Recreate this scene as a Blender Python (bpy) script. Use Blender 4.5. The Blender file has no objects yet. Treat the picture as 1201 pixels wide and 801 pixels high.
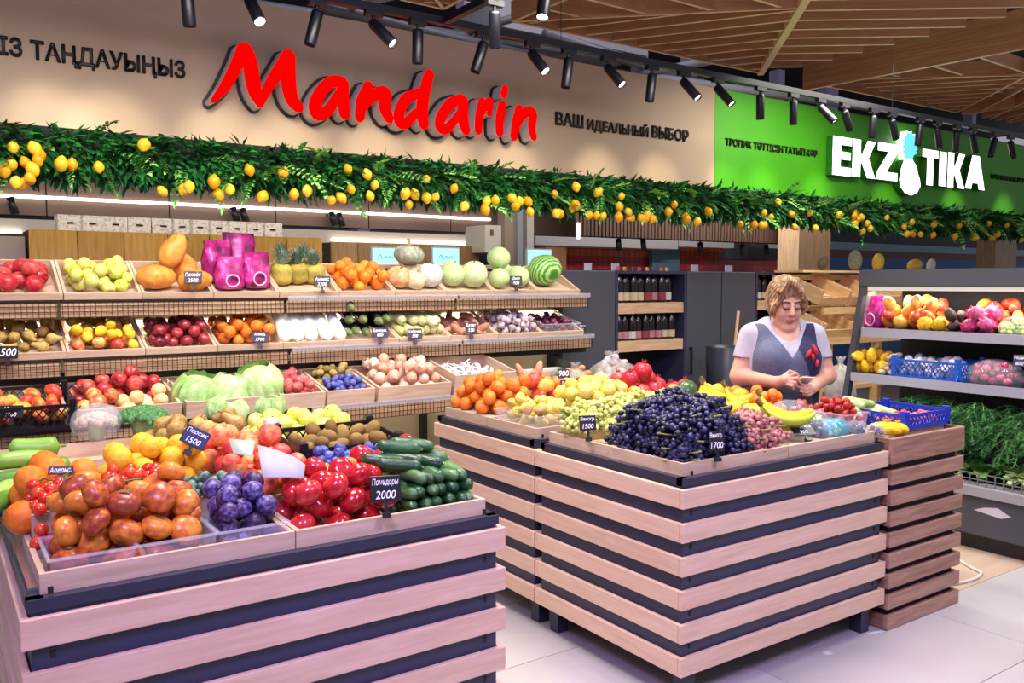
import bpy, bmesh, math, random
import numpy as np
from mathutils import Vector, Matrix, Euler
R = math.radians
scn = bpy.context.scene
C = scn.collection
rng = random.Random(7)

# ------------------------------------------------------------------ camera
CAM = Vector((0, 0, 1.63)); FPX = 1001.0; YAW = R(34.5); PITCH = math.atan(69.5 / FPX)
cd = bpy.data.cameras.new('camera'); cam = bpy.data.objects.new('camera', cd); C.objects.link(cam)
cd.sensor_fit = 'HORIZONTAL'; cd.sensor_width = 36.0; cd.lens = 36.0 * FPX / 1201.0
cd.clip_start = .05; cd.clip_end = 200
cam.location = CAM; cam.rotation_euler = (math.pi / 2 - PITCH, 0, -YAW)
scn.camera = cam
CF = Vector((math.sin(YAW) * math.cos(PITCH), math.cos(YAW) * math.cos(PITCH), -math.sin(PITCH)))
CR = Vector((math.cos(YAW), -math.sin(YAW), 0)); CU = CR.cross(CF)
def at(px, py, X=None, Y=None, Z=None):
    d = CF * FPX + CR * (px - 600.5) + CU * (400.5 - py)
    if X is not None: t = (X - CAM.x) / d.x
    elif Y is not None: t = (Y - CAM.y) / d.y
    else: t = (Z - CAM.z) / d.z
    return CAM + d * t

# ------------------------------------------------------------------ world, exposure
scn.view_settings.view_transform = 'Standard'; scn.view_settings.look = 'None'
scn.view_settings.gamma = 1.0; scn.view_settings.exposure = 0.15; scn.view_settings.use_curve_mapping = False
w = bpy.data.worlds.new('store_air'); scn.world = w; w.use_nodes = True
bg = w.node_tree.nodes['Background']; bg.inputs[0].default_value = (.90, .86, 1.0, 1); bg.inputs[1].default_value = .32

# ------------------------------------------------------------------ large lamps of the hall and added fill lamps
def area(name, loc, aim, size, power, col, sy=None, spread=180):
    l = bpy.data.lights.new(name, 'AREA'); l.energy = power; l.color = col; l.size = size
    l.shape = 'RECTANGLE'; l.size_y = sy or size; l.spread = R(spread)
    o = bpy.data.objects.new(name, l); C.objects.link(o); o.location = loc
    o.rotation_euler = (Vector(aim) - Vector(loc)).to_track_quat('-Z', 'Y').to_euler()
    return o
area('hall_or_fill_lamp', (1.0, 2.9, 3.45), (1.0, 3.0, 0), .7, 40, (1, .93, .84), 1.2, 120)
area('hall_or_fill_lamp', (3.0, 2.9, 3.45), (3.0, 2.9, 0), .7, 40, (1, .92, .82), 1.2, 120)
area('hall_or_fill_lamp', (2.0, 3.7, 3.05), (2.0, 5.1, 1.0), 4.6, 52, (1, .93, .83), .25, 110)
area('hall_or_fill_lamp', (5.0, 1.5, 3.45), (4.8, 2.4, 0), .8, 34, (1, .95, .90), .8, 120)
area('hall_or_fill_lamp', (-.6, .3, 3.4), (1.4, 2.2, .3), .8, 50, (.56, .40, 1.0), .8, 120)   # violet shop lamp
area('hall_or_fill_lamp', (1.9, -.2, 3.4), (2.5, 2.2, .3), .8, 40, (.70, .56, 1.0), .8, 120)   # violet shop lamp
area('hall_or_fill_lamp', (2.5, 5.62, 3.1), (2.5, 6.1, 1.2), 6.0, 75, (1, .93, .84), .6, 170)  # added fill behind the sign boards, aimed at the plank fronts
area('hall_or_fill_lamp', (7.6, 6.4, 3.2), (7.6, 8.4, 0), 3.5, 120, (1, .95, .90), .6, 170)

area('hall_or_fill_lamp', (5.5, 7.4, 5.0), (6.0, 9.6, 4.0), 9.0, 40, (.86, .82, 1.0), .3, 160)  # added lavender fill that brightens the columns above the boards
area('hall_or_fill_lamp', (6.3, 4.0, 3.4), (6.3, 4.9, 1.2), 1.6, 45, (1, .94, .86), .6, 140)  # added fill that brightens the crate stand

# ------------------------------------------------------------------ materials
MATS = {}
def srgb(h):
    if isinstance(h, str):
        h = [int(h[i:i + 2], 16) / 255 for i in (0, 2, 4)]
        return tuple((c / 12.92 if c <= .04045 else ((c + .055) / 1.055) ** 2.4) for c in h)
    return tuple(h)
def newmat(name):
    m = bpy.data.materials.new(name); m.use_nodes = True
    nt = m.node_tree; b = nt.nodes['Principled BSDF']; MATS[name] = m
    return m, nt, b
def mat(name, col, rough=.5, metal=0, emit=None, estr=0, alpha=None, trans=0, spec=None):
    if name in MATS: return MATS[name]
    m, nt, b = newmat(name)
    b.inputs['Base Color'].default_value = (*srgb(col), 1); b.inputs['Roughness'].default_value = rough
    b.inputs['Metallic'].default_value = metal
    if spec is not None: b.inputs['Specular IOR Level'].default_value = spec
    if emit: b.inputs['Emission Color'].default_value = (*srgb(emit), 1); b.inputs['Emission Strength'].default_value = estr
    if trans: b.inputs['Transmission Weight'].default_value = trans; b.inputs['IOR'].default_value = 1.2
    if alpha is not None: b.inputs['Alpha'].default_value = alpha
    return m
def ramp_mat(name, cols, scale=6, rough=.45, detail=3, stretch=(1, 1, 1), rand=.0, bump=0, bscale=40, coord='Object', spec=.4, distort=0, pos=None):
    """noise -> colour ramp, offset per object; optional fine bump"""
    if name in MATS: return MATS[name]
    m, nt, b = newmat(name); N, L = nt.nodes, nt.links
    tc = N.new('ShaderNodeTexCoord'); mp = N.new('ShaderNodeMapping'); mp.inputs['Scale'].default_value = stretch
    oi = N.new('ShaderNodeObjectInfo'); add = N.new('ShaderNodeVectorMath'); add.operation = 'ADD'
    mul = N.new('ShaderNodeVectorMath'); mul.operation = 'SCALE'; mul.inputs['Scale'].default_value = 37.0
    cx = N.new('ShaderNodeCombineXYZ')
    for k in range(3): L.new(oi.outputs['Random'], cx.inputs[k])
    L.new(cx.outputs[0], mul.inputs[0]); L.new(tc.outputs[coord], mp.inputs[0]); L.new(mp.outputs[0], add.inputs[0]); L.new(mul.outputs[0], add.inputs[1])
    nz = N.new('ShaderNodeTexNoise'); nz.inputs['Scale'].default_value = scale; nz.inputs['Detail'].default_value = detail; nz.inputs['Distortion'].default_value = distort
    L.new(add.outputs[0], nz.inputs['Vector'])
    fac = nz.outputs[0]
    if rand:
        ma = N.new('ShaderNodeMath'); ma.operation = 'MULTIPLY_ADD'; ma.inputs[1].default_value = rand; L.new(oi.outputs['Random'], ma.inputs[0])
        sb = N.new('ShaderNodeMath'); sb.operation = 'SUBTRACT'; sb.inputs[1].default_value = rand / 2; L.new(nz.outputs[0], sb.inputs[0]); L.new(sb.outputs[0], ma.inputs[2]); fac = ma.outputs[0]
    cr = N.new('ShaderNodeValToRGB'); e = cr.color_ramp.elements
    n = len(cols)
    for i, c in enumerate(cols):
        p = pos[i] if pos else (.3 + .4 * i / max(1, n - 1))
        el = e[i] if i < 2 else e.new(p)
        el.position = p; el.color = (*srgb(c), 1)
    L.new(fac, cr.inputs[0]); L.new(cr.outputs[0], b.inputs['Base Color'])
    b.inputs['Roughness'].default_value = rough; b.inputs['Specular IOR Level'].default_value = spec
    if bump:
        bn = N.new('ShaderNodeTexNoise'); bn.inputs['Scale'].default_value = bscale; L.new(add.outputs[0], bn.inputs['Vector'])
        bp = N.new('ShaderNodeBump'); bp.inputs['Strength'].default_value = bump; bp.inputs['Distance'].default_value = .004
        L.new(bn.outputs[0], bp.inputs['Height']); L.new(bp.outputs[0], b.inputs['Normal'])
    return m
def wave_mat(name, cols, scale, rough=.5, axis='X', distort=2, dscale=2, pos=None, bump=0):
    if name in MATS: return MATS[name]
    m, nt, b = newmat(name); N, L = nt.nodes, nt.links
    tc = N.new('ShaderNodeTexCoord'); wv = N.new('ShaderNodeTexWave'); wv.bands_direction = axis
    wv.inputs['Scale'].default_value = scale; wv.inputs['Distortion'].default_value = distort; wv.inputs['Detail Scale'].default_value = dscale
    cr = N.new('ShaderNodeValToRGB'); e = cr.color_ramp.elements
    for i, c in enumerate(cols):
        p = pos[i] if pos else i / max(1, len(cols) - 1)
        el = e[i] if i < 2 else e.new(p)
        el.position = p; el.color = (*srgb(c), 1)
    L.new(tc.outputs['Object'], wv.inputs['Vector']); L.new(wv.outputs[0], cr.inputs[0]); L.new(cr.outputs[0], b.inputs['Base Color'])
    b.inputs['Roughness'].default_value = rough
    if bump:
        bp = N.new('ShaderNodeBump'); bp.inputs['Strength'].default_value = bump; bp.inputs['Distance'].default_value = .004
        L.new(wv.outputs[0], bp.inputs['Height']); L.new(bp.outputs[0], b.inputs['Normal'])
    return m
def wood(name, cols, along='X', rough=.5, scale=3.5):
    st = {'X': (1.2, 14, 14), 'Y': (14, 1.2, 14), 'Z': (14, 14, 1.2)}[along]
    return ramp_mat(name, cols, scale, rough, 4, st, rand=.12, coord='Object', distort=.6)
def film(name, col, alpha=.25, rough=.15):
    """clear packaging film / thin plastic"""
    if name in MATS: return MATS[name]
    m, nt, b = newmat(name); N, L = nt.nodes, nt.links
    b.inputs['Base Color'].default_value = (*srgb(col), 1); b.inputs['Roughness'].default_value = rough; b.inputs['Alpha'].default_value = alpha
    b.inputs['Specular IOR Level'].default_value = .8
    return m
def emis(name, col, s):
    if name in MATS: return MATS[name]
    m, nt, b = newmat(name); b.inputs['Base Color'].default_value = (0, 0, 0, 1)
    b.inputs['Emission Color'].default_value = (*srgb(col), 1); b.inputs['Emission Strength'].default_value = s
    return m

# ------------------------------------------------------------------ mesh building
class MB:
    def __init__(s): s.v = []; s.f = []; s.m = []; s.cur = 0
    def mi(s, i): s.cur = i; return s
    def add(s, vs, fs):
        o = len(s.v); s.v += [tuple(v) for v in vs]; s.f += [tuple(i + o for i in f) for f in fs]; s.m += [s.cur] * len(fs); return s
    def box(s, c, d, M=None):
        x, y, z = d[0] / 2, d[1] / 2, d[2] / 2
        vs = [Vector((a * x, b * y, k * z)) for k in (-1, 1) for b in (-1, 1) for a in (-1, 1)]
        if M is not None: vs = [M @ v for v in vs]
        vs = [v + Vector(c) for v in vs]
        return s.add(vs, [(0, 2, 3, 1), (4, 5, 7, 6), (0, 1, 5, 4), (2, 6, 7, 3), (0, 4, 6, 2), (1, 3, 7, 5)])
    def b2(s, x0, x1, y0, y1, z0, z1): return s.box(((x0 + x1) / 2, (y0 + y1) / 2, (z0 + z1) / 2), (abs(x1 - x0), abs(y1 - y0), abs(z1 - z0)))
    def tube(s, pts, r, n=6, cap=True):
        pts = [Vector(p) for p in pts]; k = len(pts); rs = r if isinstance(r, (list, tuple)) else [r] * k
        rings = []; up = None
        for i, p in enumerate(pts):
            t = (pts[min(i + 1, k - 1)] - pts[max(i - 1, 0)]).normalized()
            if up is None: up = Vector((0, 0, 1)) if abs(t.z) < .9 else Vector((1, 0, 0))
            a = t.cross(up).normalized(); b = a.cross(t); up = b
            rings.append([p + (a * math.cos(2 * math.pi * j / n) + b * math.sin(2 * math.pi * j / n)) * rs[i] for j in range(n)])
        vs = [v for rg in rings for v in rg]; fs = []
        for i in range(k - 1):
            for j in range(n): fs.append((i * n + j, i * n + (j + 1) % n, (i + 1) * n + (j + 1) % n, (i + 1) * n + j))
        if cap: fs.append(tuple(range(n - 1, -1, -1))); fs.append(tuple((k - 1) * n + j for j in range(n)))
        return s.add(vs, fs)
    def lathe(s, prof, n=16, c=(0, 0, 0), f=None):
        """prof: list of (radius, z); poles closed when radius is 0; f(x,y,z,az)->point"""
        vs = []; idx = []
        for (r, z) in prof:
            if r < 1e-6: idx.append([len(vs)] * n); vs.append((0, 0, z, 0))
            else:
                idx.append(list(range(len(vs), len(vs) + n)))
                for j in range(n):
                    a = 2 * math.pi * j / n; vs.append((r * math.cos(a), r * math.sin(a), z, a))
        fs = []
        for i in range(len(prof) - 1):
            for j in range(n):
                q = [idx[i][j], idx[i][(j + 1) % n], idx[i + 1][(j + 1) % n], idx[i + 1][j]]
                u = []
                for t in q:
                    if t not in u: u.append(t)
                if len(u) > 2: fs.append(tuple(u))
        out = []
        for (x, y, z, a) in vs:
            p = f(x, y, z, a) if f else (x, y, z)
            out.append((p[0] + c[0], p[1] + c[1], p[2] + c[2]))
        return s.add(out, fs)
    def prism(s, poly, y0, y1, front=None):
        """poly in (x,z), extruded along y from y0 (front) to y1"""
        n = len(poly); vs = [(p[0], y0, p[1]) for p in poly] + [(p[0], y1, p[1]) for p in poly]
        s.add(vs, [tuple(range(n)), tuple(range(2 * n - 1, n - 1, -1))]); k = s.cur
        if front is not None: s.m[-2] = front
        o = len(s.v) - 2 * n
        for i in range(n):
            j = (i + 1) % n; s.f.append((o + i, o + n + i, o + n + j, o + j)); s.m.append(k)
        return s
    def mesh(s, name, mats, smooth=False):
        me = bpy.data.meshes.new(name); me.from_pydata(s.v, [], s.f)
        for m in (mats if isinstance(mats, (list, tuple)) else [mats]): me.materials.append(m)
        me.polygons.foreach_set('material_index', s.m)
        if smooth: me.polygons.foreach_set('use_smooth', [True] * len(s.f))
        me.update(); return me
    def fix(s, name, mats, smooth=False):
        me = s.mesh(name, mats, smooth); bm = bmesh.new(); bm.from_mesh(me); bmesh.ops.recalc_face_normals(bm, faces=bm.faces); bm.to_mesh(me); bm.free(); return me
def obj(name, me, parent=None, loc=None, rot=None, scale=None, M=None):
    o = bpy.data.objects.new(name, me); C.objects.link(o)
    if parent: o.parent = parent
    if M is not None: o.matrix_local = M
    if loc is not None: o.location = loc
    if rot is not None: o.rotation_euler = rot
    if scale is not None: o.scale = scale if isinstance(scale, (tuple, list, Vector)) else (scale,) * 3
    return o
def tag(o, label, cat, group=None):
    o['label'] = label; o['category'] = cat
    if group: o['group'] = group
    return o
def thing(name, label, cat, loc=(0, 0, 0), rz=0, group=None, M=None):
    o = bpy.data.objects.new(name, None); C.objects.link(o); o.empty_display_size = .05
    if M is not None: o.matrix_world = M
    else: o.location = loc; o.rotation_euler = (0, 0, rz)
    return tag(o, label, cat, group)
def struct(name, me, loc=(0, 0, 0), rot=None):
    o = obj(name, me, None, loc, rot); o['kind'] = 'structure'; return o
def stuff(o): o['kind'] = 'stuff'; return o
def bevel(o, wd=.004, seg=2):
    m = o.modifiers.new('edge', 'BEVEL'); m.width = wd; m.segments = seg; m.limit_method = 'ANGLE'; m.angle_limit = R(40); return o
CACHE = {}
def shared(key, fn):
    if key not in CACHE: CACHE[key] = fn()
    return CACHE[key]
def box_mesh(dx, dy, dz, m, name='board'):
    return shared((name, round(dx, 4), round(dy, 4), round(dz, 4), m.name), lambda: MB().box((0, 0, 0), (dx, dy, dz)).mesh(name, m))
def copy_tree(o, parent=None):
    c = o.copy(); C.objects.link(c); c.parent = parent
    for ch in o.children: copy_tree(ch, c)
    return c
def text_mesh(s, h, ext, m, bold=0.0, width=None, shear=0):
    cu = bpy.data.curves.new('t', 'FONT'); cu.body = s; cu.size = 1; cu.extrude = 0; cu.offset = bold; cu.resolution_u = 3; cu.shear = shear
    o = bpy.data.objects.new('t', cu); C.objects.link(o)
    dg = bpy.context.evaluated_depsgraph_get(); dg.update()
    me = bpy.data.meshes.new_from_object(o.evaluated_get(dg)); bpy.data.objects.remove(o); bpy.data.curves.remove(cu)
    co = np.array([v.co[:] for v in me.vertices]) if len(me.vertices) else np.zeros((1, 3))
    lo, hi = co.min(0), co.max(0); sz = np.maximum(hi - lo, 1e-4)
    sy = h / sz[1]; sx = sy if width is None else width / sz[0]
    for v in me.vertices: v.co = ((v.co.x - (lo[0] + hi[0]) / 2) * sx, (v.co.y - (lo[1] + hi[1]) / 2) * sy, 0)
    me.materials.clear(); me.materials.append(m)
    if ext:
        bm = bmesh.new(); bm.from_mesh(me); r = bmesh.ops.extrude_face_region(bm, geom=list(bm.faces))
        bmesh.ops.translate(bm, vec=(0, 0, ext), verts=[g for g in r['geom'] if isinstance(g, bmesh.types.BMVert)])
        bmesh.ops.recalc_face_normals(bm, faces=bm.faces); bm.to_mesh(me); bm.free()
    return me
def catmull(pts, n=6):
    P = [Vector(p) for p in pts]; out = []
    for i in range(len(P) - 1):
        a, b, c, d = P[max(i - 1, 0)], P[i], P[i + 1], P[min(i + 2, len(P) - 1)]
        for k in range(n):
            t = k / n
            out.append(.5 * ((2 * b) + (c - a) * t + (2 * a - 5 * b + 4 * c - d) * t * t + (3 * b - a - 3 * c + d) * t ** 3))
    out.append(P[-1]); return out

# frequently used materials
M_SLAT = wood('pale_oak_slat', ['cba88e', 'd4b298', 'dbbca4'], 'X')
M_SLATY = wood('pale_oak_slat_side', ['cba88e', 'd4b298', 'dbbca4'], 'Y')
M_WALNUT = wood('walnut_slat', ['8a6656', 'a07966', 'b08a76'], 'X')
M_CRATE = wood('pale_crate_wood', ['b89c80', 'c6aa8e', 'd2b89e'], 'X')
M_CRATEY = wood('pale_crate_wood_side', ['b89c80', 'c6aa8e', 'd2b89e'], 'Y')
M_DARK = mat('anthracite_panel', '2f324a', .45)
M_BLACK = mat('black_metal', '17171c', .4)
M_BLACKP = mat('black_plastic', '1a1a1f', .35)
M_WHITE = mat('white_paint', 'c9c7cc', .6)
M_CHALK = mat('chalk_white', 'f2f2f2', .8)
M_CHROME = mat('bright_metal', 'c8c8cc', .25, .9)
ORD = ['first', 'second', 'third', 'fourth', 'fifth', 'sixth', 'seventh', 'eighth', 'ninth', 'tenth', 'eleventh', 'twelfth', 'thirteenth', 'fourteenth', 'fifteenth', 'sixteenth', 'seventeenth', 'eighteenth']
M_CLEAR = film('clear_plastic', 'e8ecf4', .22, .12)
# ================================================================== floor
fl = struct('floor', MB().b2(-8, 22, -4, 14, -.3, -.004).mesh('floor_slab', mat('grout', '8d8683', .8)))
M_TILE = ramp_mat('white_floor_tile', ['aaa4a4', 'b6b0b0', 'bebab8'], 1.2, .28, 4, rand=.1)
M_TILEB = ramp_mat('beige_floor_tile', ['b79f89', 'c4ad97', 'cdb8a4'], 1.5, .35, 4, (1, 5, 1), rand=.15)
tl = [MB().box((0, 0, 0), (1.196, .596, .012)).mesh('tile', m) for m in (M_TILE, M_TILEB)]
for i in range(-2, 8):
    for j in range(-3, 6):
        x, y = 4.04 + 1.2 * (i - 3) - .6, 2.3 + .6 * j - .3
        obj('tile', tl[1 if (y > 2.3 and x > 3.6) else 0], fl, (x, y, -.006))

# ================================================================== hall shell behind and above
struct('ceiling', MB().b2(-8, 22, 3.2, 14, 5.2, 5.4).mesh('ceiling_slab', mat('dark_ceiling', '3b3b40', .8)))
struct('wall_back', MB().b2(-8, 22, 11.0, 11.2, 0, 5.2).mesh('back_wall', mat('hall_back_wall', '55565c', .8)))
M_COL = mat('lilac_white_column', 'c9c2e6', .6)
for px in (420, 546, 597, 750, 808, 912, 972, 1140):
    p = at(px, 60, Y=9.6); wd = .16 if px not in (972,) else .34
    o = struct('trim_1', MB().b2(-wd / 2, wd / 2, -.1, .1, 0, 5.2).mesh('column', M_COL), (p.x, 9.6, 0))
    o.name = 'column'; tag(o, 'pale lilac hall column rising behind the sign boards', 'column', 'hall columns behind the signs')
M_PIPE = mat('grey_duct', '77787c', .5, .3)
def pipe(pts, r, m, lab, grp, name='ceiling_pipe'):
    o = obj(name, MB().tube(pts, r, 8).fix(name, m, True)); return tag(o, lab, 'pipe', grp)
for k, (a, b, zz, r) in enumerate([((300, 5), (700, 65), 4.5, .05), ((330, 30), (560, -30), 4.3, .035), ((380, 10), (640, 70), 4.25, .06), ((680, 100), (1000, 40), 4.3, .05), ((640, 40), (830, 100), 4.4, .07), ((760, 90), (1050, 130), 4.3, .06), ((470, 60), (640, 10), 4.55, .05)]):
    pipe([at(*a, Z=zz), at(*b, Z=zz)], r, [M_PIPE, mat('white_duct', 'a9a9ad', .5)][k % 2], f'{["grey", "pale"][k % 2]} service pipe under the dark ceiling behind the signs, {ORD[k]} of seven', 'ceiling service pipes')
ob = struct('trim_9', MB().box((0, 0, 0), (2.4, .9, .35)).mesh('duct', mat('pale_duct', '9a9a9e', .5)), at(650, 42, Z=4.75)); ob.name = 'air_duct'; tag(ob, 'pale boxy air duct above the track lights', 'duct')

# ================================================================== sign boards
YF = 5.2
XB = at(838, 160, Y=YF).x
ZB, ZT = at(400, 180.5, Y=YF).z, at(838, 103, Y=YF).z
M_BEIGE = ramp_mat('beige_board', ['b09878', 'b8a082'], 2, .55, 2)
sb = thing('sign_board', 'long beige shop sign board with glowing red lettering above lemon garland', 'sign', (2.6, YF, ZB))
obj('panel', MB().b2(-4, XB, YF, YF + .12, ZB, ZT).mesh('panel', M_BEIGE), sb, (-2.6, -YF, -ZB))
M_INK = mat('black_lettering', '17140f', .5)
def board_text(root, s, p0, p1, h0, Y, m=M_INK, bold=.03, name='lettering', ext=.012):
    a, b = at(*p0, Y=Y), at(*p1, Y=Y)
    zc = (a.z + b.z) / 2; h = at(p0[0], p0[1] - h0 / 2, Y=Y).z - at(p0[0], p0[1] + h0 / 2, Y=Y).z
    def nat(q): me_ = text_mesh(q, 1, 0, m, bold); xs_ = [v.co.x for v in me_.vertices]; hs_ = [v.co.y for v in me_.vertices]; w_ = (max(xs_) - min(xs_)) / 1.0; bpy.data.meshes.remove(me_); return w_
    words = s.split(' '); ws = [nat(q) * (1.18 if any(c_ in q for c_ in 'ҢДЦЩЙ') else 1.0) for q in words]; gap = .42; tot = sum(ws) + gap * (len(words) - 1); k = abs(b.x - a.x) / tot; x = a.x
    for q, w_ in zip(words, ws):
        desc = any(c_ in q for c_ in 'ҢДЦЩ'); hh = h * (1.2 if desc or 'Й' in q else 1); me = text_mesh(q, hh, ext, m, bold, w_ * k); fx = (x + w_ * k / 2 - a.x) / abs(b.x - a.x); zz_ = at(p0[0] + (p1[0] - p0[0]) * fx, p0[1] + (p1[1] - p0[1]) * fx, Y=Y).z + (-.1 * h if desc else .1 * h if 'Й' in q else 0)
        o = obj(name, me, None, (x + w_ * k / 2, Y, zc), (math.pi / 2, 0, 0)); o.parent = root; o.matrix_parent_inverse = Matrix.Translation(root.location).inverted(); x += (w_ + gap) * k
        o.location.z = zc + (-.1 * h if desc else .1 * h if 'Й' in q else 0)
    return o
board_text(sb, 'ІЗ ТАҢДАУЫҢЫЗ', (-2, 52), (217, 83), 23, YF - .001, bold=.028)['label'] = 'black Kazakh lettering'
board_text(sb, 'ВАШ ИДЕАЛЬНЫЙ ВЫБОР', (651, 141), (807, 158), 15.5, YF - .001, bold=.024)['label'] = 'black Russian lettering'
# --- brush lettering: strokes of (x,y,width) in the letters' own plane
M_RED = mat('lit_red_face', '3a0000', 1.0, emit='ff0000', estr=1.0, spec=0)
M_SIDE = mat('letter_side', 'e8d8d4', .5); M_BACKPL = mat('letter_back', '120f12', .5)
z1 = lambda x, y, ww: (230 + x / 5.719, 40 + y / 5.719, ww / 5.719)
z2 = lambda x, y, ww: (430 + x / 5.719, 70 + y / 5.719, ww / 5.719)
LET = [
 ('M', z1, [[(318, 90, 84), (272, 205, 84), (195, 350, 70), (112, 448, 36)], [(330, 88, 84), (362, 200, 108), (392, 380, 96), (428, 478, 44)], [(425, 475, 50), (490, 345, 72), (560, 240, 90), (622, 140, 92)], [(622, 140, 96), (618, 300, 110), (640, 430, 96), (690, 495, 78)]]),
 ('a', z1, [[(985, 325, 84), (905, 322, 80), (830, 400, 86), (795, 490, 90), (825, 540, 86), (890, 505, 76), (955, 400, 60)], [(985, 325, 88), (985, 440, 92), (1000, 545, 80)]]),
 ('n', z1, [[(1160, 345, 76), (1110, 460, 84), (1098, 565, 72)], [(1100, 520, 50), (1180, 420, 76), (1265, 395, 90), (1268, 500, 90), (1300, 575, 66)]]),
 ('d', z2, [[(355, 222, 66), (275, 255, 78), (222, 345, 82), (222, 415, 80), (265, 425, 72), (335, 350, 56)], [(422, 92, 72), (392, 200, 84), (372, 330, 92), (385, 440, 76)]]),
 ('a', z2, [[(645, 265, 70), (570, 290, 76), (500, 385, 78), (495, 450, 76), (535, 465, 70), (595, 400, 58), (640, 330, 50)], [(650, 272, 80), (645, 390, 86), (668, 480, 70)]]),
 ('r', z2, [[(775, 278, 62), (755, 390, 68), (750, 482, 60)], [(760, 385, 44), (800, 300, 56), (832, 282, 48), (822, 365, 44)]]),
 ('i', z2, [[(912, 298, 66), (893, 400, 70), (892, 495, 62)], [(930, 188, 52), (920, 238, 54)]]),
 ('n', z2, [[(1025, 328, 68), (1002, 430, 72), (988, 520, 62)], [(1000, 460, 44), (1058, 360, 64), (1115, 360, 70), (1108, 450, 66), (1122, 525, 52)]]),
]
YL = YF - .125
def brush(mb, stroke, grow, y0, y1, k):
    pts = catmull(stroke, 6); W = []
    for p in pts:
        q = at(p.x, p.y, Y=YL); q2 = at(p.x, p.y + p.z / 2, Y=YL); W.append((q.x, q.z, abs(q2.z - q.z) + grow))
    n = len(W); L_, R_ = [], []
    def nrm(i):
        a, b = W[max(i - 1, 0)], W[min(i + 1, n - 1)]; dx, dz = b[0] - a[0], b[1] - a[1]; l = math.hypot(dx, dz) or 1; return dx / l, dz / l
    for i in range(n):
        dx, dz = nrm(i); x, z, r = W[i]; L_.append((x - dz * r, z + dx * r)); R_.append((x + dz * r, z - dx * r))
    def cap(i, sgn):
        dx, dz = nrm(i); x, z, r = W[i]; dx *= sgn; dz *= sgn; o = []
        for a in range(1, 6):
            t = math.pi / 2 - math.pi * a / 6; ux, uz = dx * math.cos(t) - dz * math.sin(t), dz * math.cos(t) + dx * math.sin(t); o.append((x + ux * r * .8, z + uz * r * .8))
        return o
    ring = L_ + cap(n - 1, 1) + R_[::-1] + cap(0, -1)
    off = k * .0004
    # strip faces rather than one n-gon keeps concave strokes clean
    o = len(mb.v); mb.v += [(x, y0 - off, z) for x, z in ring] + [(x, y1, z) for x, z in ring]; N = len(ring)
    Li = list(range(n)); Ri = [n + 5 + (n - 1 - i) for i in range(n)]
    for i in range(n - 1): mb.f.append((o + Li[i], o + Li[i + 1], o + Ri[i + 1], o + Ri[i])); mb.m.append(0)
    mb.f.append(tuple([o + Li[n - 1]] + [o + n + a for a in range(5)] + [o + Ri[n - 1]])); mb.m.append(0)
    mb.f.append(tuple([o + Ri[0]] + [o + 2 * n + 5 + a for a in range(5)] + [o + Li[0]])); mb.m.append(0)
    for i in range(N):
        j = (i + 1) % N; mb.f.append((o + i, o + N + i, o + N + j, o + j)); mb.m.append(1)
for ch, zf, strokes in LET:
    fr, bk = MB(), MB(); k = 0
    for st in strokes:
        s = [zf(*p) for p in st]
        brush(fr, s, 0, YL, YF - .012, k); k += 1
        brush(bk, s, .017, YF - .012, YF - .002, k)
    c = Vector((sum(v[0] for v in fr.v) / len(fr.v), YF, sum(v[2] for v in fr.v) / len(fr.v)))
    for m_ in (fr, bk): m_.v = [(v[0] - c.x, v[1] - c.y, v[2] - c.z) for v in m_.v]
    lo = obj('sign_letter', fr.mesh('sign_letter', [M_RED, M_SIDE]), sb, c - sb.location); lo['label'] = 'glowing red brush letter'
    obj('letter_back', bk.mesh('letter_back', [M_BACKPL, M_BACKPL]), lo)

M_GREEN = ramp_mat('green_board', ['3f9a08', '48a80c'], 2, .5, 2)
X2 = at(1201, 200, Y=YF).x + 3
gb = thing('sign_board', 'bright green sign board with glowing white letters and pineapple', 'sign', (9, YF, ZB))
obj('panel', MB().b2(XB + .004, X2, YF, YF + .12, ZB, ZT).mesh('panel', M_GREEN), gb, (-9, -YF, -ZB))
board_text(gb, 'ТРОПИК ТӘТТІСІН ТАТЫП КӨР', (850, 167.5), (958, 179.5), 9, YF - .001, bold=.015)
board_text(gb, 'ТРОПИКИ НА ВКУС', (1161, 207), (1204, 212), 5.5, YF - .001, bold=.01)
M_LIT = mat('lit_white_face', 'ffffff', .4, emit='ffffff', estr=2.2); M_LSIDE = mat('shadow_green_letter_side', '2c7a22', .5)  # letter sides coloured dark green to stand for the shadow around them
GL = {'E': [(0, 0), (1, 0), (1, .22), (.42, .22), (.42, .42), (.95, .42), (.95, .62), (.42, .62), (.42, .80), (1, .80), (1, 1), (0, 1)],
      'K': [(0, 0), (.34, 0), (.34, .38), (.40, .38), (.64, 0), (1, 0), (.68, .53), (.98, 1), (.63, 1), (.40, .62), (.34, .62), (.34, 1), (0, 1)],
      'Z': [(0, 0), (1, 0), (1, .22), (.45, .22), (1, .80), (1, 1), (.02, 1), (.02, .78), (.55, .78), (0, .2)],
      'T': [(.30, 0), (.70, 0), (.70, .78), (1, .78), (1, 1), (0, 1), (0, .78), (.30, .78)],
      'I': [(0, 0), (1, 0), (1, 1), (0, 1)],
      'A': [(0, 0), (.30, 0), (.36, .18), (.64, .18), (.70, 0), (1, 0), (.68, 1), (.32, 1)]}
zz4 = lambda x, y: (960 + x / 4.983, 130 + y / 4.983)
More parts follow.
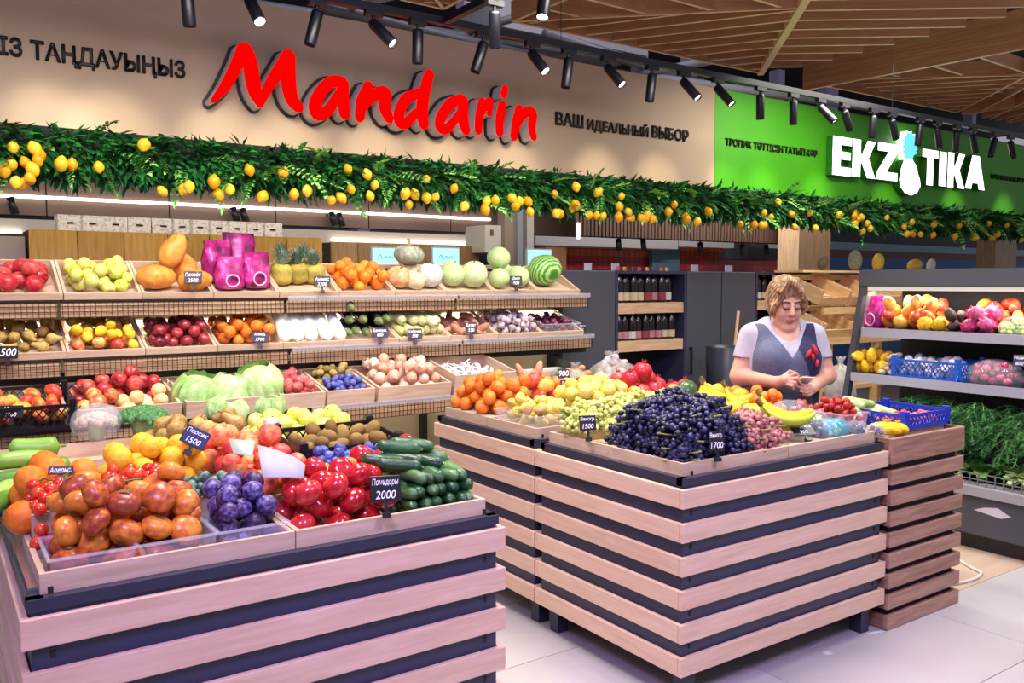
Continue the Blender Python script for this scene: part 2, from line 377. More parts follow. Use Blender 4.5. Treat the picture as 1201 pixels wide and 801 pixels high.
def letter_at(chr_, x0, x1, yt, yb):
    YG = YF - .075
    a = at(*zz4(x0, yb), Y=YG); b = at(*zz4(x1, yb), Y=YG); t = at(*zz4((x0 + x1) / 2, yt), Y=YG); bt = at(*zz4((x0 + x1) / 2, yb), Y=YG)
    wd, ht = b.x - a.x, t.z - bt.z
    m_ = MB(); m_.mi(1).prism([(p[0] * wd, p[1] * ht) for p in GL[chr_]], 0, .07, front=0)
    lo = obj('sign_letter', m_.fix('sign_letter', [M_LIT, M_LSIDE]), gb, Vector((a.x, YG, bt.z)) - gb.location); lo['label'] = 'glowing white block letter'
for args in [('E', 80, 190, 152, 378), ('K', 196, 332, 172, 390), ('Z', 340, 460, 190, 405), ('T', 602, 695, 227, 435), ('I', 702, 744, 240, 440), ('K', 752, 852, 248, 450), ('A', 856, 970, 262, 458)]: letter_at(*args)
# pineapple emblem of the sign: lobed white body, blue feathered crown
YG = YF - .085
pts = [(500, 285), (545, 278), (575, 330), (580, 365), (592, 400), (596, 440), (575, 480), (540, 495), (505, 480), (478, 440), (472, 400), (482, 340)]
P = [at(*zz4(*q), Y=YG) for q in pts]; c0 = sum(P, Vector()) / len(P)
m_ = MB().mi(1).prism([(p.x - c0.x, p.z - c0.z) for p in P], 0, .075, front=0)
pe = obj('pineapple_emblem', m_.fix('pineapple_emblem', [M_LIT, M_LSIDE]), gb, c0 - gb.location); pe['label'] = 'glowing white pineapple body with blue crown'
M_CYAN = mat('lit_blue_face', '6fd8f2', .4, emit='62d2f0', estr=1.1)
cr = [(505, 280), (502, 250), (488, 240), (500, 225), (486, 205), (500, 195), (490, 172), (503, 165), (497, 145), (510, 145), (520, 118), (530, 135), (545, 120), (550, 145), (565, 135), (563, 160), (580, 160), (570, 182), (582, 190), (572, 208), (580, 225), (568, 235), (576, 252), (558, 258), (548, 280)]
P = [at(*zz4(*q), Y=YG - .01) for q in cr]
m_ = MB().mi(1).prism([(p.x - c0.x, p.z - c0.z) for p in P], -.012, .06, front=0)
obj('crown', m_.fix('crown', [M_CYAN, M_LIT]), pe)

# ================================================================== lemon garland under the boards
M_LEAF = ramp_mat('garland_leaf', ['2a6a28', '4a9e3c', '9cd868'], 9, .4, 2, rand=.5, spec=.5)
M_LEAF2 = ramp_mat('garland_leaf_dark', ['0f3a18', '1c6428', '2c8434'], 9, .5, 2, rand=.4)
M_LEMON = ramp_mat('garland_lemon', ['e09a10', 'f2b71c', 'f7cf3a'], 10, .35, 2, rand=.5)
M_LEMSTEM = mat('garland_stem', '3c5a22', .6)
def leaflet(mb, p, d, up, l, wd):
    d = d.normalized(); s = d.cross(up).normalized(); n = s.cross(d)
    a, b, c_, e = p, p + d * l * .5 + s * wd + n * l * .06, p + d * l - n * l * .05, p + d * l * .5 - s * wd + n * l * .06
    mb.add([a, b, p + d * l * .5 - n * l * .02, e, c_], [(0, 1, 2), (0, 2, 3), (1, 4, 2), (2, 4, 3)])
def spray_mesh(seed, fern):
    r = random.Random(seed); mb = MB(); L0 = r.uniform(.24, .34); pts = []
    for i in range(9):
        t = i / 8; pts.append(Vector((L0 * t, .03 * math.sin(t * 3 + seed), -.12 * t * t)))
    mb.mi(1).tube(pts, .0025, 4); mb.mi(0)
    for i in range(1, 9):
        for s in (-1, 1):
            t = i / 8; d = Vector((.75 if fern else .5, s * 1.0, r.uniform(-.35, .25)))
            l = (.085 if fern else .075) * (1.15 - .55 * t) * r.uniform(.6, .88)
            leaflet(mb, pts[i], d, Vector((0, 0, 1)), l, .011 if fern else .019)
            if fern: leaflet(mb, (pts[i] + pts[i - 1]) / 2, Vector((.8, s * .9, r.uniform(-.5, .1))), Vector((0, 0, 1)), l * .9, .010)
    leaflet(mb, pts[-1], Vector((1, 0, -.6)), Vector((0, 0, 1)), .07, .014)
    return mb.mesh('leaf_spray', [M_LEAF, M_LEMSTEM])
SPR = [spray_mesh(i, i % 3 != 2) for i in range(6)]
gar = thing('lemon_garland', 'green leafy garland with yellow lemons hanging along the sign boards', 'garland', (5.5, YF - .1, ZB - .15))
XG0, XG1 = -.3, at(1201, 240, Y=YF).x + .3
obj('recess_backing', MB().b2(XG0, XG1, YF - .06, YF + .1, ZB - .27, ZB - .004).mesh('recess_backing', mat('dark_recess_shade', '0d1810', .9)), gar, -gar.location)  # added backing; its near-black colour paints the shaded recess under the boards
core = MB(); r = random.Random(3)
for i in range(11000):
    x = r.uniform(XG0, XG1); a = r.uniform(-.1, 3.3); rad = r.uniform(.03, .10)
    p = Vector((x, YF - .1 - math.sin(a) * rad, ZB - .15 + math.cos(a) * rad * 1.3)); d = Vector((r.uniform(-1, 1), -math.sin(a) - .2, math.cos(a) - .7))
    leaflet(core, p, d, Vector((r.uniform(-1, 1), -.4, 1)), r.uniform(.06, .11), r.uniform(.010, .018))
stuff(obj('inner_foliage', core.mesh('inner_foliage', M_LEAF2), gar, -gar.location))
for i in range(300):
    x = XG0 + (XG1 - XG0) * (i + r.random()) / 300; a = r.uniform(.25, 2.5)
    dirv = Vector((r.uniform(-.9, .9), -math.sin(a) - .15, math.cos(a) * .8 - .15)).normalized()
    p = Vector((x, YF - .13, ZB - .14 + r.uniform(-.05, .05)))
    q = dirv.to_track_quat('X', 'Z'); s = r.uniform(.6, .88)
    obj('leaf_spray', SPR[i % 6], gar, p - gar.location, (q.to_matrix() @ Matrix.Rotation(r.uniform(-.8, .8), 3, 'X')).to_euler(), s)
lem = MB().lathe([(0, -1.3), (.28, -1.16), (.62, -.85), (.92, -.4), (1, 0), (.92, .4), (.64, .82), (.3, 1.12), (.12, 1.24), (0, 1.28)], 12).mesh('lemon', M_LEMON, True)
lem_px = [(15, 173), (39, 198), (44, 188), (72, 192), (84, 193), (46, 182), (5, 200), (18, 214), (26, 218), (115, 196), (170, 170), (190, 230), (216, 222), (221, 219), (256, 240), (250, 213), (270, 222), (308, 231), (332, 203), (345, 228), (390, 237), (400, 232), (412, 222), (408, 198), (435, 230), (475, 227), (486, 228), (500, 232), (511, 231), (500, 210), (533, 221), (545, 242), (570, 246), (582, 235), (610, 236), (620, 236), (622, 250), (653, 257), (571, 236), (480, 240), (690, 255), (708, 255), (726, 259), (740, 258), (758, 260), (676, 219), (729, 230), (790, 240), (805, 257), (699, 268), (783, 250), (830, 248), (868, 265), (884, 268), (893, 269), (912, 237), (904, 255), (950, 250), (1003, 262), (1010, 255), (1012, 272), (1018, 262), (1041, 255), (1060, 266), (1020, 268), (1095, 263), (1094, 282), (1120, 280), (1145, 284), (1142, 292), (1160, 262), (1180, 264), (1064, 277), (1079, 282), (985, 252), (1170, 275)]
for i in range(40): lem_px.append((r.uniform(0, 1201), None))
for px, py in lem_px:
    if py is None: py = 150 + px * .078 + r.uniform(20, 60)
    p = at(px + r.uniform(-1, 1), py, Y=YF - .275 + r.uniform(-.03, .03)); p.z = max(p.z, ZB - .33)
    obj('lemon', lem, gar, p - gar.location, (r.uniform(-.6, .6), r.uniform(-.6, .6), r.uniform(0, 6)), r.uniform(.026, .035))

# ================================================================== track with spotlights
TY, TZ = 4.3, at(600, 45, Y=4.3).z
xa, xb = at(150, -40, Y=TY).x, at(1201, 160, Y=TY).x + 1
tr = thing('lighting_track', 'long black ceiling lighting track in front of the sign boards', 'lighting track', (xa, TY, TZ))
obj('rail', MB().b2(0, xb - xa, -.02, .02, 0, .04).mesh('rail', M_BLACK), tr)
for k in range(3):
    x = 2.5 + k * 3.6; obj('suspension_rod', MB().b2(-.0015, .0015, -.0015, .0015, .04, 1.6).mesh('suspension_rod', M_BLACK), tr, (x, 0, 0))
jx = at(521, 32, Y=TY).x
tr2 = thing('lighting_track', 'black cross track running from the long track toward the viewer', 'lighting track', (jx, TY - .021, TZ + .002))
obj('rail', MB().b2(-.02, .02, -2.6, 0, 0, .04).mesh('rail', M_BLACK), tr2)
M_LENS = emis('lit_lens', 'fff6e6', 14); M_LENSOFF = mat('dark_lens', 'b9bac4', .3)
body = MB().mi(0).lathe([(0, .012), (.026, .012), (.031, 0), (.031, -.165), (.029, -.172), (.026, -.168), (.026, -.15)], 18).mesh('lamp_body', mat('black_lamp', '101018', .35), True)
lensm = {1: MB().lathe([(0, -.156), (.0258, -.156), (.0258, -.152)], 18).mesh('lens', M_LENS, True), 0: MB().lathe([(0, -.156), (.0258, -.156), (.0258, -.152)], 18).mesh('lens', M_LENSOFF, True)}
adap = MB().b2(-.05, .05, -.018, .018, -.03, 0).mesh('adapter', M_BLACK); arm = MB().tube([(0, 0, -.03), (0, 0, -.062)], .011, 8).mesh('arm', M_BLACK)
SPOTS = [(218, 0, .1, .1, 0), (293, 1, .1, -.85, 0), (372, 0, -.25, .05, 0), (438, 1, .55, -.85, 0), (490, 0, .0, .05, 0), (567, 0, -.3, .1, 0), (624, 1, .2, -.85, 0), (667, 0, -.1, .05, 0), (713, 1, .25, -.85, 0), (765, 0, -.08, .05, 0), (802, 1, .25, -.85, 0), (842, 1, .25, -.85, 0), (892, 0, .15, .1, 0), (931, 0, .15, .1, 0), (963, 1, .3, -.85, 0), (991, 0, .75, .1, 0), (1025, 0, .05, .1, 0), (1047, 0, .6, .1, 0), (1080, 0, 0, .1, 0), (1100, 1, .3, 0, 0), (1123, 0, .1, .1, 0), (1142, 0, .6, .1, 0), (1186, 0, .8, .1, 0), (1168, 0, -.3, .1, 0)]
def spot(loc, aimv, lit, label):
    t = thing('track_spotlight', label, 'spotlight', loc, 0, 'track spotlights')
    obj('adapter', adap, t); obj('arm', arm, t)
    q = Vector(aimv).to_track_quat('-Z', 'Y')
    b_ = obj('lamp_body', body, t, (0, 0, -.066), q.to_euler()); ln = obj('lens', lensm[lit], b_)
    if lit:
        l = bpy.data.lights.new('spot_beam', 'SPOT'); l.energy = 60; l.color = (1, .92, .8); l.spot_size = R(62); l.spot_blend = .7; l.shadow_soft_size = .03
        lo = bpy.data.objects.new('spot_beam', l); C.objects.link(lo); lo.parent = b_; lo.location = (0, 0, -.18)
    return t
cnt_ = [0, 0]
for i, (px, lit, ax, ay, _) in enumerate(sorted(SPOTS)):
    cnt_[lit] += 1
    x = at(px, 60 + (px - 700) * .176, Y=TY).x
    nb = 'glowing' if lit else 'dark'
    spot((x, TY, TZ), (ax, ay, -1), lit, f'black track spotlight with {"glowing" if lit else "unlit"} lens, {ORD[cnt_[lit] - 1]} such one from the left on the long track')
for (px, py, ax, ay, lit, lab) in [(580, 12, .2, .3, 0, 'black spotlight with unlit lens on the cross track'), (640, -6, -.35, -.3, 1, 'black spotlight with glowing lens on the cross track')]:
    p = at(px, py, X=jx); spot((jx, max(p.y, TY - 2.4), TZ), (ax, ay, -1), lit, lab)
# added spot beams without fixtures by the track; they make the boards' pale pools
for px in (60, 130, 260, 340, 440, 520, 600, 700, 770, 850, 895, 960, 1040, 1120, 1180):
    x = at(px, 170, Y=YF).x
    l = bpy.data.lights.new('added_sign_beam', 'SPOT'); l.energy = 34; l.color = (1, .9, .72); l.spot_size = R(40); l.spot_blend = 1; l.shadow_soft_size = .04
    lo = bpy.data.objects.new('added_sign_beam', l); C.objects.link(lo); lo.location = (x - .15, TY + .05, TZ - .2)
    lo.rotation_euler = (Vector((x, YF - .05, ZB - .03)) - lo.location).to_track_quat('-Z', 'Y').to_euler()

# ================================================================== slatted timber ceiling rafts
ZR = 3.72
M_RAFT = wood('ceiling_slat', ['b0764e', 'c68c60', 'd8a274'], 'X'); M_RAFTE = mat('pale_batten_lit_edge', 'f6dcb8', .5)
unit = MB(); unit.mi(0).box((0, 0, .5), (1, 1, 1)); unit.m[0] = 1  # underside face gets the pale colour, painting light along the lower edge
unit = unit.mesh('slat', [M_RAFT, M_RAFTE])
unitp = MB(); unitp.box((0, 0, .5), (1, 1, 1)); unitp = unitp.mesh('batten', [M_RAFTE])
def slat(parent, a, b, z, h, th, name='slat', me=None):
    a, b = Vector((a[0], a[1])), Vector((b[0], b[1])); l = (b - a).length
    if l < .08: return
    m = (a + b) / 2; ang = math.atan2(b.y - a.y, b.x - a.x)
    obj(name, me or unit, parent, Vector((m.x, m.y, z)) - parent.location, (0, 0, ang), (l, th, h))
def clip(poly, p, d):
    ts = []
    n = len(poly)
    for i in range(n):
        a, b = poly[i], poly[(i + 1) % n]; e = (b[0] - a[0], b[1] - a[1]); den = d[0] * e[1] - d[1] * e[0]
        if abs(den) < 1e-9: continue
        t = ((a[0] - p[0]) * e[1] - (a[1] - p[1]) * e[0]) / den; u = ((a[0] - p[0]) * d[1] - (a[1] - p[1]) * d[0]) / den
        if -1e-6 <= u <= 1 + 1e-6: ts.append(t)
    return (min(ts), max(ts)) if len(ts) >= 2 else None
def fam(parent, px_poly, d0, d1, sp, start=.5):
    poly = [tuple(at(x, y, Z=ZR)[:2]) for x, y in px_poly]
    A, B = at(*d0, Z=ZR), at(*d1, Z=ZR); d = (B - A).xy.normalized(); n = Vector((-d.y, d.x))
    pr = [n.dot(Vector(p)) for p in poly]; t = min(pr) + sp * start
    while t < max(pr):
        o = n * t; c_ = clip(poly, o, d)
        if c_: slat(parent, o + d * c_[0], o + d * c_[1], ZR, .13, .032)
        t += sp
def edge(parent, a, b, h=.16, th=.03, z=None, name='edge_board'):
    A, B = at(*a, Z=ZR), at(*b, Z=ZR); slat(parent, A.xy, B.xy, ZR - .012 if z is None else z, h, th, name)
r1 = thing('slatted_ceiling_raft', 'large brown timber slat ceiling raft above the track lights, left of the pale batten', 'ceiling panel', at(760, 20, Z=ZR))
fam(r1, [(601, 24), (893, 85), (940, 8)], (790, 62), (900, 50.5), .25)
fam(r1, [(601, 24), (940, 8), (960, -25), (700, -60), (655, 0)], (560 / 3.87 + 590, 0), (770 / 3.87 + 590, 14.2), .36)
for a, b in [((601, 24), (893, 85)), ((601, 24), (668, -4)), ((601, 24), (940, 8))]: edge(r1, a, b)
r2 = thing('slatted_ceiling_raft', 'brown timber slat ceiling raft between the pale batten and the broad beam', 'ceiling panel', at(1000, 30, Z=ZR))
fam(r2, [(895, 84), (945, 78), (1205, 14), (1205, -40), (965, -33)], (912, 37.5), (1112, 34.5), .25)
A, B = at(892, 86, Z=ZR), at(958, -22, Z=ZR); slat(r2, A.xy, B.xy, ZR - .02, .08, .06, 'batten', unitp)
bm1 = thing('ceiling_beam', 'broad brown timber beam board crossing the slatted ceiling', 'beam', at(1070, 60, Z=ZR))
edge(bm1, (943, 95), (1260, 32), .34, .05, ZR - .10, 'beam_board')
r3 = thing('slatted_ceiling_raft', 'triangular timber slat ceiling raft with chevron slats behind the broad beam', 'ceiling panel', at(1100, 90, Z=ZR))
fam(r3, [(975, 92), (1215, 86), (1215, 92), (1122, 131)], (1010, 103), (1180, 93), .22)
fam(r3, [(950, 94), (1215, 41), (1215, 86), (975, 92)], (1060, 72), (1110, 87), .42)
for a, b in [((945, 95), (1122, 131)), ((1122, 131), (1220, 80)), ((975, 92.5), (1215, 87))]: edge(r3, a, b)
r4 = thing('slatted_ceiling_raft', 'small timber slat ceiling raft at the right edge beyond the chevron raft', 'ceiling panel', at(1180, 120, Z=ZR))
fam(r4, [(1132, 133), (1215, 88), (1230, 150), (1170, 142)], (1130, 131), (1200, 92), .3)
fam(r4, [(1132, 134), (1235, 118), (1235, 155)], (1140, 138), (1200, 122), .3, .3)
edge(r4, (1128, 133), (1225, 121))
r5 = thing('slatted_ceiling_raft', 'corner of another timber slat raft at the top edge above the red letters', 'ceiling panel', at(520, -10, Z=ZR))
edge(r5, (470, -2), (520, 9)); edge(r5, (520, 9), (545, -4)); edge(r5, (510, -4), (520, 9))
fam(r5, [(470, -3), (520, 8), (545, -5), (560, -30), (440, -30)], (480, -8), (540, -6), .25)
# ================================================================== stall behind the shelving
def slab(name, px0, px1, py0, py1, Y, dy, m, kind='structure', label=None, cat=None, group=None, z0=None, z1=None):
    a, b = at(px0, py1, Y=Y), at(px1, py1, Y=Y); t = at(px0, py0, Y=Y)
    zz0 = a.z if z0 is None else z0; zz1 = t.z if z1 is None else z1
    c = Vector(((a.x + b.x) / 2, Y, zz0))
    o = obj(name, MB().b2(-(b.x - a.x) / 2, (b.x - a.x) / 2, 0, dy, 0, zz1 - zz0).mesh(name, m), None, c)
    if kind: o['kind'] = kind
    if label: tag(o, label, cat, group)
    return o
M_TAUPE = ramp_mat('taupe_panel', ['6b5750', '75605a'], 2, .5, 2); M_TAUPEB = mat('taupe_joint', '352a28', .8)
zl = at(300, 263, Y=7.5).z
wi = struct('wall_inner', MB().b2(-4, 6.1, 7.52, 7.6, zl, 3.4).mesh('inner_fascia', M_TAUPEB))
pm = MB().b2(-.445, .445, 0, .03, 0, .9).mesh('panel', M_TAUPE)
for k in range(11): obj('panel', pm, wi, (-3.5 + .9 * k + .25, 7.49, zl + .002))
M_STRIP = emis('led_strip', 'fff2dc', 5.0)
def led(px0, py0, px1, py1, Y, lab, power=0, th=.022):
    a, b = at(px0, py0, Y=Y), at(px1, py1, Y=Y); z = (a.z + b.z) / 2
    t = tag(obj('led_strip', MB().b2(-(b.x - a.x) / 2, (b.x - a.x) / 2, -.012, .012, 0, th).mesh('led_strip', M_STRIP), None, ((a.x + b.x) / 2, Y, z)), lab, 'light strip')
    return t
led(-30, 229, 575, 259, 7.47, 'long glowing light strip under the garland on taupe panels')
led(389, 281.5, 566, 288.5, 7.185, 'short glowing light strip under the white beam behind pumpkins')
led(-30, 273, 25, 273.5, 7.185, 'short glowing light strip at the left edge above pomegranates')
o = slab('white_beam', -40, 566, 253, 268, 7.2, .3, mat('white_soffit', 'b9b1a9', .6), None, 'long off-white soffit beam behind the fruit shelving', 'beam', z0=at(470, 287, Y=7.2).z, z1=at(470, 273, Y=7.2).z)
slab('white_beam', 628, 795, 276, 290, 8.6, .3, mat('white_soffit2', 'c6c2c4', .6), None, 'white soffit beam above the red tiled wall', 'beam', z0=at(720, 290, Y=8.6).z, z1=at(720, 276, Y=8.6).z)
slab('white_beam', 796, 953, 284, 291, 8.6, .3, mat('white_soffit2', 'c6c2c4', .6), None, 'white soffit beam above the kitchen hood', 'beam', z0=at(870, 291.5, Y=8.6).z, z1=at(870, 284, Y=8.6).z)
# golden wood counter back with planks
def planks(name, px0, px1, pyt, Y, wd, mats, lab):
    a, b = at(px0, pyt, Y=Y), at(px1, pyt, Y=Y); zt = at((px0 + px1) / 2, pyt, Y=Y).z; n = max(1, round((b.x - a.x) / wd)); w_ = (b.x - a.x) / n
    t = thing(name, lab, 'cabinet', ((a.x + b.x) / 2, Y, 0))
    obj('carcass', MB().b2(-(b.x - a.x) / 2, (b.x - a.x) / 2, .02, .35, 0, zt - .004).mesh('carcass', mat('cabinet_dark_brown', '3a2b17', .8)), t)  # dark brown carcass, showing at the plank joints
    me = [MB().b2(-w_ / 2 + .003, w_ / 2 - .003, 0, .02, 0, zt).mesh('plank', m) for m in mats]
    for i in range(n): obj('plank', me[i % len(me)], t, (a.x + w_ * (i + .5) - (a.x + b.x) / 2, 0, 0))
    return zt
MG = [wood('golden_plank_a', ['b58a3e', 'c4984a', 'd0a858'], 'Z', .45), wood('golden_plank_b', ['a98036', 'b98f44', 'c59c50'], 'Z', .45)]
MW2 = [wood('brown_plank_a', ['8a6a48', '9c7a55', 'a98863'], 'Z', .5), wood('brown_plank_b', ['7d5f40', '90704d', '9d7c58'], 'Z', .5)]
zt = planks('wood_cabinet', 33, 378, 274, 6.0, .26, MG, 'golden wood panelled bar cabinet behind the top fruit crates')
planks('wood_cabinet', 388, 562, 286, 6.6, .24, MW2, 'brown wood panelled bar front behind pumpkins and oranges')
slab('pilaster', -20, 31, 276, 330, 6.05, .2, mat('cream_pilaster', 'a89a90', .6), None, 'cream wall end panel left of the golden wood cabinet', 'panel', z0=0, z1=at(15, 277, Y=6.05).z)
M_BOXW = ramp_mat('white_speckled_box', ['a8a4a0', 'dcd8d4', 'e8e4e2'], 60, .7, 3)
bx_me = shared('wbox', lambda: MB().b2(-.07, .07, 0, .18, 0, .1).mesh('box_body', M_BOXW)); bx_sl = shared('wslot', lambda: MB().b2(-.02, .02, -.002, 0, .045, .055).mesh('handle_slot', M_BLACK))
names = ['first', 'second', 'third', 'fourth', 'fifth', 'sixth', 'seventh', 'eighth', 'ninth', 'tenth', 'eleventh']
for i, px in enumerate([83, 109, 136, 164, 192, 214, 235, 257, 279, 300, 320]):
    p = at(px, 275, Y=6.04); t = thing('storage_box', f'white speckled carton on golden wood cabinet, {names[i]} from the left', 'box', (p.x, 6.04, zt), 0, 'white cartons on the cabinet')
    obj('box_body', bx_me, t); obj('handle_slot', bx_sl, t)
# menu screens
M_SCR = mat('lit_screen', 'a8e4f0', .3, emit='9fe2f2', estr=.75); M_SCRI = mat('screen_script', '3f9fc0', .4, emit='3d93b6', estr=.3)
for i, (a_, b_, yt, yb, lab) in enumerate([(437, 467, 291, 311, 'pale blue menu screen behind the grey pumpkin, left of it'), (508, 538, 291, 312, 'pale blue menu screen behind the white pumpkin, right of it'), (619, 646, 293, 312, 'pale blue menu screen behind the watermelon')]):
    A, B, T = at(a_, yb, Y=6.1), at(b_, yb, Y=6.1), at(a_, yt, Y=6.1); wd, ht = B.x - A.x, T.z - A.z
    t = thing('menu_screen', lab, 'screen', ((A.x + B.x) / 2, 6.1, A.z - .12))
    obj('stand', MB().b2(-.02, .02, .01, .03, -1.2, .14).b2(-.1, .1, -.05, .1, -A.z + .12, -A.z + .14).mesh('stand', M_BLACK), t)
    obj('frame', MB().b2(-wd / 2 - .012, wd / 2 + .012, 0, .02, .108, .132 + ht).mesh('frame', mat('silver_frame', 'a7b2ba', .4)), t)
    s_ = obj('display', MB().b2(-wd / 2, wd / 2, -.004, 0, .12, .12 + ht).mesh('display', M_SCR), t)
    pts = catmull([(-.3 * wd, 0, .12 + ht * .45), (-.2 * wd, 0, .12 + ht * .65), (-.12 * wd, 0, .12 + ht * .4), (0, 0, .12 + ht * .58), (.08 * wd, 0, .12 + ht * .42), (.18 * wd, 0, .12 + ht * .56), (.3 * wd, 0, .12 + ht * .45)], 4)
    obj('script_mark', MB().tube([p + Vector((0, -.005, 0)) for p in pts], .003, 4).mesh('script_mark', M_SCRI), s_)
# grey meter box and steel post
t = thing('meter_box', 'pale grey metal wall box beside the steel post above melons', 'box', at(577, 296, Y=6.4))
obj('housing', MB().b2(-.085, .085, -.02, .31, 0, .24).mesh('housing', mat('pale_grey_box', 'b5b0ab', .5)), t); obj('lock', MB().b2(-.03, .0, -.026, -.02, .15, .2).mesh('lock', mat('brown_lock', '55483c', .6)), t)
for (a_, b_, Y, m, lab) in [(592, 607, 6.7, mat('taupe_post', '8d7b6e', .6), 'taupe square post behind the melons'), (607, 613, 6.65, mat('steel_post', '9aa0a8', .35, .4), 'narrow steel post behind the melons'), (618, 626, 6.9, mat('grey_post', 'a8a39f', .6), 'pale grey post left of the red tiled wall')]:
    slab('post', a_, b_, 200, 330, Y, .12, m, None, lab, 'post', z0=0, z1=3.3)
ZCAB = at(800, 318, Y=5.3).z
# red and orange tiled kitchen wall
def tile_mat(name, c1, c2, mort):
    m, nt, b = newmat(name); N, L = nt.nodes, nt.links
    tc = N.new('ShaderNodeTexCoord'); br = N.new('ShaderNodeTexBrick'); br.offset = 0; br.inputs['Scale'].default_value = 1
    mp = N.new('ShaderNodeMapping'); mp.inputs['Rotation'].default_value = (R(90), 0, 0)
    br.inputs['Color1'].default_value = (*srgb(c1), 1); br.inputs['Color2'].default_value = (*srgb(c2), 1); br.inputs['Mortar'].default_value = (*srgb(mort), 1)
    br.inputs['Brick Width'].default_value = .1; br.inputs['Row Height'].default_value = .1; br.inputs['Mortar Size'].default_value = .006
    L.new(tc.outputs['Object'], mp.inputs[0]); L.new(mp.outputs[0], br.inputs['Vector']); L.new(br.outputs[0], b.inputs['Base Color']); b.inputs['Roughness'].default_value = .3
    return m
zmid = at(800, 303, Y=9.0).z
wr = slab('wall_kitchen', 625, 960, 288, 330, 9.0, .1, tile_mat('red_tile', 'c42c38', 'ae2634', '7a2028'), z0=0, z1=zmid)
wo = slab('wall_kitchen_upper', 625, 960, 280, 303, 9.0, .1, tile_mat('orange_tile', 'd0642e', 'c05628', '86391c'), z0=zmid, z1=2.6)
slab('door_1', 765, 797, 283, 330, 8.9, .08, mat('teal_door', '5f8793', .4), z0=0, z1=at(780, 283, Y=8.9).z)
slab('door_2', 640, 664, 288, 330, 6.9, .2, wood('brown_box', ['7c5540', '8b6049'], 'Z'), None, 'small brown wooden cabinet behind the watermelon', 'cabinet', z0=0, z1=at(650, 290, Y=6.9).z).name = 'side_cabinet'
hp = at(888, 305, Y=8.3)
hm = MB(); w0, w1, h_ = .52, .34, at(888, 291, Y=8.3).z - hp.z
hm.add([(-w0, -.3, 0), (w0, -.3, 0), (w0, .3, 0), (-w0, .3, 0), (-w1, -.1, h_), (w1, -.1, h_), (w1, .3, h_), (-w1, .3, h_)], [(3, 2, 1, 0), (4, 5, 6, 7), (0, 1, 5, 4), (1, 2, 6, 5), (2, 3, 7, 6), (3, 0, 4, 7)]); hm.b2(-.16, .16, 0, .3, h_, h_ + 1)
tag(obj('extractor_hood', hm.mesh('extractor_hood', mat('steel_hood', '4c4a52', .35, .5)), None, hp), 'grey steel kitchen extractor hood before the red tiles', 'hood')
# ribbed brown bulkhead
a, b = at(676, 255, Y=6.8), at(956, 255, Y=6.8); z0 = at(800, 281, Y=6.8).z
rb = struct('wall_bulkhead', MB().b2(a.x, b.x, 6.83, 7.0, z0, z0 + .9).mesh('bulkhead', mat('bulkhead_core', '2a1d18', .8)))
mb = MB(); n = int((b.x - a.x) / .05)
for i in range(n): mb.b2(a.x + i * .05, a.x + i * .05 + .03, 6.8, 6.83, z0, z0 + .9)
stuff(obj('rib', mb.mesh('rib', mat('brown_rib', '4d362c', .6)), rb))
tag(obj('led_strip', MB().b2(-.012, .012, -.02, 0, 0, .16).mesh('led_strip', M_STRIP), None, at(677.5, 280, Y=6.799)), 'short vertical light strip hanging below the garland near the watermelon', 'light strip')
for si_, (px, py) in enumerate(((12, 243), (273, 253), (284, 254), (388, 258), (397, 259), (725, 288), (754, 288), (821, 292), (870, 294), (898, 294))):
    p = at(px, py, Y=7.40 if px < 600 else 6.9)
    t = thing('small_spotlight', f'tiny black spotlight below the garland in the back stall, {ORD[si_]} from the left', 'spotlight', p, 0, 'tiny spotlights in the back stall')
    obj('lamp_body', MB().tube([(0, 0, .07), (.03 if px < 600 else 0, -.02, -.05)], .03, 10).fix('lamp_body', M_BLACK, True), t); obj('arm', (MB().b2(-.008, .008, 0, .09, .04, .06) if px < 600 else MB().b2(-.008, .008, -.008, .008, .05, .2)).mesh('arm', M_BLACK), t)
for px in (690, 722, 815, 855):
    slab('paper_card', px - 4, px + 4, 311, 318, 5.4, .01, M_WHITE, None, 'small white card standing on the dark cabinets before the red tiles', 'card', 'white cards on the dark cabinets', z0=ZCAB, z1=ZCAB + .06)
for o_ in [o for o in C.objects if o.name.startswith('paper_card')]: pass
# timber columns and the banded wall at the right
for (a_, b_, Y, lab) in [(936, 973, 6.4, 'pale timber clad column behind the woman'), (1166, 1191, 7.0, 'pale timber clad column at the right edge above the cooler')]:
    slab('column', a_, b_, 200, 330, Y, .3, wood('column_wood', ['b0906f', 'bf9f7e', 'c9ab8b'], 'Z'), None, lab, 'column', z0=0, z1=2.9)
for (y0, y1, c, nm) in [(240, 288, '262a30', 'dark'), (288, 296, '7fa4b0', 'teal'), (296, 304, '6d3f36', 'brown'), (304, 360, '2f62a0', 'blue')]:
    z1_, z0_ = at(1080, y0, Y=9.2).z, at(1080, y1, Y=9.2).z
    A, B = at(965, 300, Y=9.2), at(1201, 300, Y=9.2)
    o = struct('wall_right_' + nm, MB().b2(A.x, B.x + 6, 9.2, 9.3, z0_ if nm != 'blue' else 0, z1_ if nm != 'dark' else 3.2).mesh('band', mat('band_' + nm, c, .6)))

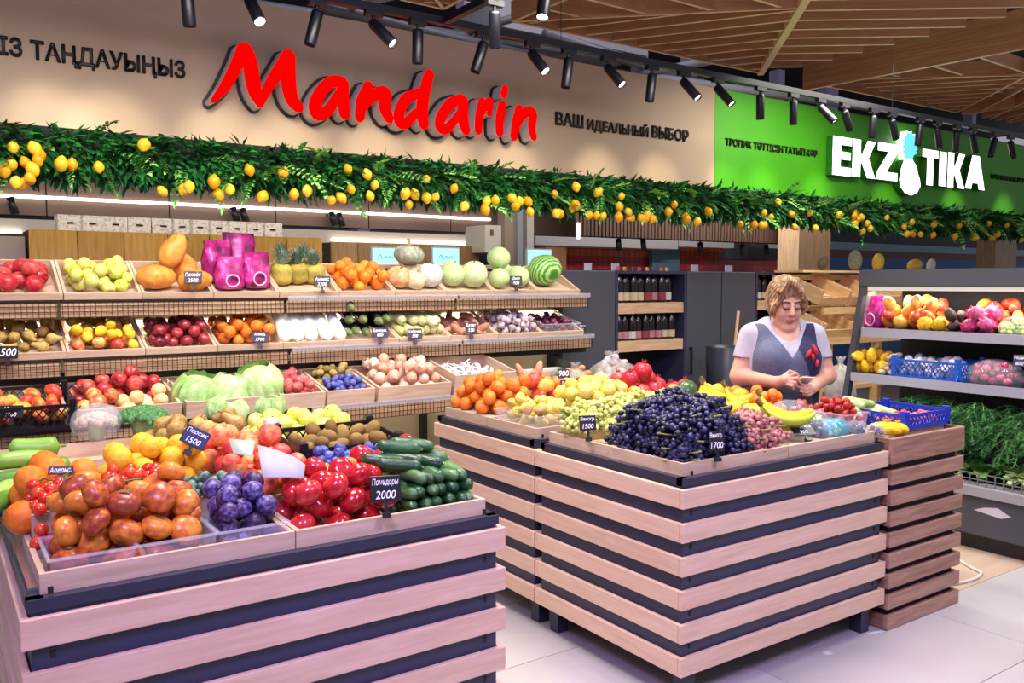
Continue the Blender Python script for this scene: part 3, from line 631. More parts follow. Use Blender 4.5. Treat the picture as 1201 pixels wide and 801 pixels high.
# ================================================================== dark cabinets with bottles (front at Y 5.3)
YC = 5.3; ZC = at(800, 318, Y=YC).z
def cabinet(label, x0, x1, shelves=None, door=False):
    t = thing('dark_cabinet', label, 'cabinet', ((x0 + x1) / 2, YC, 0)); hw = (x1 - x0) / 2
    if not shelves:
        obj('carcass', MB().b2(-hw, hw, .02, .45, 0, ZC).mesh('carcass', M_DARK), t)
        d = bevel(obj('door', MB().b2(-hw + .004, hw - .004, 0, .02, .06, ZC - .004).mesh('door', mat('graphite_door', '45464e', .4)), t))
        if door: obj('handle', MB().b2(-hw + .04, -hw + .055, -.03, -.015, .82, 1.06).b2(-hw + .04, -hw + .055, -.015, 0, .82, .84).b2(-hw + .04, -hw + .055, -.015, 0, 1.04, 1.06).mesh('handle', M_BLACK), d)
    else:
        obj('side_panel', MB().b2(-hw, -hw + .025, 0, .45, 0, ZC).mesh('side_panel', M_DARK), t); obj('side_panel', MB().b2(hw - .025, hw, 0, .45, 0, ZC).mesh('side_panel', M_DARK), t)
        obj('top_panel', MB().b2(-hw + .025, hw - .025, 0, .45, ZC - .025, ZC).mesh('top_panel', M_DARK), t)
        obj('back_panel', MB().b2(-hw + .025, hw - .025, .43, .45, 0, ZC - .025).mesh('back_panel', mat('navy_back', '14161f', .7)), t)
        for z in shelves: obj('shelf', MB().b2(-hw + .025, hw - .025, .01, .43, z - .09, z).mesh('shelf', wood('bottle_shelf_wood', ['b08f6c', 'bf9e7a', 'caab88'], 'X')), t)
    return t
xs = [at(px, 360, Y=YC).x for px in (655, 722, 805, 846, 886, 951)]
sh = [at(760, 355, Y=YC).z, at(760, 399, Y=YC).z]
cabinet('wide graphite cabinet door between fruit shelving and bottle shelves', 4.12, xs[1])
cabinet('dark open cabinet with two wood shelves of sauce bottles', xs[1] + .003, xs[2], sh)
cabinet('graphite cabinet with black bar handle right of the bottle shelves', xs[2] + .003, xs[3], door=True)
cabinet('graphite cabinet door behind the broom handle', xs[3] + .003, xs[4])
cabinet('dark open cabinet with bottles behind the woman', xs[4] + .003, xs[5], [at(918, 352, Y=YC).z])
M_GLASSD = mat('dark_bottle_glass', '140d0e', .12, spec=.7)
BL = [mat('bottle_label_cream', 'b8a880', .6), mat('bottle_label_pink', 'a06a74', .6), mat('bottle_label_red', '7e2a30', .6), mat('bottle_label_white', 'b8b2ac', .6)]
CAPM = [mat('bottle_cap_red', '8c2420', .4), mat('bottle_cap_gold', '9c7a3c', .35, .5), mat('bottle_cap_black', '1c1c1e', .4)]
bot = MB().lathe([(0, 0), (.036, 0), (.038, .01), (.038, .155), (.034, .185), (.016, .215), (.014, .26), (0, .26)], 14).mesh('glass', M_GLASSD, True)
labm = [MB().lathe([(.0386, .018), (.0386, .078)], 14).mesh('bottle_label', m, True) for m in BL]; capm = [MB().lathe([(.0158, .225), (.0158, .272), (0, .274)], 10).mesh('cap', m, True) for m in CAPM]
def bottles(x0, x1, z, n, row, labels, hs=1):
    for i in range(n):
        x = x0 + (x1 - x0) * (i + .5) / n
        t = thing('sauce_bottle', f'dark bottle with {["cream", "pink", "red", "white"][labels[i % len(labels)]]} label, {ORD[i]} from left {row}', 'bottle', (x, YC + .07 + .015 * (i % 2), z), rng.uniform(-1, 1), 'bottles in the dark cabinets')
        obj('glass', bot, t, scale=hs); obj('bottle_label', labm[labels[i % len(labels)]], t, scale=hs); obj('cap', capm[i % 3], t, scale=hs)
bottles(xs[1] + .05, xs[2] - .12, sh[0], 8, 'on the upper cabinet shelf', [0, 0, 0, 0, 2, 1, 2, 3], 1.1)
bottles(xs[1] + .05, xs[2] - .08, sh[1], 9, 'on the lower cabinet shelf', [1, 1, 3, 1, 2, 1, 1, 0, 0])
bottles(xs[4] + .05, xs[5] - .05, at(918, 352, Y=YC).z, 7, 'on the shelf behind the woman', [3, 0, 3, 2, 3])
o = tag(obj('broom_handle', MB().tube([at(866, 365, Y=5.15), at(857, 452, Y=5.0), at(845, 560, Y=4.7)], .014, 8).fix('broom_handle', wood('broom_wood', ['b9946c', 'c9a67e'], 'Z')), None), 'thin wooden broom handle leaning on the graphite cabinet', 'broom')
o = tag(obj('waste_bin', MB().lathe([(0, 0), (.16, 0), (.19, .62), (.18, .62), (.15, .02), (0, .02)], 20).mesh('waste_bin', mat('navy_bin', '1d2233', .4), True), None, (at(856, 430, Y=4.9).x, 4.92, .0), scale=(1, 1, 1.75)), 'tall dark navy bin behind the watermelons on the counter', 'bin')

# ================================================================== wooden crate display behind the cooler
M_PINE = wood('pine_crate', ['d2a86e', 'e0ba82', 'ecca98'], 'X'); M_PINEY = wood('pine_crate_side', ['d2a86e', 'e0ba82', 'ecca98'], 'Y')
def slat_crate(x, y, z, tilt, wd, dp, ht, label):
    M = Matrix.Translation((x, y, z)) @ Matrix.Rotation(tilt, 4, 'X')
    t = thing('wooden_crate', label, 'crate', M=M, group='pine crates behind the cooler')
    for i in range(5): obj('floor_slat', box_mesh(wd - .02, dp / 5 - .025, .012, M_PINE, 'floor_slat'), t, (0, dp * (i + .5) / 5 - dp / 2, .006))
    for s in (-1, 1): obj('side_board', box_mesh(.014, dp, ht, M_PINEY, 'side_board'), t, (s * (wd / 2 - .007), 0, ht / 2))
    obj('front_board', box_mesh(wd - .03, .014, ht * .55, M_PINE, 'front_board'), t, (0, -dp / 2 + .007, ht * .28))
    for k in (0, 1): obj('back_board', box_mesh(wd - .03, .014, ht * .36, M_PINE, 'back_board'), t, (0, dp / 2 - .007, ht * (.2 + .6 * k)))
    return t
XS0 = at(951, 360, Y=4.9).x
st = thing('display_stand', 'pale wooden display stand with tilted crates behind the woman', 'stand', (XS0 + 1.3, 5.0, 0))
for k in range(4):
    for s in (0, 1): obj('post', MB().b2(-.025, .025, -.025, .025, 0, 1.70 - (0 if s else .43)).mesh('post', M_PINE), st, (-1.3 + k * .86, -.2 + .5 * s, 0))
for z in (1.12, 1.40): obj('rail', MB().b2(-1.3, 1.3, -.24, -.21, z - .06, z).mesh('rail', M_PINE), st)
obj('deck', MB().b2(-1.3, 1.3, -.2, .3, .62, .66).mesh('deck', M_PINE), st)
cn = ['first', 'second', 'third', 'fourth', 'fifth', 'sixth']
for k in range(6):
    slat_crate(XS0 + .22 + k * .43, 5.02, 1.50, R(22), .42, .42, .14, f'empty pine crate in the top row behind the cooler, {cn[k]} from the left')
    slat_crate(XS0 + .22 + k * .43, 4.98, 1.20, R(22), .42, .42, .14, f'empty pine crate in the second row behind the cooler, {cn[k]} from the left')
# ================================================================== crates
def crate_parts(t, wd, dp, ht, mx=M_CRATE, my=M_CRATEY, slot=False, th=.014):
    obj('bottom', box_mesh(wd - .004, dp - .004, .012, mx, 'bottom'), t, (0, 0, .006))
    fh_ = ht if not slot else .036; obj('front_board', box_mesh(wd, th, fh_, mx, 'front_board'), t, (0, -dp / 2 + th / 2, fh_ / 2))
    if slot:
        def mk():
            m = MB(); m.b2(-wd / 2, wd / 2, -th / 2, th / 2, 0, ht * .5); m.b2(-wd / 2, wd / 2, -th / 2, th / 2, ht * .75, ht); m.b2(-wd / 2, -wd * .25, -th / 2, th / 2, ht * .5, ht * .75); m.b2(wd * .25, wd / 2, -th / 2, th / 2, ht * .5, ht * .75); return m.mesh('back_board', mx)
        obj('back_board', shared(('bk', wd, ht), mk), t, (0, dp / 2 - th / 2, 0))
    else: obj('back_board', box_mesh(wd, th, ht, mx, 'back_board'), t, (0, dp / 2 - th / 2, ht / 2))
    if slot:
        def mks(): a = dp / 2 - th; return MB().add([(x, y, z) for x in (-th / 2, th / 2) for (y, z) in ((-a, 0), (a, 0), (a, ht), (-a, .036))], [(3, 2, 1, 0), (4, 5, 6, 7), (0, 1, 5, 4), (1, 2, 6, 5), (2, 3, 7, 6), (3, 0, 4, 7)]).fix('side_board', my)
        for s in (-1, 1): obj('side_board', shared(('sbd', wd, dp, ht), mks), t, (s * (wd / 2 - th / 2), 0, 0))
    else:
        for s in (-1, 1): obj('side_board', box_mesh(th, dp - 2 * th, ht, my, 'side_board'), t, (s * (wd / 2 - th / 2), 0, ht / 2))
def crate(x, y, z, wd, dp, ht, label, tilt=0, slot=False, group=None):
    M = Matrix.Translation((x, y, z)) @ Matrix.Rotation(tilt, 4, 'X')
    t = thing('fruit_crate', label, 'crate', M=M, group=group); crate_parts(t, wd, dp, ht, slot=slot)
    return M

# ================================================================== slatted counters
def counter(label, x0, x1, y0, y1, left=True):
    """dark cabinet clad with six proud pale slats on the front and the sides"""
    t = thing('slatted_counter', label, 'counter', ((x0 + x1) / 2, (y0 + y1) / 2, 0)); hx, hy = (x1 - x0) / 2, (y1 - y0) / 2; g = .022
    m = MB().b2(-hx + g, hx - g, -hy + g, hy - g, .135, .865)
    bevel(obj('carcass', m.mesh('carcass', M_DARK), t), .003)
    obj('top_tray', MB().b2(-hx + g - .006, hx - g + .006, -hy + g - .006, -hy + g + .03, .862, .892).b2(-hx + g - .006, hx - g + .006, hy - g - .03, hy - g + .006, .862, .892).b2(-hx + g - .006, -hx + g + .03, -hy + g, hy - g, .862, .892).b2(hx - g - .03, hx - g + .006, -hy + g, hy - g, .862, .892).mesh('top_tray', mat('navy_tray', '2c2f3f', .35)), t)
    for sx in (-1, 1):
        for sy in (-1, 1):
            obj('foot', MB().b2(-.03, .03, -.03, .03, 0, .14).mesh('foot', mat('navy_foot', '23263a', .4)), t, (sx * (hx - .09), sy * (hy - .07), 0))
    # perforated corner posts (dark)
    for sx in (-1, 1):
        m = MB()
        for k in range(6):
            for q in (0, 1): m.b2(sx * (hx - g - .045) - .006, sx * (hx - g - .045) + .006, -hy + g - .0025, -hy + g + .002, .225 + k * .13 + q * .024, .242 + k * .13 + q * .024)
        stuff(obj('slot', m.mesh('slot', mat('slot_black', '0c0d14', .6)), t))
    for k in range(6):
        z = .13 + .13 * k + .0365
        bevel(obj('slat', box_mesh(2 * hx, .019, .073, M_SLAT, 'slat'), t, (0, -hy + .0095, z)), .002, 1)
        bevel(obj('slat', box_mesh(2 * hx, .019, .073, M_SLAT, 'slat'), t, (0, hy - .0095, z)), .002, 1)
        for s in (-1, 1): bevel(obj('slat', box_mesh(.019, 2 * hy - .04, .073, M_SLATY, 'slat'), t, (s * (hx - .0095), 0, z)), .002, 1)
    return t
LX0, LX1, LY0, LY1 = .15, 1.495, 2.21, 3.15
CX0, CX1 = 2.305, 3.643
counter('striped oak slat counter in the left foreground under tomatoes and persimmons', LX0, LX1, LY0, LY1)
counter('striped oak slat counter with grapes and bananas in the centre', CX0, CX1, 2.225, 3.165)
counter('striped oak slat counter behind the grapes, under mandarins and pears', CX0, CX1, 3.175, 4.12)
# price rail on the left edge of the left counter
tg = thing('price_rail', 'bright metal price rail along the left edge of the left counter', 'rail', (LX0 + .045, 2.7, .893))
obj('profile', MB().b2(-.02, .02, -.42, .42, 0, .012).mesh('profile', M_CHROME), tg); obj('end_clip', MB().b2(-.022, .022, -.43, -.42, -.004, .016).mesh('end_clip', M_CHROME), tg)
CH = .075; CZ = .866
crates = {}
def ctr_crates(tag_, x0, x1, y0, y1, names):
    g = .045; w_ = (x1 - x0 - 2 * g) / 2; d_ = (y1 - y0 - 2 * g) / 2; k = 0
    for j in (0, 1):
        for i in (0, 1):
            x, y = x0 + g + w_ * (i + .5), y0 + g + d_ * (j + .5)
            crates[(tag_, i, j)] = (crate(x, y, CZ, w_ - .004, d_ - .004, CH, names[k]), w_ - .004, d_ - .004); k += 1
ctr_crates('L', LX0, LX1, LY0, LY1, ['pale wooden crate at the front left of the left counter holding persimmons', 'pale wooden crate at the front right of the left counter holding tomatoes and cucumbers', 'pale wooden crate at the back left of the left counter holding oranges', 'pale wooden crate at the back right of the left counter under kiwis'])
ctr_crates('C', CX0, CX1, 2.225, 3.165, ['pale wooden crate at the front corner of the centre counter holding dark grapes', 'pale wooden crate on the centre counter holding bananas and bagged grapes', 'pale wooden crate on the centre counter holding green grapes', 'pale wooden crate on the centre counter before the woman holding small oranges'])
ctr_crates('B', CX0, CX1, 3.175, 4.12, ['pale wooden crate of yellow pears on the rear counter', 'pale wooden crate with pomegranates on the rear counter', 'pale wooden crate of mandarins at the far end of the rear counter', 'pale wooden crate with boxed fruit at the far right of the rear counter'])

# walnut counter
WX0, WX1, WY0, WY1 = 3.65, 4.283, 2.212, 2.68
t = thing('slatted_counter', 'narrow walnut slat counter with blue crates in front of the cooler', 'counter', ((WX0 + WX1) / 2, (WY0 + WY1) / 2, 0)); hx, hy = (WX1 - WX0) / 2, (WY1 - WY0) / 2
obj('carcass', MB().b2(-hx + .03, hx - .03, -hy + .03, hy - .03, .0, .84).mesh('carcass', mat('dark_brown_core', '2b2124', .6)), t)
obj('top', MB().b2(-hx + .022, hx - .022, -hy + .022, hy - .022, .84, .852).mesh('top', M_WALNUT), t)
M_WALY = wood('walnut_slat_side', ['6e4c40', '855e4d', '96705c'], 'Y')
for k in range(9):
    z0 = .002 + .0985 * k; z1 = z0 + (.068 if k < 8 else .118); 
    for s in (-1, 1):
        bevel(obj('slat', box_mesh(2 * hx, .022, z1 - z0, M_WALNUT, 'slat'), t, (0, s * (hy - .011), (z0 + z1) / 2)), .002, 1)
        bevel(obj('slat', box_mesh(.022, 2 * hy - .046, z1 - z0, M_WALY, 'slat'), t, (s * (hx - .011), 0, (z0 + z1) / 2)), .002, 1)

# ================================================================== tilted fruit shelving
YB = 5.42
SH = [dict(y=4.95, z=1.545, tilt=R(18)), dict(y=4.90, z=1.245, tilt=R(14)), dict(y=4.60, z=.925, tilt=R(12))]
M_CREAM = ramp_mat('cream_back', ['b8a888', 'c6b798'], 3, .6, 2)
bays = [(-.63, .57, 'leftmost bay of dark metal fruit shelving, under pomegranates'), (.57, 1.77, 'second bay of dark metal fruit shelving, under yellow apples and pink bags'), (1.77, 2.95, 'third bay of dark metal fruit shelving, under pineapples and oranges'), (2.95, 4.10, 'rightmost bay of dark metal fruit shelving, under melons and watermelon')]
M_WIRE = mat('dark_wire', '3a332e', .4, .6); M_RAILP = film('price_rail_plastic', 'c9c6c8', .3, .2)
M_UND = emis('shelf_lamp', 'fff0d8', 3.2)
for bi, (x0, x1, lab) in enumerate(bays):
    t = thing('fruit_shelving', lab, 'shelving', ((x0 + x1) / 2, YB, 0)); hw = (x1 - x0) / 2
    obj('back_panel', MB().b2(-hw, hw, 0, .03, .05, 1.70).mesh('back_panel', M_CREAM), t)
    for s in ((-1, 1) if bi == 0 else (1,)): obj('upright', MB().b2(-.02, .02, -.05, 0, 0, 1.74).mesh('upright', M_BLACK), t, (s * (hw - .02), 0, 0))
    obj('base_plinth', MB().b2(-hw, hw, -.75, 0, 0, .16).mesh('base_plinth', M_DARK), t)
    for si, S in enumerate(SH):
        dp = .42; y = S['y'] - YB; M = Matrix.Translation((0, y, S['z'])) @ Matrix.Rotation(S['tilt'], 4, 'X')
        dk = obj('shelf_deck', MB().b2(-hw + .003, hw - .003, 0, dp, -.022, -.010).mesh('shelf_deck', M_BLACK), t, M=M)
        for s in (-1, 1): obj('bracket', MB().b2(-.008, .008, .05, (YB - S['y'] - .06) / math.cos(S['tilt']), -.075, -.023).mesh('bracket', M_BLACK), t, M=Matrix.Translation((s * (hw - .045), y, S['z'])) @ Matrix.Rotation(S['tilt'], 4, 'X'))
        # wire apron hanging in front
        m = MB(); H = .085
        for i in range(int(2 * hw / .026)):
            xx = -hw + .013 + i * .026; m.b2(xx - .0016, xx + .0016, -.0016, .0016, -H, 0)
        for zz in (0, -H * .33, -H * .66, -H): m.b2(-hw + .004, hw - .004, -.003, .001, zz - .002, zz + .002)
        stuff(obj('wire_apron', m.mesh('wire_apron', M_WIRE), t, (0, y - .016, S['z'] - .012)))
        obj('apron_board', MB().b2(-hw + .01, hw - .01, 0, .008, -.08, 0).mesh('apron_board', wood('apron_wood', ['a98463', 'b8946f', 'c4a27e'], 'X')), t, (0, y + .012, S['z'] - .02))
        if bi > 1: obj('price_channel', MB().b2(-hw + .006, hw - .006, -.004, 0, -.03, 0).mesh('price_channel', M_RAILP), t, (0, y - .024, S['z'] + .004))
    obj('front_beam', MB().b2(-hw, hw, -.02, .02, -.05, 0).mesh('front_beam', M_BLACK), t, (0, SH[1]['y'] - YB + .1, 1.155))
    # lamp bars under the two upper shelves
    for z, y in ((1.40, -.16), (1.10, -.2)):
        obj('lamp_bar', MB().b2(-hw + .06, hw - .06, -.012, .012, -.012, .012).mesh('lamp_bar', M_UND), t, (0, y, z))
        l = bpy.data.lights.new('shelf_lamp', 'AREA'); l.shape = 'RECTANGLE'; l.size = 2 * hw - .12; l.size_y = .03; l.energy = 7; l.color = (1, .9, .74)
        lo = bpy.data.objects.new('shelf_lamp', l); C.objects.link(lo); lo.location = (t.location.x, YB + y, z - .016); lo.rotation_euler = (R(-35), 0, 0)
XE = [.59 - .38 * 2 + .38 * k for k in range(12)]      # crate edges along the shelves
def shelf_crate(row, k, label, wd=.376):
    S = SH[row]; dp = .40
    y, z = S['y'] + dp / 2 * math.cos(S['tilt']), S['z'] + dp / 2 * math.sin(S['tilt'])
    M = crate((XE[k] + XE[k + 1]) / 2, y, z - .006, wd, dp, .095, label, S['tilt'], True)
    return M, wd - .03, dp - .03

# ================================================================== open cooler at the right
QX, QY0, QY1 = 5.19, 1.2, 3.63
t = thing('open_cooler', 'dark grey open cooler with slanted end frame and lit shelves at the right', 'cooler', (5.7, 2.6, 0))
def part(nm, x0, x1, y0, y1, z0, z1, m): return obj(nm, MB().b2(x0 - 5.7, x1 - 5.7, y0 - 2.6, y1 - 2.6, z0, z1).mesh(nm, m), t)
M_CASE = mat('cooler_case', '474951', .45); M_LIP = mat('cooler_lip', 'a6a7ab', .35, .3)
part('kick_plate', QX + .06, 6.2, QY0, QY1, 0, .1, M_BLACK)
bevel(part('base_panel', QX, 6.2, QY0, QY1, .1, .345, M_CASE), .01)
part('bumper', QX - .03, QX + .12, QY0, QY1, .345, .40, M_LIP)
part('well', QX + .12, 6.15, QY0, QY1, .345, .36, M_BLACK)
m = MB()
for i in range(int((QY1 - QY0) / .05)): m.b2(QX + .02 - 5.7, QX + .03 - 5.7, QY0 + i * .05 - 2.6, QY0 + i * .05 + .006 - 2.6, .40, .47)
for z in (.40, .435, .47): m.b2(QX + .02 - 5.7, QX + .03 - 5.7, QY0 - 2.6, QY1 - 2.6, z, z + .005)
stuff(obj('front_grille', m.mesh('front_grille', mat('grille_wire', '8c8c8e', .4, .5)), t))
part('back_wall', 6.05, 6.2, QY0, QY1, .4, 1.72, mat('cooler_dark_back', '1d1d22', .6))
part('canopy', 5.52, 6.2, QY0, QY1, 1.60, 1.72, M_CASE)
part('canopy_fascia', 5.50, 5.525, QY0, QY1, 1.605, 1.715, mat('canopy_grey', '55565c', .4))
part('lamp_cover', 5.53, 5.60, QY0 + .05, QY1 - .05, 1.572, 1.60, mat('pale_lamp_cover', 'bfbcb0', .5, emit='fff4df', estr=.5))
l = bpy.data.lights.new('cooler_lamp', 'AREA'); l.shape = 'RECTANGLE'; l.size = .06; l.size_y = 2.2; l.energy = 16; l.color = (1, .93, .84)
lo = bpy.data.objects.new('cooler_lamp', l); C.objects.link(lo); lo.location = (5.62, 2.5, 1.565); lo.rotation_euler = (0, R(-12), 0)
fr = MB(); a = Vector((5.24 - 5.7, QY1 - 2.6, .40)); b = Vector((5.53 - 5.7, QY1 - 2.6, 1.71))
fr.add([(a.x, QY1 - 2.64, a.z), (a.x + .05, QY1 - 2.64, a.z), (b.x + .05, QY1 - 2.64, b.z), (b.x, QY1 - 2.64, b.z), (a.x, QY1 - 2.6, a.z), (a.x + .05, QY1 - 2.6, a.z), (b.x + .05, QY1 - 2.6, b.z), (b.x, QY1 - 2.6, b.z)], [(0, 1, 2, 3), (7, 6, 5, 4), (0, 4, 5, 1), (1, 5, 6, 2), (2, 6, 7, 3), (3, 7, 4, 0)])
obj('end_frame', fr.fix('end_frame', M_CASE), t)
obj('end_glass', MB().add([(a.x + .05, QY1 - 2.62, a.z), (.35, QY1 - 2.62, .4), (.35, QY1 - 2.62, 1.6), (b.x + .03, QY1 - 2.62, 1.6)], [(0, 1, 2, 3)]).mesh('end_glass', film('end_glass', 'e6efe9', .12)), t)
CS = [(5.47, 1.30), (5.36, .99)]
for (x, z) in CS:
    s_ = part('cooler_shelf', x, 6.05, QY0, QY1 - .06, z - .02, z, mat('shelf_black', '222228', .5))
    obj('shelf_edge', MB().b2(x - .02 - 5.7, x - 5.7, QY0 - 2.6, QY1 - .06 - 2.6, z - .05, z + .01).mesh('shelf_edge', mat('shelf_edge_silver', 'b8bbc8', .3, .3)), s_)
pl = obj('torn_label', MB().add([(0, 0, 0), (0, .16, .02), (0, .10, .045), (0, .02, .06), (0, -.06, .02)], [(0, 1, 2, 3, 4)]).mesh('torn_label', M_WHITE), t, (QX - .002 - 5.7, 2.45 - 2.6, .235)); pl['label'] = 'torn scrap of white label'
cb = tag(obj('power_cable', MB().tube(catmull([(5.16, 2.75, .012), (4.98, 2.62, .008), (4.86, 2.45, .008), (4.80, 2.36, .008), (4.62, 2.34, .008), (4.42, 2.42, .008), (4.30, 2.78, .008)], 6), .008, 8).fix('power_cable', mat('white_cable', 'd9d0c4', .5), True)), 'white power cable curving over the floor by the walnut counter', 'cable')
tag(obj('paper_scrap', MB().add([(0, 0, .002), (.10, -.02, .002), (.10, .0, .003), (0, .02, .003)], [(0, 1, 2, 3)]).mesh('paper_scrap', M_WHITE), None, at(1020, 745, Z=0)), 'thin white paper strip lying on the floor by the counter foot', 'paper')
tag(obj('paper_scrap', MB().add([(0, 0, .002), (.035, -.01, .002), (.04, .025, .003), (.005, .03, .003)], [(0, 1, 2, 3)]).mesh('paper_scrap', M_WHITE), None, at(970, 769, Z=0)), 'tiny white paper scrap lying on the floor before the centre counter', 'paper')
# ================================================================== fruit shapes (unit radius, z up)
def globe(nl=12, na=16, fn=None, name='fruit', m=None):
    prof = [(math.sin(math.pi * i / nl), math.cos(math.pi * i / nl)) for i in range(nl + 1)]
    prof[0] = (0, 1); prof[-1] = (0, -1)
    return MB().lathe(prof[::-1], na, f=(lambda x, y, z, a: fn(x, y, z, a)) if fn else None).mesh(name, m, True)
def dimple(z, top=.25, wid=.35, bot=.1):
    t = math.acos(max(-1, min(1, z))); return z - top * math.exp(-(t / wid) ** 2) + bot * math.exp(-((math.pi - t) / wid) ** 2)
def apple_f(x, y, z, a): k = 1 + .03 * math.cos(5 * a) * (1 - z) * .5; return (x * k, y * k, dimple(z) * .92)
def round_f(e=.97, am=.0, lob=0): return lambda x, y, z, a: (x * (1 + am * math.cos(lob * a)), y * (1 + am * math.cos(lob * a)), dimple(z, .05, .2, .04) * e)
def persim_f(x, y, z, a): k = 1 + .035 * math.cos(4 * a); return (x * k, y * k, dimple(z, .16, .45, .05) * .74)
def tomato_f(x, y, z, a): k = 1 + .03 * math.cos(6 * a) * max(0, z + .3); return (x * k, y * k, dimple(z, .16, .4, .06) * .84)
def groove_f(ex, dep=.08, wid=.35):
    def f(x, y, z, a):
        d = math.atan2(math.sin(a), math.cos(a)); k = 1 - dep * math.exp(-(d / wid) ** 2); return (x * k, y * k, dimple(z, .14, .3, .02) * ex)
    return f
def ell_f(sx, sy, sz, bend=0, taper=0): return lambda x, y, z, a: (x * sx * (1 + taper * z) + bend * z * z, y * sy * (1 + taper * z), z * sz)
def potato_f(seed):
    r = random.Random(seed); q = [(r.uniform(-2.5, 2.5), r.uniform(-2.5, 2.5), r.uniform(-2.5, 2.5), r.uniform(0, 6)) for _ in range(4)]
    def f(x, y, z, a):
        k = 1 + .09 * sum(math.sin(u * x + v * y + w_ * z + p) for u, v, w_, p in q) / 2; return (x * k * .8, y * k * .72, z * k * 1.15)
    return f
def rand_rot(r, tilt=3.2): return (r.uniform(-tilt, tilt), r.uniform(-tilt, tilt), r.uniform(0, 6.28))
FM = {}
def kind(nm, mesh, child=None, rp=1.0, upright=None): FM[nm] = (mesh if isinstance(mesh, list) else [mesh], child, rp, upright)
F = ramp_mat
kind('persimmon', globe(12, 18, persim_f, 'persimmon', F('persimmon_skin', ['93402c', 'c8662a', 'e28e34'], 2.2, .3, 3, rand=.45)), [('calyx', shared('calyx', lambda: MB().add(
    [(0, 0, .70)] + [(math.cos(math.pi * k / 4) * (.48 if k % 2 == 0 else .2), math.sin(math.pi * k / 4) * (.48 if k % 2 == 0 else .2), .70 if k % 2 else .68) for k in range(8)] + [(0, 0, .62)], [(0, 1 + k, 1 + (k + 1) % 8) for k in range(8)] + [(9, 1 + (k + 1) % 8, 1 + k) for k in range(8)]).mesh('calyx', mat('dry_calyx', '6d5f3c', .7)))) ], .86)
kind('tomato', globe(12, 18, tomato_f, 'tomato', F('tomato_skin', ['a8141f', 'c02028', 'd03a3a'], 2, .18, 2, rand=.4, spec=.6)), None, .92)
kind('plum', globe(12, 16, groove_f(1.08), 'plum', F('plum_skin', ['2b1838', '45305e', '7c72b0'], 2.6, .45, 3, rand=.25)), None, 1)
kind('blue_plum', globe(10, 14, groove_f(1.2), 'plum', F('blueplum_skin', ['2b2f5c', '485096', '7a86c8'], 3, .5, 3, rand=.2)), None, 1)
kind('orange', globe(12, 18, round_f(.97), 'orange', F('orange_skin', ['e8741a', 'f28a22', 'f79a30'], 3, .38, 2, rand=.4, bump=.35, bscale=60)), None, .98)
kind('mandarin', globe(12, 16, round_f(.86), 'mandarin', F('mandarin_skin', ['d8661a', 'e67c22', 'ef8f30'], 3, .38, 2, rand=.4, bump=.35, bscale=60)), None, .93)
kind('lemon_orange', globe(12, 16, round_f(1.0), 'orange', F('yellow_orange_skin', ['eea41a', 'f6b924', 'fac93c'], 3, .38, 2, rand=.3, bump=.3, bscale=60)), None, .98)
lemprof = [(0, -1.3), (.28, -1.16), (.62, -.85), (.92, -.4), (1, 0), (.92, .4), (.64, .82), (.3, 1.12), (.12, 1.24), (0, 1.28)]
kind('lemon', MB().lathe(lemprof, 14).mesh('lemon', F('lemon_skin', ['e6b81e', 'f2cc30', 'f6d94c'], 4, .35, 2, rand=.3, bump=.25, bscale=60), True), None, 1.05)
STEM = shared('stem', lambda: MB().tube([(0, 0, .6), (.04, 0, .85), (.1, .02, 1.08)], [.05, .04, .05], 5).mesh('stem', mat('fruit_stem', '5b4428', .8)))
def apple(nm, cols, rough=.28): kind(nm, globe(12, 16, apple_f, 'apple', F(nm + '_skin', cols, 1.8, rough, 3, (1, 1, .6), rand=.35, spec=.5)), [('stem', STEM)], .97)
apple('green_apple', ['c8cc4a', 'd6d862', 'e2e27e']); apple('red_apple', ['8e1a24', 'b42c34', 'd4624e']); apple('mixed_apple', ['b8302c', 'dc7a46', 'e8c06a'])
apple('dark_apple', ['5e1a28', '86222e', 'a83a3c'])
kind('peach', globe(12, 16, groove_f(.95, .09), 'peach', F('peach_skin', ['c23038', 'e2664a', 'f2a45c'], 1.7, .55, 3, rand=.35)), None, .97)
kind('apricot', globe(10, 14, groove_f(.95, .09), 'apricot', F('apricot_skin', ['d06a3a', 'ea9440', 'f4b45c'], 2, .5, 3, rand=.3)), None, .97)
pearprof = [(0, -1), (.35, -.97), (.72, -.75), (.92, -.4), (.95, -.05), (.8, .35), (.56, .75), (.42, 1.1), (.36, 1.4), (.25, 1.58), (0, 1.62)]
PSTEM = shared('pstem', lambda: MB().tube([(0, 0, 1.55), (.05, 0, 1.8), (.14, 0, 2.05)], [.06, .05, .06], 5).mesh('stem', mat('fruit_stem', '5b4428', .8)))
def pear(nm, cols): kind(nm, MB().lathe(pearprof, 14, f=lambda x, y, z, a: (x + .06 * max(0, z) ** 2, y, z)).mesh('pear', F(nm + '_skin', cols, 3, .5, 4, rand=.3), True), [('stem', PSTEM)], 1.08)
pear('brown_pear', ['8e6c30', 'a98a44', 'bfa45a']); pear('yellow_pear', ['c9b04a', 'dcc65c', 'e8d67a'])
kind('quince', globe(12, 14, lambda x, y, z, a: (x * (1 + .05 * math.cos(5 * a)), y * (1 + .05 * math.cos(5 * a)), dimple(z, .12, .3, .1) * 1.12), 'quince', F('quince_skin', ['c6b23c', 'd8c654', 'e4d878'], 3, .5, 3, rand=.3)), None, 1.02)
kind('kiwi', globe(12, 14, ell_f(.92, .88, 1.22), 'kiwi', F('kiwi_skin', ['6b5226', '86692f', '9c7f40'], 12, .85, 4, rand=.3, bump=.3, bscale=90)), None, 1.02)
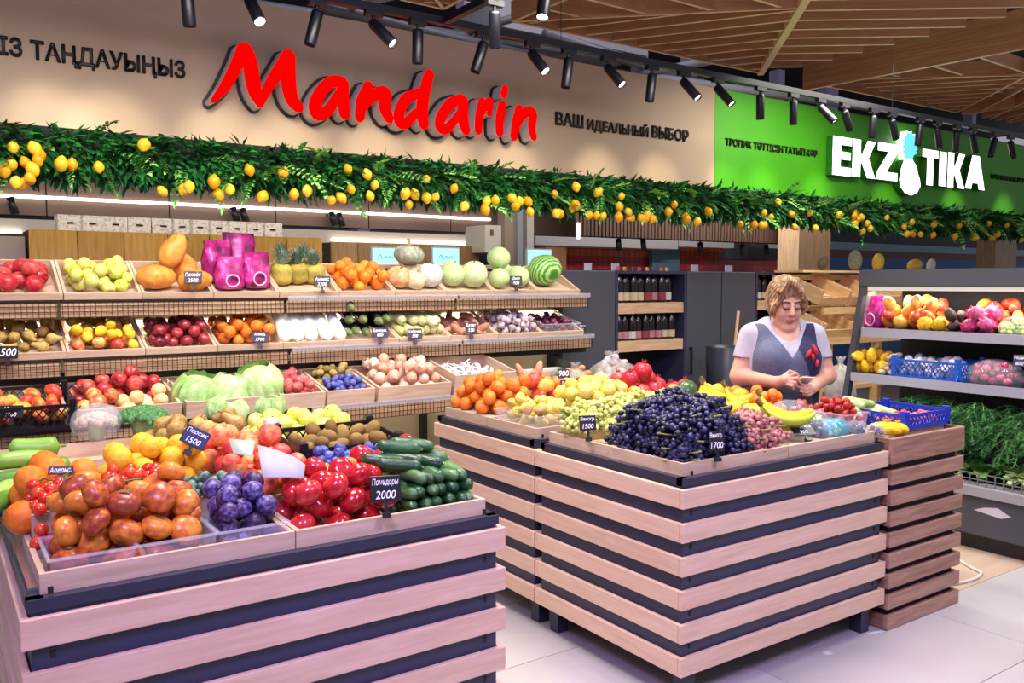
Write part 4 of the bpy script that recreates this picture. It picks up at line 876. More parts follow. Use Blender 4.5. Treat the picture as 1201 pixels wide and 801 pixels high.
kind('feijoa', globe(10, 12, ell_f(.8, .8, 1.15), 'feijoa', F('feijoa_skin', ['2f4a3a', '4a6b56', '84a08e'], 6, .5, 3, rand=.3)), None, .95)
kind('mango', globe(12, 14, ell_f(.92, .78, 1.28, .12), 'mango', F('mango_skin', ['c63a30', 'e2783a', 'eab04a'], 1.4, .35, 3, rand=.5)), None, 1.0)
kind('avocado', globe(12, 14, ell_f(.85, .85, 1.2, 0, -.18), 'avocado', F('avocado_skin', ['2a1c1c', '3f2a24', '4d4a2a'], 5, .5, 3, rand=.3, bump=.3)), None, 1.0)
CROWN = shared('crown', lambda: MB().add([(.24 * math.cos(math.pi * k / 6) * (1 if k % 2 else 1.35), .24 * math.sin(math.pi * k / 6) * (1 if k % 2 else 1.35), .98 if k % 2 else 1.26) for k in range(12)] + [(.2 * math.cos(math.pi * k / 6), .2 * math.sin(math.pi * k / 6), .85) for k in range(12)], [(12 + k, 12 + (k + 1) % 12, (k + 1) % 12, k) for k in range(12)] + [(k, (k + 1) % 12, 12 + (k + 1) % 12, 12 + k) for k in range(12)]).mesh('crown', mat('pom_crown', '9c3a2c', .6)))
kind('pomegranate', globe(12, 16, lambda x, y, z, a: (x * (1 + .03 * math.cos(6 * a)), y * (1 + .03 * math.cos(6 * a)), z * .94), 'pomegranate', F('pom_skin', ['a81f2e', 'c4343a', 'd8604e'], 2, .3, 3, rand=.35)), [('crown', CROWN)], .98)
kind('potato', [globe(10, 12, potato_f(s), 'potato', F('potato_skin', ['9a7048', 'b48a5c', 'c8a274'], 6, .75, 4, rand=.3)) for s in range(3)], None, .9)
kind('sweet_potato', [globe(10, 12, lambda x, y, z, a, p=potato_f(s + 9): tuple(np.array(p(x, y, z, a)) * (.9, .9, 1.5)), 'sweet_potato', F('sweetpot_skin', ['a06a50', 'c08a6c', 'd2a084'], 6, .7, 3, rand=.3)) for s in range(2)], None, 1.0)
kind('red_potato', [globe(10, 12, potato_f(s + 20), 'potato', F('redpot_skin', ['a02c38', 'c04a4e', 'd47a6e'], 4, .55, 3, rand=.3)) for s in range(2)], None, .9)
onprof = [(0, -.86), (.3, -.84), (.75, -.6), (1, -.1), (.92, .35), (.6, .68), (.28, .86), (.14, 1.1), (.08, 1.4), (0, 1.42)]
def onion(nm, cols): kind(nm, MB().lathe(onprof, 14).mesh('onion', F(nm + '_skin', cols, 3, .4, 3, (3, 3, .3), rand=.4), True), None, .98)
onion('onion', ['c48a6c', 'd8a890', 'e6c4b0']); onion('red_onion', ['3c1226', '5a1c36', '7a3450'])
def garl(x, y, z, a): k = 1 + .09 * abs(math.cos(3.5 * a)) - .05; return (x * k, y * k, z * (.8 if z < .3 else 1))
kind('garlic', MB().lathe([(0, -.75), (.4, -.74), (.85, -.45), (1, -.05), (.8, .4), (.4, .75), (.18, .98), (.1, 1.4), (0, 1.42)], 16, f=garl).mesh('garlic', F('garlic_skin', ['a08c92', 'b8a8ac', 'ccc0c4'], 4, .5, 3, rand=.3), True), None, .95)
kind('cherry_tomato', globe(10, 12, round_f(.97), 'cherry_tomato', F('cherry_skin', ['c8281c', 'd83a22', 'e4562c'], 2, .18, 2, rand=.4, spec=.6)), None, 1)
kind('green_tomato', globe(10, 12, round_f(.95), 'cherry_tomato', F('olive_tomato_skin', ['8e8a30', 'b09436', 'c87a34'], 2, .2, 2, rand=.5, spec=.6)), None, 1)
kind('melon', globe(16, 22, round_f(.96), 'melon', F('melon_skin', ['a8c47c', 'bcd492', 'd2e2ae'], 9, .5, 5, rand=.2, bump=.3, bscale=30)), [('stem', STEM)], 1)
kind('mushroom', globe(10, 12, lambda x, y, z, a: (x, y, z * .8 if z > -.2 else -.16), 'mushroom', F('mushroom_skin', ['c9bfc6', 'dbd3da', 'e8e2ea'], 4, .6, 2, rand=.3)), None, .85)
kind('patty_squash', globe(10, 24, lambda x, y, z, a: (x * (1 + .07 * math.cos(10 * a)), y * (1 + .07 * math.cos(10 * a)), z * .55), 'patty_squash', F('patty_skin', ['e0a81a', 'f0c024', 'f6d048'], 3, .3, 2, rand=.3)), [('stem', STEM)], .85)
kind('strawberry', MB().lathe([(0, -1.2), (.3, -1.0), (.7, -.5), (.95, .1), (.9, .5), (.5, .78), (0, .8)], 12).mesh('strawberry', F('strawberry_skin', ['8e141a', 'a81e20', 'bc3a32'], 30, .3, 2, rand=.3), True), [('leaf_cap', shared('scap', lambda: MB().add([(0, 0, .86)] + [(math.cos(math.pi * k / 5) * (.75 if k % 2 == 0 else .2), math.sin(math.pi * k / 5) * (.75 if k % 2 == 0 else .2), .8 if k % 2 else .72) for k in range(10)], [(0, 1 + k, 1 + (k + 1) % 10) for k in range(10)]).mesh('leaf_cap', mat('berry_green', '3c7a2c', .6))))], 1)
kind('radish', globe(10, 12, ell_f(.95, .95, 1.0, 0, -.08), 'radish', F('radish_skin', ['a01e44', 'c43a5c', 'dc8a98'], 2, .35, 3, rand=.3)), None, 1)
kind('fig_brown', globe(10, 12, ell_f(.9, .9, 1.15), 'date', F('fig_skin', ['6e5a2a', '8f7a3e', 'a8945a'], 6, .6, 3, rand=.4)), None, 1)
DRAG = []
def dragon():
    mb = MB().mi(0); r = random.Random(5)
    mb.lathe([(0, -1.25), (.5, -1.1), (.85, -.6), (.95, 0), (.85, .6), (.5, 1.1), (0, 1.25)], 14)
    mb.mi(1)
    for i in range(22):
        t = -.9 + 1.9 * i / 22; a = i * 2.4; rr = .95 * math.sqrt(max(.05, 1 - (t / 1.3) ** 2)); c = Vector((rr * math.cos(a), rr * math.sin(a), t)); out = Vector((math.cos(a), math.sin(a), 1.0)); s = Vector((-math.sin(a), math.cos(a), 0))
        mb.add([c + s * .2, c - s * .2, c + out * .42], [(0, 1, 2)])
    return mb.mesh('dragon_fruit', [F('dragon_skin', ['a01e58', 'c43a72', 'd66a94'], 3, .45, 3, rand=.3), mat('dragon_scale', 'b8567a', .5)], True)
kind('dragon_fruit', dragon(), None, 1.0)

# ================================================================== piling
def pack(x0, x1, y0, y1, z0, r, n, rg, have, jit=.08, inset=.5, top=9, tries=90):
    """drop balls one by one at the lowest resting place; upper layers draw in from the rim"""
    out = []
    for _ in range(n):
        ri = r * rg.uniform(1 - jit, 1 + jit); best = None
        for _t in range(tries):
            x = rg.uniform(x0 + ri, x1 - ri) if x1 - x0 > 2 * ri else (x0 + x1) / 2; y = rg.uniform(y0 + ri, y1 - ri) if y1 - y0 > 2 * ri else (y0 + y1) / 2; z = z0 + ri
            for (hx_, hy_, hz_, hr_) in have:
                d2 = (x - hx_) ** 2 + (y - hy_) ** 2; s = ri + hr_
                if d2 < s * s: z = max(z, hz_ + math.sqrt(s * s - d2))
            e = min(x - x0, x1 - x, y - y0, y1 - y)
            if e < ri + (z - z0 - ri) * inset - .001 or z > top: continue
            if best is None or z < best[2]: best = (x, y, z, ri)
        if best: have.append(best); out.append(best)
    return out
PR = random.Random(11)
def put(kd, M, p, rad, label, cat, group, name=None, tilt=3.2, rot=None):
    meshes, child, rp, _ = FM[kd]; me = PR.choice(meshes)
    o = obj(name or me.name.split('.')[0], me); s = rad / rp
    if kd == 'persimmon' and rot is None and PR.random() < .8: rot = (math.pi + PR.uniform(-1, 1), PR.uniform(-1, 1), PR.uniform(0, 6))
    o.matrix_world = M @ Matrix.Translation(p) @ Euler(rot or rand_rot(PR, tilt)).to_matrix().to_4x4() @ Matrix.Scale(s, 4)
    tag(o, label, cat, group)
    for nm, cm in child or []: obj(nm, cm, o)
    return o
def pile(kd, M, reg, z0, r, n, label, cat, group, have=None, tilt=3.2, inset=.5, top=9, jit=.08, name=None):
    have = [] if have is None else have
    for (x, y, z, ri) in pack(*reg, z0, r, n, PR, have, jit, inset, top): put(kd, M, (x, y, z), ri, label, cat, group, name, tilt)
    return have
I4 = Matrix.Identity(4)
def riser(x0, x1, y0, y1, z0, z1, label):
    """folded paper liner that lifts the fruit to the rim"""
    o = obj('paper_liner', MB().b2(-(x1 - x0) / 2, (x1 - x0) / 2, -(y1 - y0) / 2, (y1 - y0) / 2, 0, z1 - z0).mesh('paper_liner', mat('liner_paper', 'b9a894', .8)), None, ((x0 + x1) / 2, (y0 + y1) / 2, z0)); return tag(o, label, 'liner')
def tray(x0, x1, y0, y1, z0, h, label, m=M_CLEAR, name='plastic_tray', M=None, rim=True, group=None):
    """thin-walled tray, slightly flared, with rim"""
    cx, cy = (x0 + x1) / 2, (y0 + y1) / 2; a, b = (x1 - x0) / 2, (y1 - y0) / 2; f = .92
    v = [(-a * f, -b * f, 0), (a * f, -b * f, 0), (a * f, b * f, 0), (-a * f, b * f, 0), (-a, -b, h), (a, -b, h), (a, b, h), (-a, b, h)]
    mb = MB().add(v, [(0, 3, 2, 1), (0, 1, 5, 4), (1, 2, 6, 5), (2, 3, 7, 6), (3, 0, 4, 7)])
    t = thing(name, label, 'tray', (cx, cy, z0), 0, group) if M is None else thing(name, label, 'tray', M=M @ Matrix.Translation((cx, cy, z0)), group=group)
    obj('basin', mb.mesh('basin', m), t)
    if rim:
        k = .006; obj('rim', MB().b2(-a - k, a + k, -b - k, -b + .002, h - .004, h + .002).b2(-a - k, a + k, b - .002, b + k, h - .004, h + .002).b2(-a - k, -a + .002, -b, b, h - .004, h + .002).b2(a - .002, a + k, -b, b, h - .004, h + .002).mesh('rim', m), t)
    return t
def price_tag(p, wd, ht, lines, label, tilt=-.25, yaw=None, stem=.06, ink=M_CHALK, bg=None, roll=0):
    t = thing('price_tag', label, 'price tag', p)
    t.rotation_euler = (tilt, roll, -YAW * .55 if yaw is None else yaw)
    b_ = obj('board', MB().b2(-wd / 2, wd / 2, 0, .004, stem, stem + ht).mesh('board', bg or mat('tag_black', '16181f', .35)), t); bevel(b_, .003, 1)
    if stem: obj('holder', MB().b2(-.005, .005, .001, .007, -.01, stem).b2(-.012, .012, -.004, .014, -.012, .004).mesh('holder', M_BLACKP), t)
    n = len(lines)
    for i, s in enumerate(lines):
        hh = ht * .62 / n; me = text_mesh(s, hh, 0, ink, .004, min(wd * .86, hh * .62 * len(s)), .2)
        obj('lettering', me, t, (0, -.0012, stem + ht * (1 - (i + .5) / n * .92 - .03)), (math.pi / 2, 0, 0))
    return t
def net_bag(p, sx, sy, sz, label, col, contents=None, name='net_bag', seed=1, m=None, cat='bag'):
    """lumpy filled bag gathered at the top"""
    r = random.Random(seed); ph = [r.uniform(0, 6) for _ in range(6)]
    def f(x, y, z, a):
        k = 1 + .10 * math.sin(3 * a + ph[0] + 5 * z) + .08 * math.sin(7 * a + ph[1] - 6 * z) + .05 * math.sin(11 * a + ph[2] + 9 * z); return (x * sx * k, y * sy * k, z * sz + .03 * sz * math.sin(5 * a + ph[3]))
    t = thing(name, label, cat, p, r.uniform(0, 6))
    prof = [(0, 0), (.75, .0), (.98, .18), (1.0, .45), (.85, .72), (.5, .88), (.2, .95), (.14, 1.03), (.3, 1.15), (.26, 1.16)]
    obj('bag_skin', MB().lathe(prof, 26, f=f).mesh('bag_skin', m or film('net_' + col, col, .5, .4), True), t)
    return t
# ================================================================== produce on the left counter
BEFORE = set(o.name for o in C.objects)
Z0 = CZ + .014
# persimmons in clear trays
for (x0, x1, lab) in [(.248, .44, 'clear plastic tray of persimmons at the front left corner'), (.448, .64, 'clear plastic tray of persimmons beside the plums'), (.648, .835, 'clear plastic tray of purple plums')]:
    tray(x0, x1, 2.315, 2.53, Z0, .085, lab)
hv = []
pile('persimmon', I4, (.252, .64, 2.32, 2.62), Z0 + .003, .036, 76, 'orange-red persimmon heaped at the front left of the counter', 'persimmon', 'persimmons', hv, .7, .14, 1.10)
pile('plum', I4, (.645, .85, 2.32, 2.60), Z0 + .003, .0285, 60, 'purple plum with pale bloom heaped beside the persimmons', 'plum', 'plums beside the persimmons', hv, inset=.15, top=1.06)
# vine tomatoes behind persimmons
riser(.24, .50, 2.64, 2.72, Z0, 1.0, 'folded paper liner under the cherry tomatoes')
hv2 = list(hv)
pile('cherry_tomato', I4, (.235, .36, 2.60, 2.82), 1.0, .0175, 38, 'bright red cherry tomato on the vine behind the persimmons', 'tomato', 'red cherry tomatoes', hv2, inset=.2, top=1.05)
pile('green_tomato', I4, (.33, .44, 2.58, 2.76), 1.0, .018, 26, 'olive and orange cherry tomato behind the persimmons', 'tomato', 'olive cherry tomatoes', hv2, inset=.2, top=1.06)
pile('cherry_tomato', I4, (.42, .62, 2.66, 2.86), 1.015, .0175, 48, 'red cherry tomato in the heap in front of the yellow oranges', 'tomato', 'red cherry tomatoes by the yellow oranges', hv2, inset=.2, top=1.065)
vine = MB(); r = random.Random(4)
for k in range(9):
    x, y = r.uniform(.25, .56), r.uniform(2.62, 2.8); p = [Vector((x, y, 1.055))]
    for j in range(4): p.append(p[-1] + Vector((r.uniform(-.04, .05), r.uniform(-.03, .03), r.uniform(-.006, .008))))
    vine.tube(p, .003, 5)
stuff(tag(obj('tomato_vine', vine.mesh('tomato_vine', mat('vine_green', '5d6a30', .7))), 'thin green tomato vine stalks lying over the cherry tomatoes', 'vine'))
hv3 = list(hv)
riser(.63, .80, 2.645, 2.78, Z0, .985, 'folded paper liner under the feijoas')
pile('feijoa', I4, (.60, .80, 2.60, 2.80), .985, .017, 70, 'small grey-green feijoa behind the purple plums', 'feijoa', 'feijoas', hv3, inset=.12, top=1.03)
pile('cherry_tomato', I4, (.215, .30, 2.52, 2.6), .93, .017, 5, 'red cherry tomato loose beside the persimmon tray', 'tomato', 'loose cherry tomatoes')
# big oranges and yellow oranges at the back
riser(.24, .46, 2.86, 3.14, Z0, .95, 'folded paper liner under the large oranges')
hv = []
pile('orange', I4, (.20, .46, 2.80, 3.14), .95, .046, 15, 'large orange heaped at the back left of the counter', 'orange', 'large oranges', hv, inset=.25, top=1.07)
put('orange', I4, (.225, 2.70, .985), .046, 'large orange alone on the crate edge at the far left', 'orange', None)
riser(.47, .78, 2.90, 3.15, Z0, .96, 'folded paper liner under the yellow oranges')
pile('lemon_orange', I4, (.46, .80, 2.86, 3.17), .96, .037, 38, 'golden yellow orange in the heap at the back of the counter', 'orange', 'golden yellow oranges', hv, inset=.2, top=1.10)
# zucchini at far left
def long_mesh(nm, L0, r0, r1, bend, m, n=10, seg=12, tip=.35, name=None):
    pts, rs = [], []
    for i in range(seg + 1):
        t = i / seg; x = (t - .5) * L0; e = min(t, 1 - t) / .14
        rr = (r0 + (r1 - r0) * t) * (1 if e >= 1 else math.sqrt(max(0, 1 - (1 - e) ** 2)) * (1 - tip * 0) + .0)
        pts.append((x, 0, bend * (1 - (2 * t - 1) ** 2))); rs.append(max(rr, .0015))
    return MB().tube(pts, rs, n).mesh(name or nm, m, True)
M_CUKE = ramp_mat('cucumber_skin', ['14341a', '24522a', '5d8a50'], 14, .32, 3, (.25, 1, 1), rand=.2, bump=.6, bscale=160, spec=.55)
CUKE = [long_mesh('cucumber', .15, .0195, .021, b, M_CUKE, 12) for b in (.0, .006, -.006)]
CUT = MB().tube([(.068, 0, 0), (.079, 0, 0)], [.006, .004], 6).mesh('stem_end', mat('cuke_stem', '7a8a4a', .7))
M_ZUC = ramp_mat('zucchini_skin', ['4f8a2a', '7cb23c', 'a8d060'], 5, .35, 3, (.4, 1, 1), rand=.4)
ZU = [long_mesh('zucchini', .17, .026, .031, .01, M_ZUC, 12), long_mesh('zucchini', .15, .028, .034, -.006, M_ZUC, 12)]
for i, (x, y, z, a, b) in enumerate([(.26, 3.12, 1.06, .2, .1), (.30, 3.17, 1.10, -.2, .05), (.24, 3.08, 1.01, .1, 0), (.22, 3.15, 1.0, .5, .1), (.20, 3.03, .985, .9, -.1), (.16, 3.1, .98, .4, .1), (.19, 2.96, .97, 1.2, .1), (.33, 3.15, 1.04, 0, .2)]):
    o = tag(obj('zucchini', ZU[i % 2], None, (x, y, z), (0, b, a)), 'pale green zucchini piled at the far left behind the oranges', 'zucchini', 'pale green zucchini at the far left')
    obj('stem_end', CUT, o, scale=1.15)
# tomatoes and cucumbers
hv = []
pile('tomato', I4, (.862, 1.215, 2.315, 2.66), Z0, .041, 62, 'shiny pinkish red tomato in the heap beside the cucumbers', 'tomato', 'large tomatoes beside cucumbers', hv, .9, .12, 1.05)
pile('tomato', I4, (1.17, 1.46, 2.62, 2.74), .93, .042, 8, 'red tomato behind the cucumbers and the tomato price tag', 'tomato', 'tomatoes behind the cucumbers', hv, .9, .15, 1.09)
cr_ = random.Random(8)
for layer in range(5):
    n = 6 - (layer > 2) - (layer > 3)
    for i in range(n):
        for j in (0, 1):
            if layer == 4 and j == 0: continue
            x = 1.235 + (i + .5) * .235 / 6 + (layer % 2) * .012 + (.02 if layer > 2 else 0); y = 2.40 + j * .145 + .012 * layer * (1 - j); z = Z0 + .021 + layer * .036
            if layer > 3: continue
            o = tag(obj('cucumber', CUKE[cr_.randrange(3)], None, (x + cr_.uniform(-.004, .004), y, z), (cr_.uniform(0, 6), cr_.uniform(-.06, .06), R(90) + cr_.uniform(-.22, .22) - .12)), 'dark green bumpy cucumber stacked at the right of the counter', 'cucumber', 'stacked cucumbers')
            obj('stem_end', CUT, o)
for i, (x, y, z, a) in enumerate([(1.26, 2.47, 1.045, -.5), (1.30, 2.53, 1.05, -.75), (1.36, 2.50, 1.045, -.9), (1.41, 2.56, 1.045, -.7), (1.33, 2.60, 1.045, -.4), (1.24, 2.54, 1.05, -.55), (1.30, 2.55, 1.085, -.5), (1.36, 2.57, 1.082, -.6)]):
    o = tag(obj('cucumber', CUKE[i % 3], None, (x, y, z), (cr_.uniform(0, 6), .12, a)), 'dark green cucumber lying across the top of the cucumber stack', 'cucumber', 'cucumbers across the top of the stack'); obj('stem_end', CUT, o)
# peaches, apricots and apples in the middle back
riser(.82, 1.04, 2.74, 3.13, Z0, .97, 'folded paper liner under the peaches')
hv = []
pile('peach', I4, (.80, 1.06, 2.62, 2.92), .955, .034, 30, 'red and yellow peach heaped in the middle of the counter', 'peach', 'peaches in the middle', hv, inset=.2, top=1.05)
pile('apricot', I4, (.90, 1.07, 2.60, 2.80), .955, .031, 12, 'orange apricot beside the rolled paper on the counter', 'apricot', 'apricots beside the paper', hv, inset=.15, top=1.06)
pile('peach', I4, (.78, 1.06, 2.86, 3.17), .97, .038, 26, 'large red peach at the back of the counter beside the kiwi crate', 'peach', 'large peaches at the back', hv, inset=.25, top=1.11)
pile('apricot', I4, (1.00, 1.2, 2.58, 2.74), .94, .026, 12, 'small orange apricot behind the tomatoes', 'apricot', 'small apricots behind tomatoes', hv, inset=.1, top=1.03)
# kiwi crate
def plastic_crate(M, wd, dp, ht, m, label, mw=.012, name='plastic_crate'):
    """open crate: corner posts, top rail and diagonal lattice walls"""
    t = thing(name, label, 'crate', M=M)
    obj('floor_panel', box_mesh(wd, dp, .008, m, 'floor_panel'), t, (0, 0, .004))
    for sx in (-1, 1):
        for sy in (-1, 1): obj('corner_post', box_mesh(.03, .03, ht * 1.18, m, 'corner_post'), t, (sx * (wd / 2 - .015), sy * (dp / 2 - .015), ht * .59))
    for (L_, ax, off) in ((wd, 0, dp / 2), (dp, 1, wd / 2)):
        for s in (-1, 1):
            mb = MB(); n = int(L_ / .03)
            mb.b2(-L_ / 2, L_ / 2, -.003, .003, ht - .016, ht); mb.b2(-L_ / 2, L_ / 2, -.003, .003, 0, .02)
            for i in range(n):
                x = -L_ / 2 + L_ * (i + .5) / n
                for d in (-1, 1): mb.box((x, 0, ht * .5), (.005, .005, (ht - .03) * 1.25), Matrix.Rotation(d * .6, 3, 'Y'))
            o = stuff(obj('lattice_wall', mb.mesh('lattice_wall', m), t))
            if ax == 0: o.location = (0, s * (off - .004), 0)
            else: o.location = (s * (off - .004), 0, 0); o.rotation_euler = (0, 0, R(90))
    return t
riser(1.08, 1.44, 2.80, 3.12, Z0, .952, 'flattened carton under the black kiwi crate')
Mk = Matrix.Translation((1.26, 2.98, .953)) @ Matrix.Rotation(R(6), 4, 'X')
plastic_crate(Mk, .40, .30, .12, M_BLACKP, 'black lattice plastic crate full of kiwis on the left counter')
pile('kiwi', Mk, (-.185, .185, -.135, .135), .01, .029, 66, 'brown fuzzy kiwi in the black plastic crate', 'kiwi', 'kiwis in the black crate', inset=.12, tilt=3, top=.125)
riser(1.06, 1.42, 2.70, 2.80, Z0, .98, 'folded paper liner under the blue plums')
pile('blue_plum', I4, (1.06, 1.40, 2.66, 2.82), .98, .0195, 46, 'small blue plum between tomatoes and kiwis', 'plum', 'small blue plums before the kiwis', inset=.3)
# papers (printed code left off)
def sheet(pts, lab, m=M_WHITE, name='paper_sheet'):
    n = len(pts) // 2; c = sum((Vector(p) for p in pts), Vector()) / len(pts)
    o = obj(name, MB().add([Vector(p) - c for p in pts], [(i, i + 1, n + i + 1, n + i) for i in range(n - 1)]).mesh(name, m, True), None, c)
    s = o.modifiers.new('thickness', 'SOLIDIFY'); s.thickness = .0012; return tag(o, lab, 'paper')
A = [at(302, 522, Z=1.11), at(322, 527, Z=1.10), at(345, 536, Z=1.085), at(358, 545, Z=1.07)]; B = [at(308, 560, Z=1.06), at(325, 560, Z=1.055), at(342, 560, Z=1.05), at(356, 561, Z=1.045)]
sheet(A + B, 'curled white paper sheet between peaches and tomatoes', mat('grey_paper', 'a09daa', .8))
A = [at(268, 515, Z=1.115), at(283, 516, Z=1.115), at(299, 517, Z=1.115)]; B = [at(274, 532, Z=1.105), at(286, 534, Z=1.105), at(296, 535, Z=1.105)]
sheet(A + B, 'small pale green paper card lying on the peaches', mat('pale_green_card', '9fb0a4', .7))
A = [at(309, 493, Z=1.11), at(318, 490, Z=1.12), at(327, 490, Z=1.12)]; B = [at(309, 512, Z=1.05), at(318, 514, Z=1.05), at(327, 512, Z=1.05)]
sheet(A + B, 'white paper bag edge beside the kiwi crate', mat('lilac_paper', 'a8a6bc', .7))

# second counter behind, seen only by its produce
counter('striped oak slat counter behind the left counter, under pears and green apples', LX0, LX1, 3.16, 4.10)
ctr_crates('D', LX0, LX1, 3.16, 4.10, ['pale wooden crate holding brown pears behind the peaches', 'pale wooden crate holding green apples behind the kiwis', 'pale wooden crate at the far left with cauliflower and broccoli', 'pale wooden crate at the far end behind the green apples'])
riser(.72, 1.10, 3.27, 3.62, Z0, .98, 'folded paper liner under the brown pears')
pile('brown_pear', I4, (.70, 1.10, 3.25, 3.62), .98, .038, 26, 'brown pear heaped behind the peaches', 'pear', 'brown pears', inset=.35, top=1.12)
riser(1.12, 1.48, 3.27, 3.62, Z0, .96, 'folded paper liner under the green apples')
pile('green_apple', I4, (1.10, 1.50, 3.25, 3.66), .96, .036, 46, 'yellow-green apple behind the kiwi crate', 'apple', 'yellow-green apples behind kiwis', inset=.3, top=1.08)
# cauliflower in net and broccoli
def florets(nm, r0, n, m, seed, z=.55):
    r = random.Random(seed); mb = MB()
    for i in range(n):
        a = i * 2.39996; t = math.sqrt((i + .5) / n); x, y = t * math.cos(a), t * math.sin(a); zz = math.sqrt(max(0, 1 - t * t * .9)) * z; s = .17 + .05 * r.random()
        mb.lathe([(0, -s), (s * .8, -s * .6), (s, 0), (s * .75, s * .65), (0, s * .95)], 7, (x * .85, y * .85, zz))
    me = mb.mesh(nm, m, True); return me
t = thing('cauliflower', 'pale cauliflower wrapped in clear film behind the yellow oranges', 'cauliflower', at(113, 500, Z=1.0))
obj('head', florets('head', 1, 40, F('cauli_head', ['a08a72', 'b8a48c', 'c8b8a0'], 8, .8, 3), 2), t, scale=.09); obj('stalk', MB().lathe([(0, -.06), (.025, -.06), (.04, .02), (0, .04)], 10).mesh('stalk', mat('cauli_stalk', '9fb27a', .6)), t)
obj('film_wrap', globe(10, 18, ell_f(.105, .105, .085), 'film_wrap', M_CLEAR), t, (0, 0, .02))
t = thing('broccoli', 'dark green broccoli under film behind the yellow oranges', 'broccoli', at(168, 495, Z=1.0))
obj('head', florets('head', 1, 60, F('broc_head', ['2f5a30', '477a42', '6a9a5a'], 10, .8, 3), 3), t, scale=.11); obj('stalk', MB().lathe([(0, -.12), (.03, -.12), (.06, .02), (0, .04)], 10).mesh('stalk', mat('broc_stalk', '8aa86a', .6)), t)
t = thing('broccoli', 'smaller broccoli head right of the film wrapped one', 'broccoli', at(190, 500, Z=1.0)); obj('head', florets('head', 1, 30, F('broc_head', ['2f5a30', '477a42', '6a9a5a'], 10, .8, 3), 5), t, scale=.07); obj('stalk', MB().lathe([(0, -.12), (.03, -.12), (.04, .02), (0, .03)], 10).mesh('stalk', mat('broc_stalk', '8aa86a', .6)), t)

# ================================================================== produce on the centre counters
def berry_cluster(seed, n, L0, W0, br, m):
    r = random.Random(seed); mb = MB(); pts = []
    for i in range(n):
        for _ in range(40):
            t = r.random() ** .8; a = r.uniform(0, 6.28); rad = W0 * (1 - .75 * t) * math.sqrt(r.uniform(.35, 1)); p = Vector((t * L0, rad * math.cos(a), rad * math.sin(a) * .75))
            if all((p - q).length > br * 1.55 for q in pts): break
        pts.append(p); q = Euler(rand_rot(r)).to_matrix(); k = r.uniform(.9, 1.1) * br
        o = len(mb.v)
        prof = [(0, -1.15), (.6, -.9), (1, -.25), (.95, .35), (.55, .9), (0, 1.1)]
        mb.lathe(prof, 7); mb.v[o:] = [tuple(q @ Vector(v) * k + p) for v in mb.v[o:]]
    return mb.mesh('berries', m, True)
def bunches(nm, cols, n, reg, ztop, br, label, grp, seed, rough=.3, L0=.15, W0=.055, nb=46, base=None, rim=False):
    m = F(nm + '_skin', cols, 22, rough, 2, spec=.5); V = [berry_cluster(seed + k, nb, L0, W0, br, m) for k in range(3)]
    ST = MB().tube([(-.05, 0, .01), (-.02, .004, .006), (.05, 0, 0), (.11, 0, 0)], [.004, .003, .003, .002], 5).mesh('stem', mat('grape_stem', '8a8a44', .7))
    r = random.Random(seed); x0, x1, y0, y1 = reg
    for i in range(n):
        x, y = r.uniform(x0, x1), r.uniform(y0, y1); cx, cy = (x0 + x1) / 2, (y0 + y1) / 2
        e = max(abs(x - cx) / ((x1 - x0) / 2 + .03), abs(y - cy) / ((y1 - y0) / 2 + .03)); zb = (base or Z0 + .05); z = zb + (ztop - zb) * (1 - e ** 2) * r.uniform(.75, 1)
        ang = r.uniform(0, 6.28)
        for _ in range(60):
            tx, ty = x + (L0 - .05) * math.cos(ang), y + (L0 - .05) * math.sin(ang); bx_, by_ = x - .06 * math.cos(ang), y - .06 * math.sin(ang)
            if x0 - .005 < tx < x1 + .005 and y0 - .005 < ty < y1 + .005 and x0 < bx_ < x1 and y0 < by_ < y1: break
            ang = r.uniform(0, 6.28); x, y = r.uniform(x0, x1), r.uniform(y0, y1)
        e = max(abs(x - cx) / ((x1 - x0) / 2 + .03), abs(y - cy) / ((y1 - y0) / 2 + .03)); z = zb + (ztop - zb) * (1 - e ** 3) * r.uniform(.6, 1)
        t = thing('grape_bunch', label, 'grapes', (x - .06 * math.cos(ang), y - .06 * math.sin(ang), z), 0, grp); t.rotation_euler = (r.uniform(-.3, .3), r.uniform(-.1, .3), ang)
        stuff(obj('berries', V[i % 3], t)); obj('stem', ST, t)
    if not rim: return
    i = 0
    for tier, (ins_, zz) in enumerate(((.098, .925), (.10, .975), (.125, 1.02))):
        for side in (0, 1):
            span = (x1 - x0) if side == 0 else (y1 - y0); k = int(span / .085)
            for j in range(k):
                u = (j + .5) / k * span; i += 1
                if side == 0: p_, a_ = (x0 + u - .05, y0 - .045 + ins_, zz + r.uniform(-.012, .012)), r.uniform(-.25, .25)
                else: p_, a_ = (x0 - .045 + ins_, y0 + u - .05, zz + r.uniform(-.012, .012)), math.pi / 2 + r.uniform(-.25, .25)
                t = thing('grape_bunch', label, 'grapes', p_, 0, grp); t.rotation_euler = (r.uniform(-.3, .3), r.uniform(-.05, .15), a_); stuff(obj('berries', V[i % 3], t)); obj('stem', ST, t)
bunches('dark_grape', ['100f20', '1c1b3c', '3c3c6c'], 50, (2.40, 2.79, 2.34, 2.76), 1.15, .0125, 'dark blue grape bunch heaped at the corner of the centre counter', 'dark blue grape bunches', 100, .3, W0=.062, nb=56, rim=True)
bunches('pink_grape', ['8a4a4a', 'b0706a', 'cc9488'], 20, (2.80, 3.04, 2.34, 2.58), 1.05, .0115, 'dusky pink grape bunch between dark grapes and bananas', 'pink grape bunches', 200, .35, nb=50, rim=True)
bunches('green_grape', ['a8b04a', 'c4c864', 'dcdc90'], 34, (2.40, 2.70, 2.80, 3.12), 1.09, .0125, 'pale green grape bunch behind the dark grapes', 'green grape bunches', 300, .3)
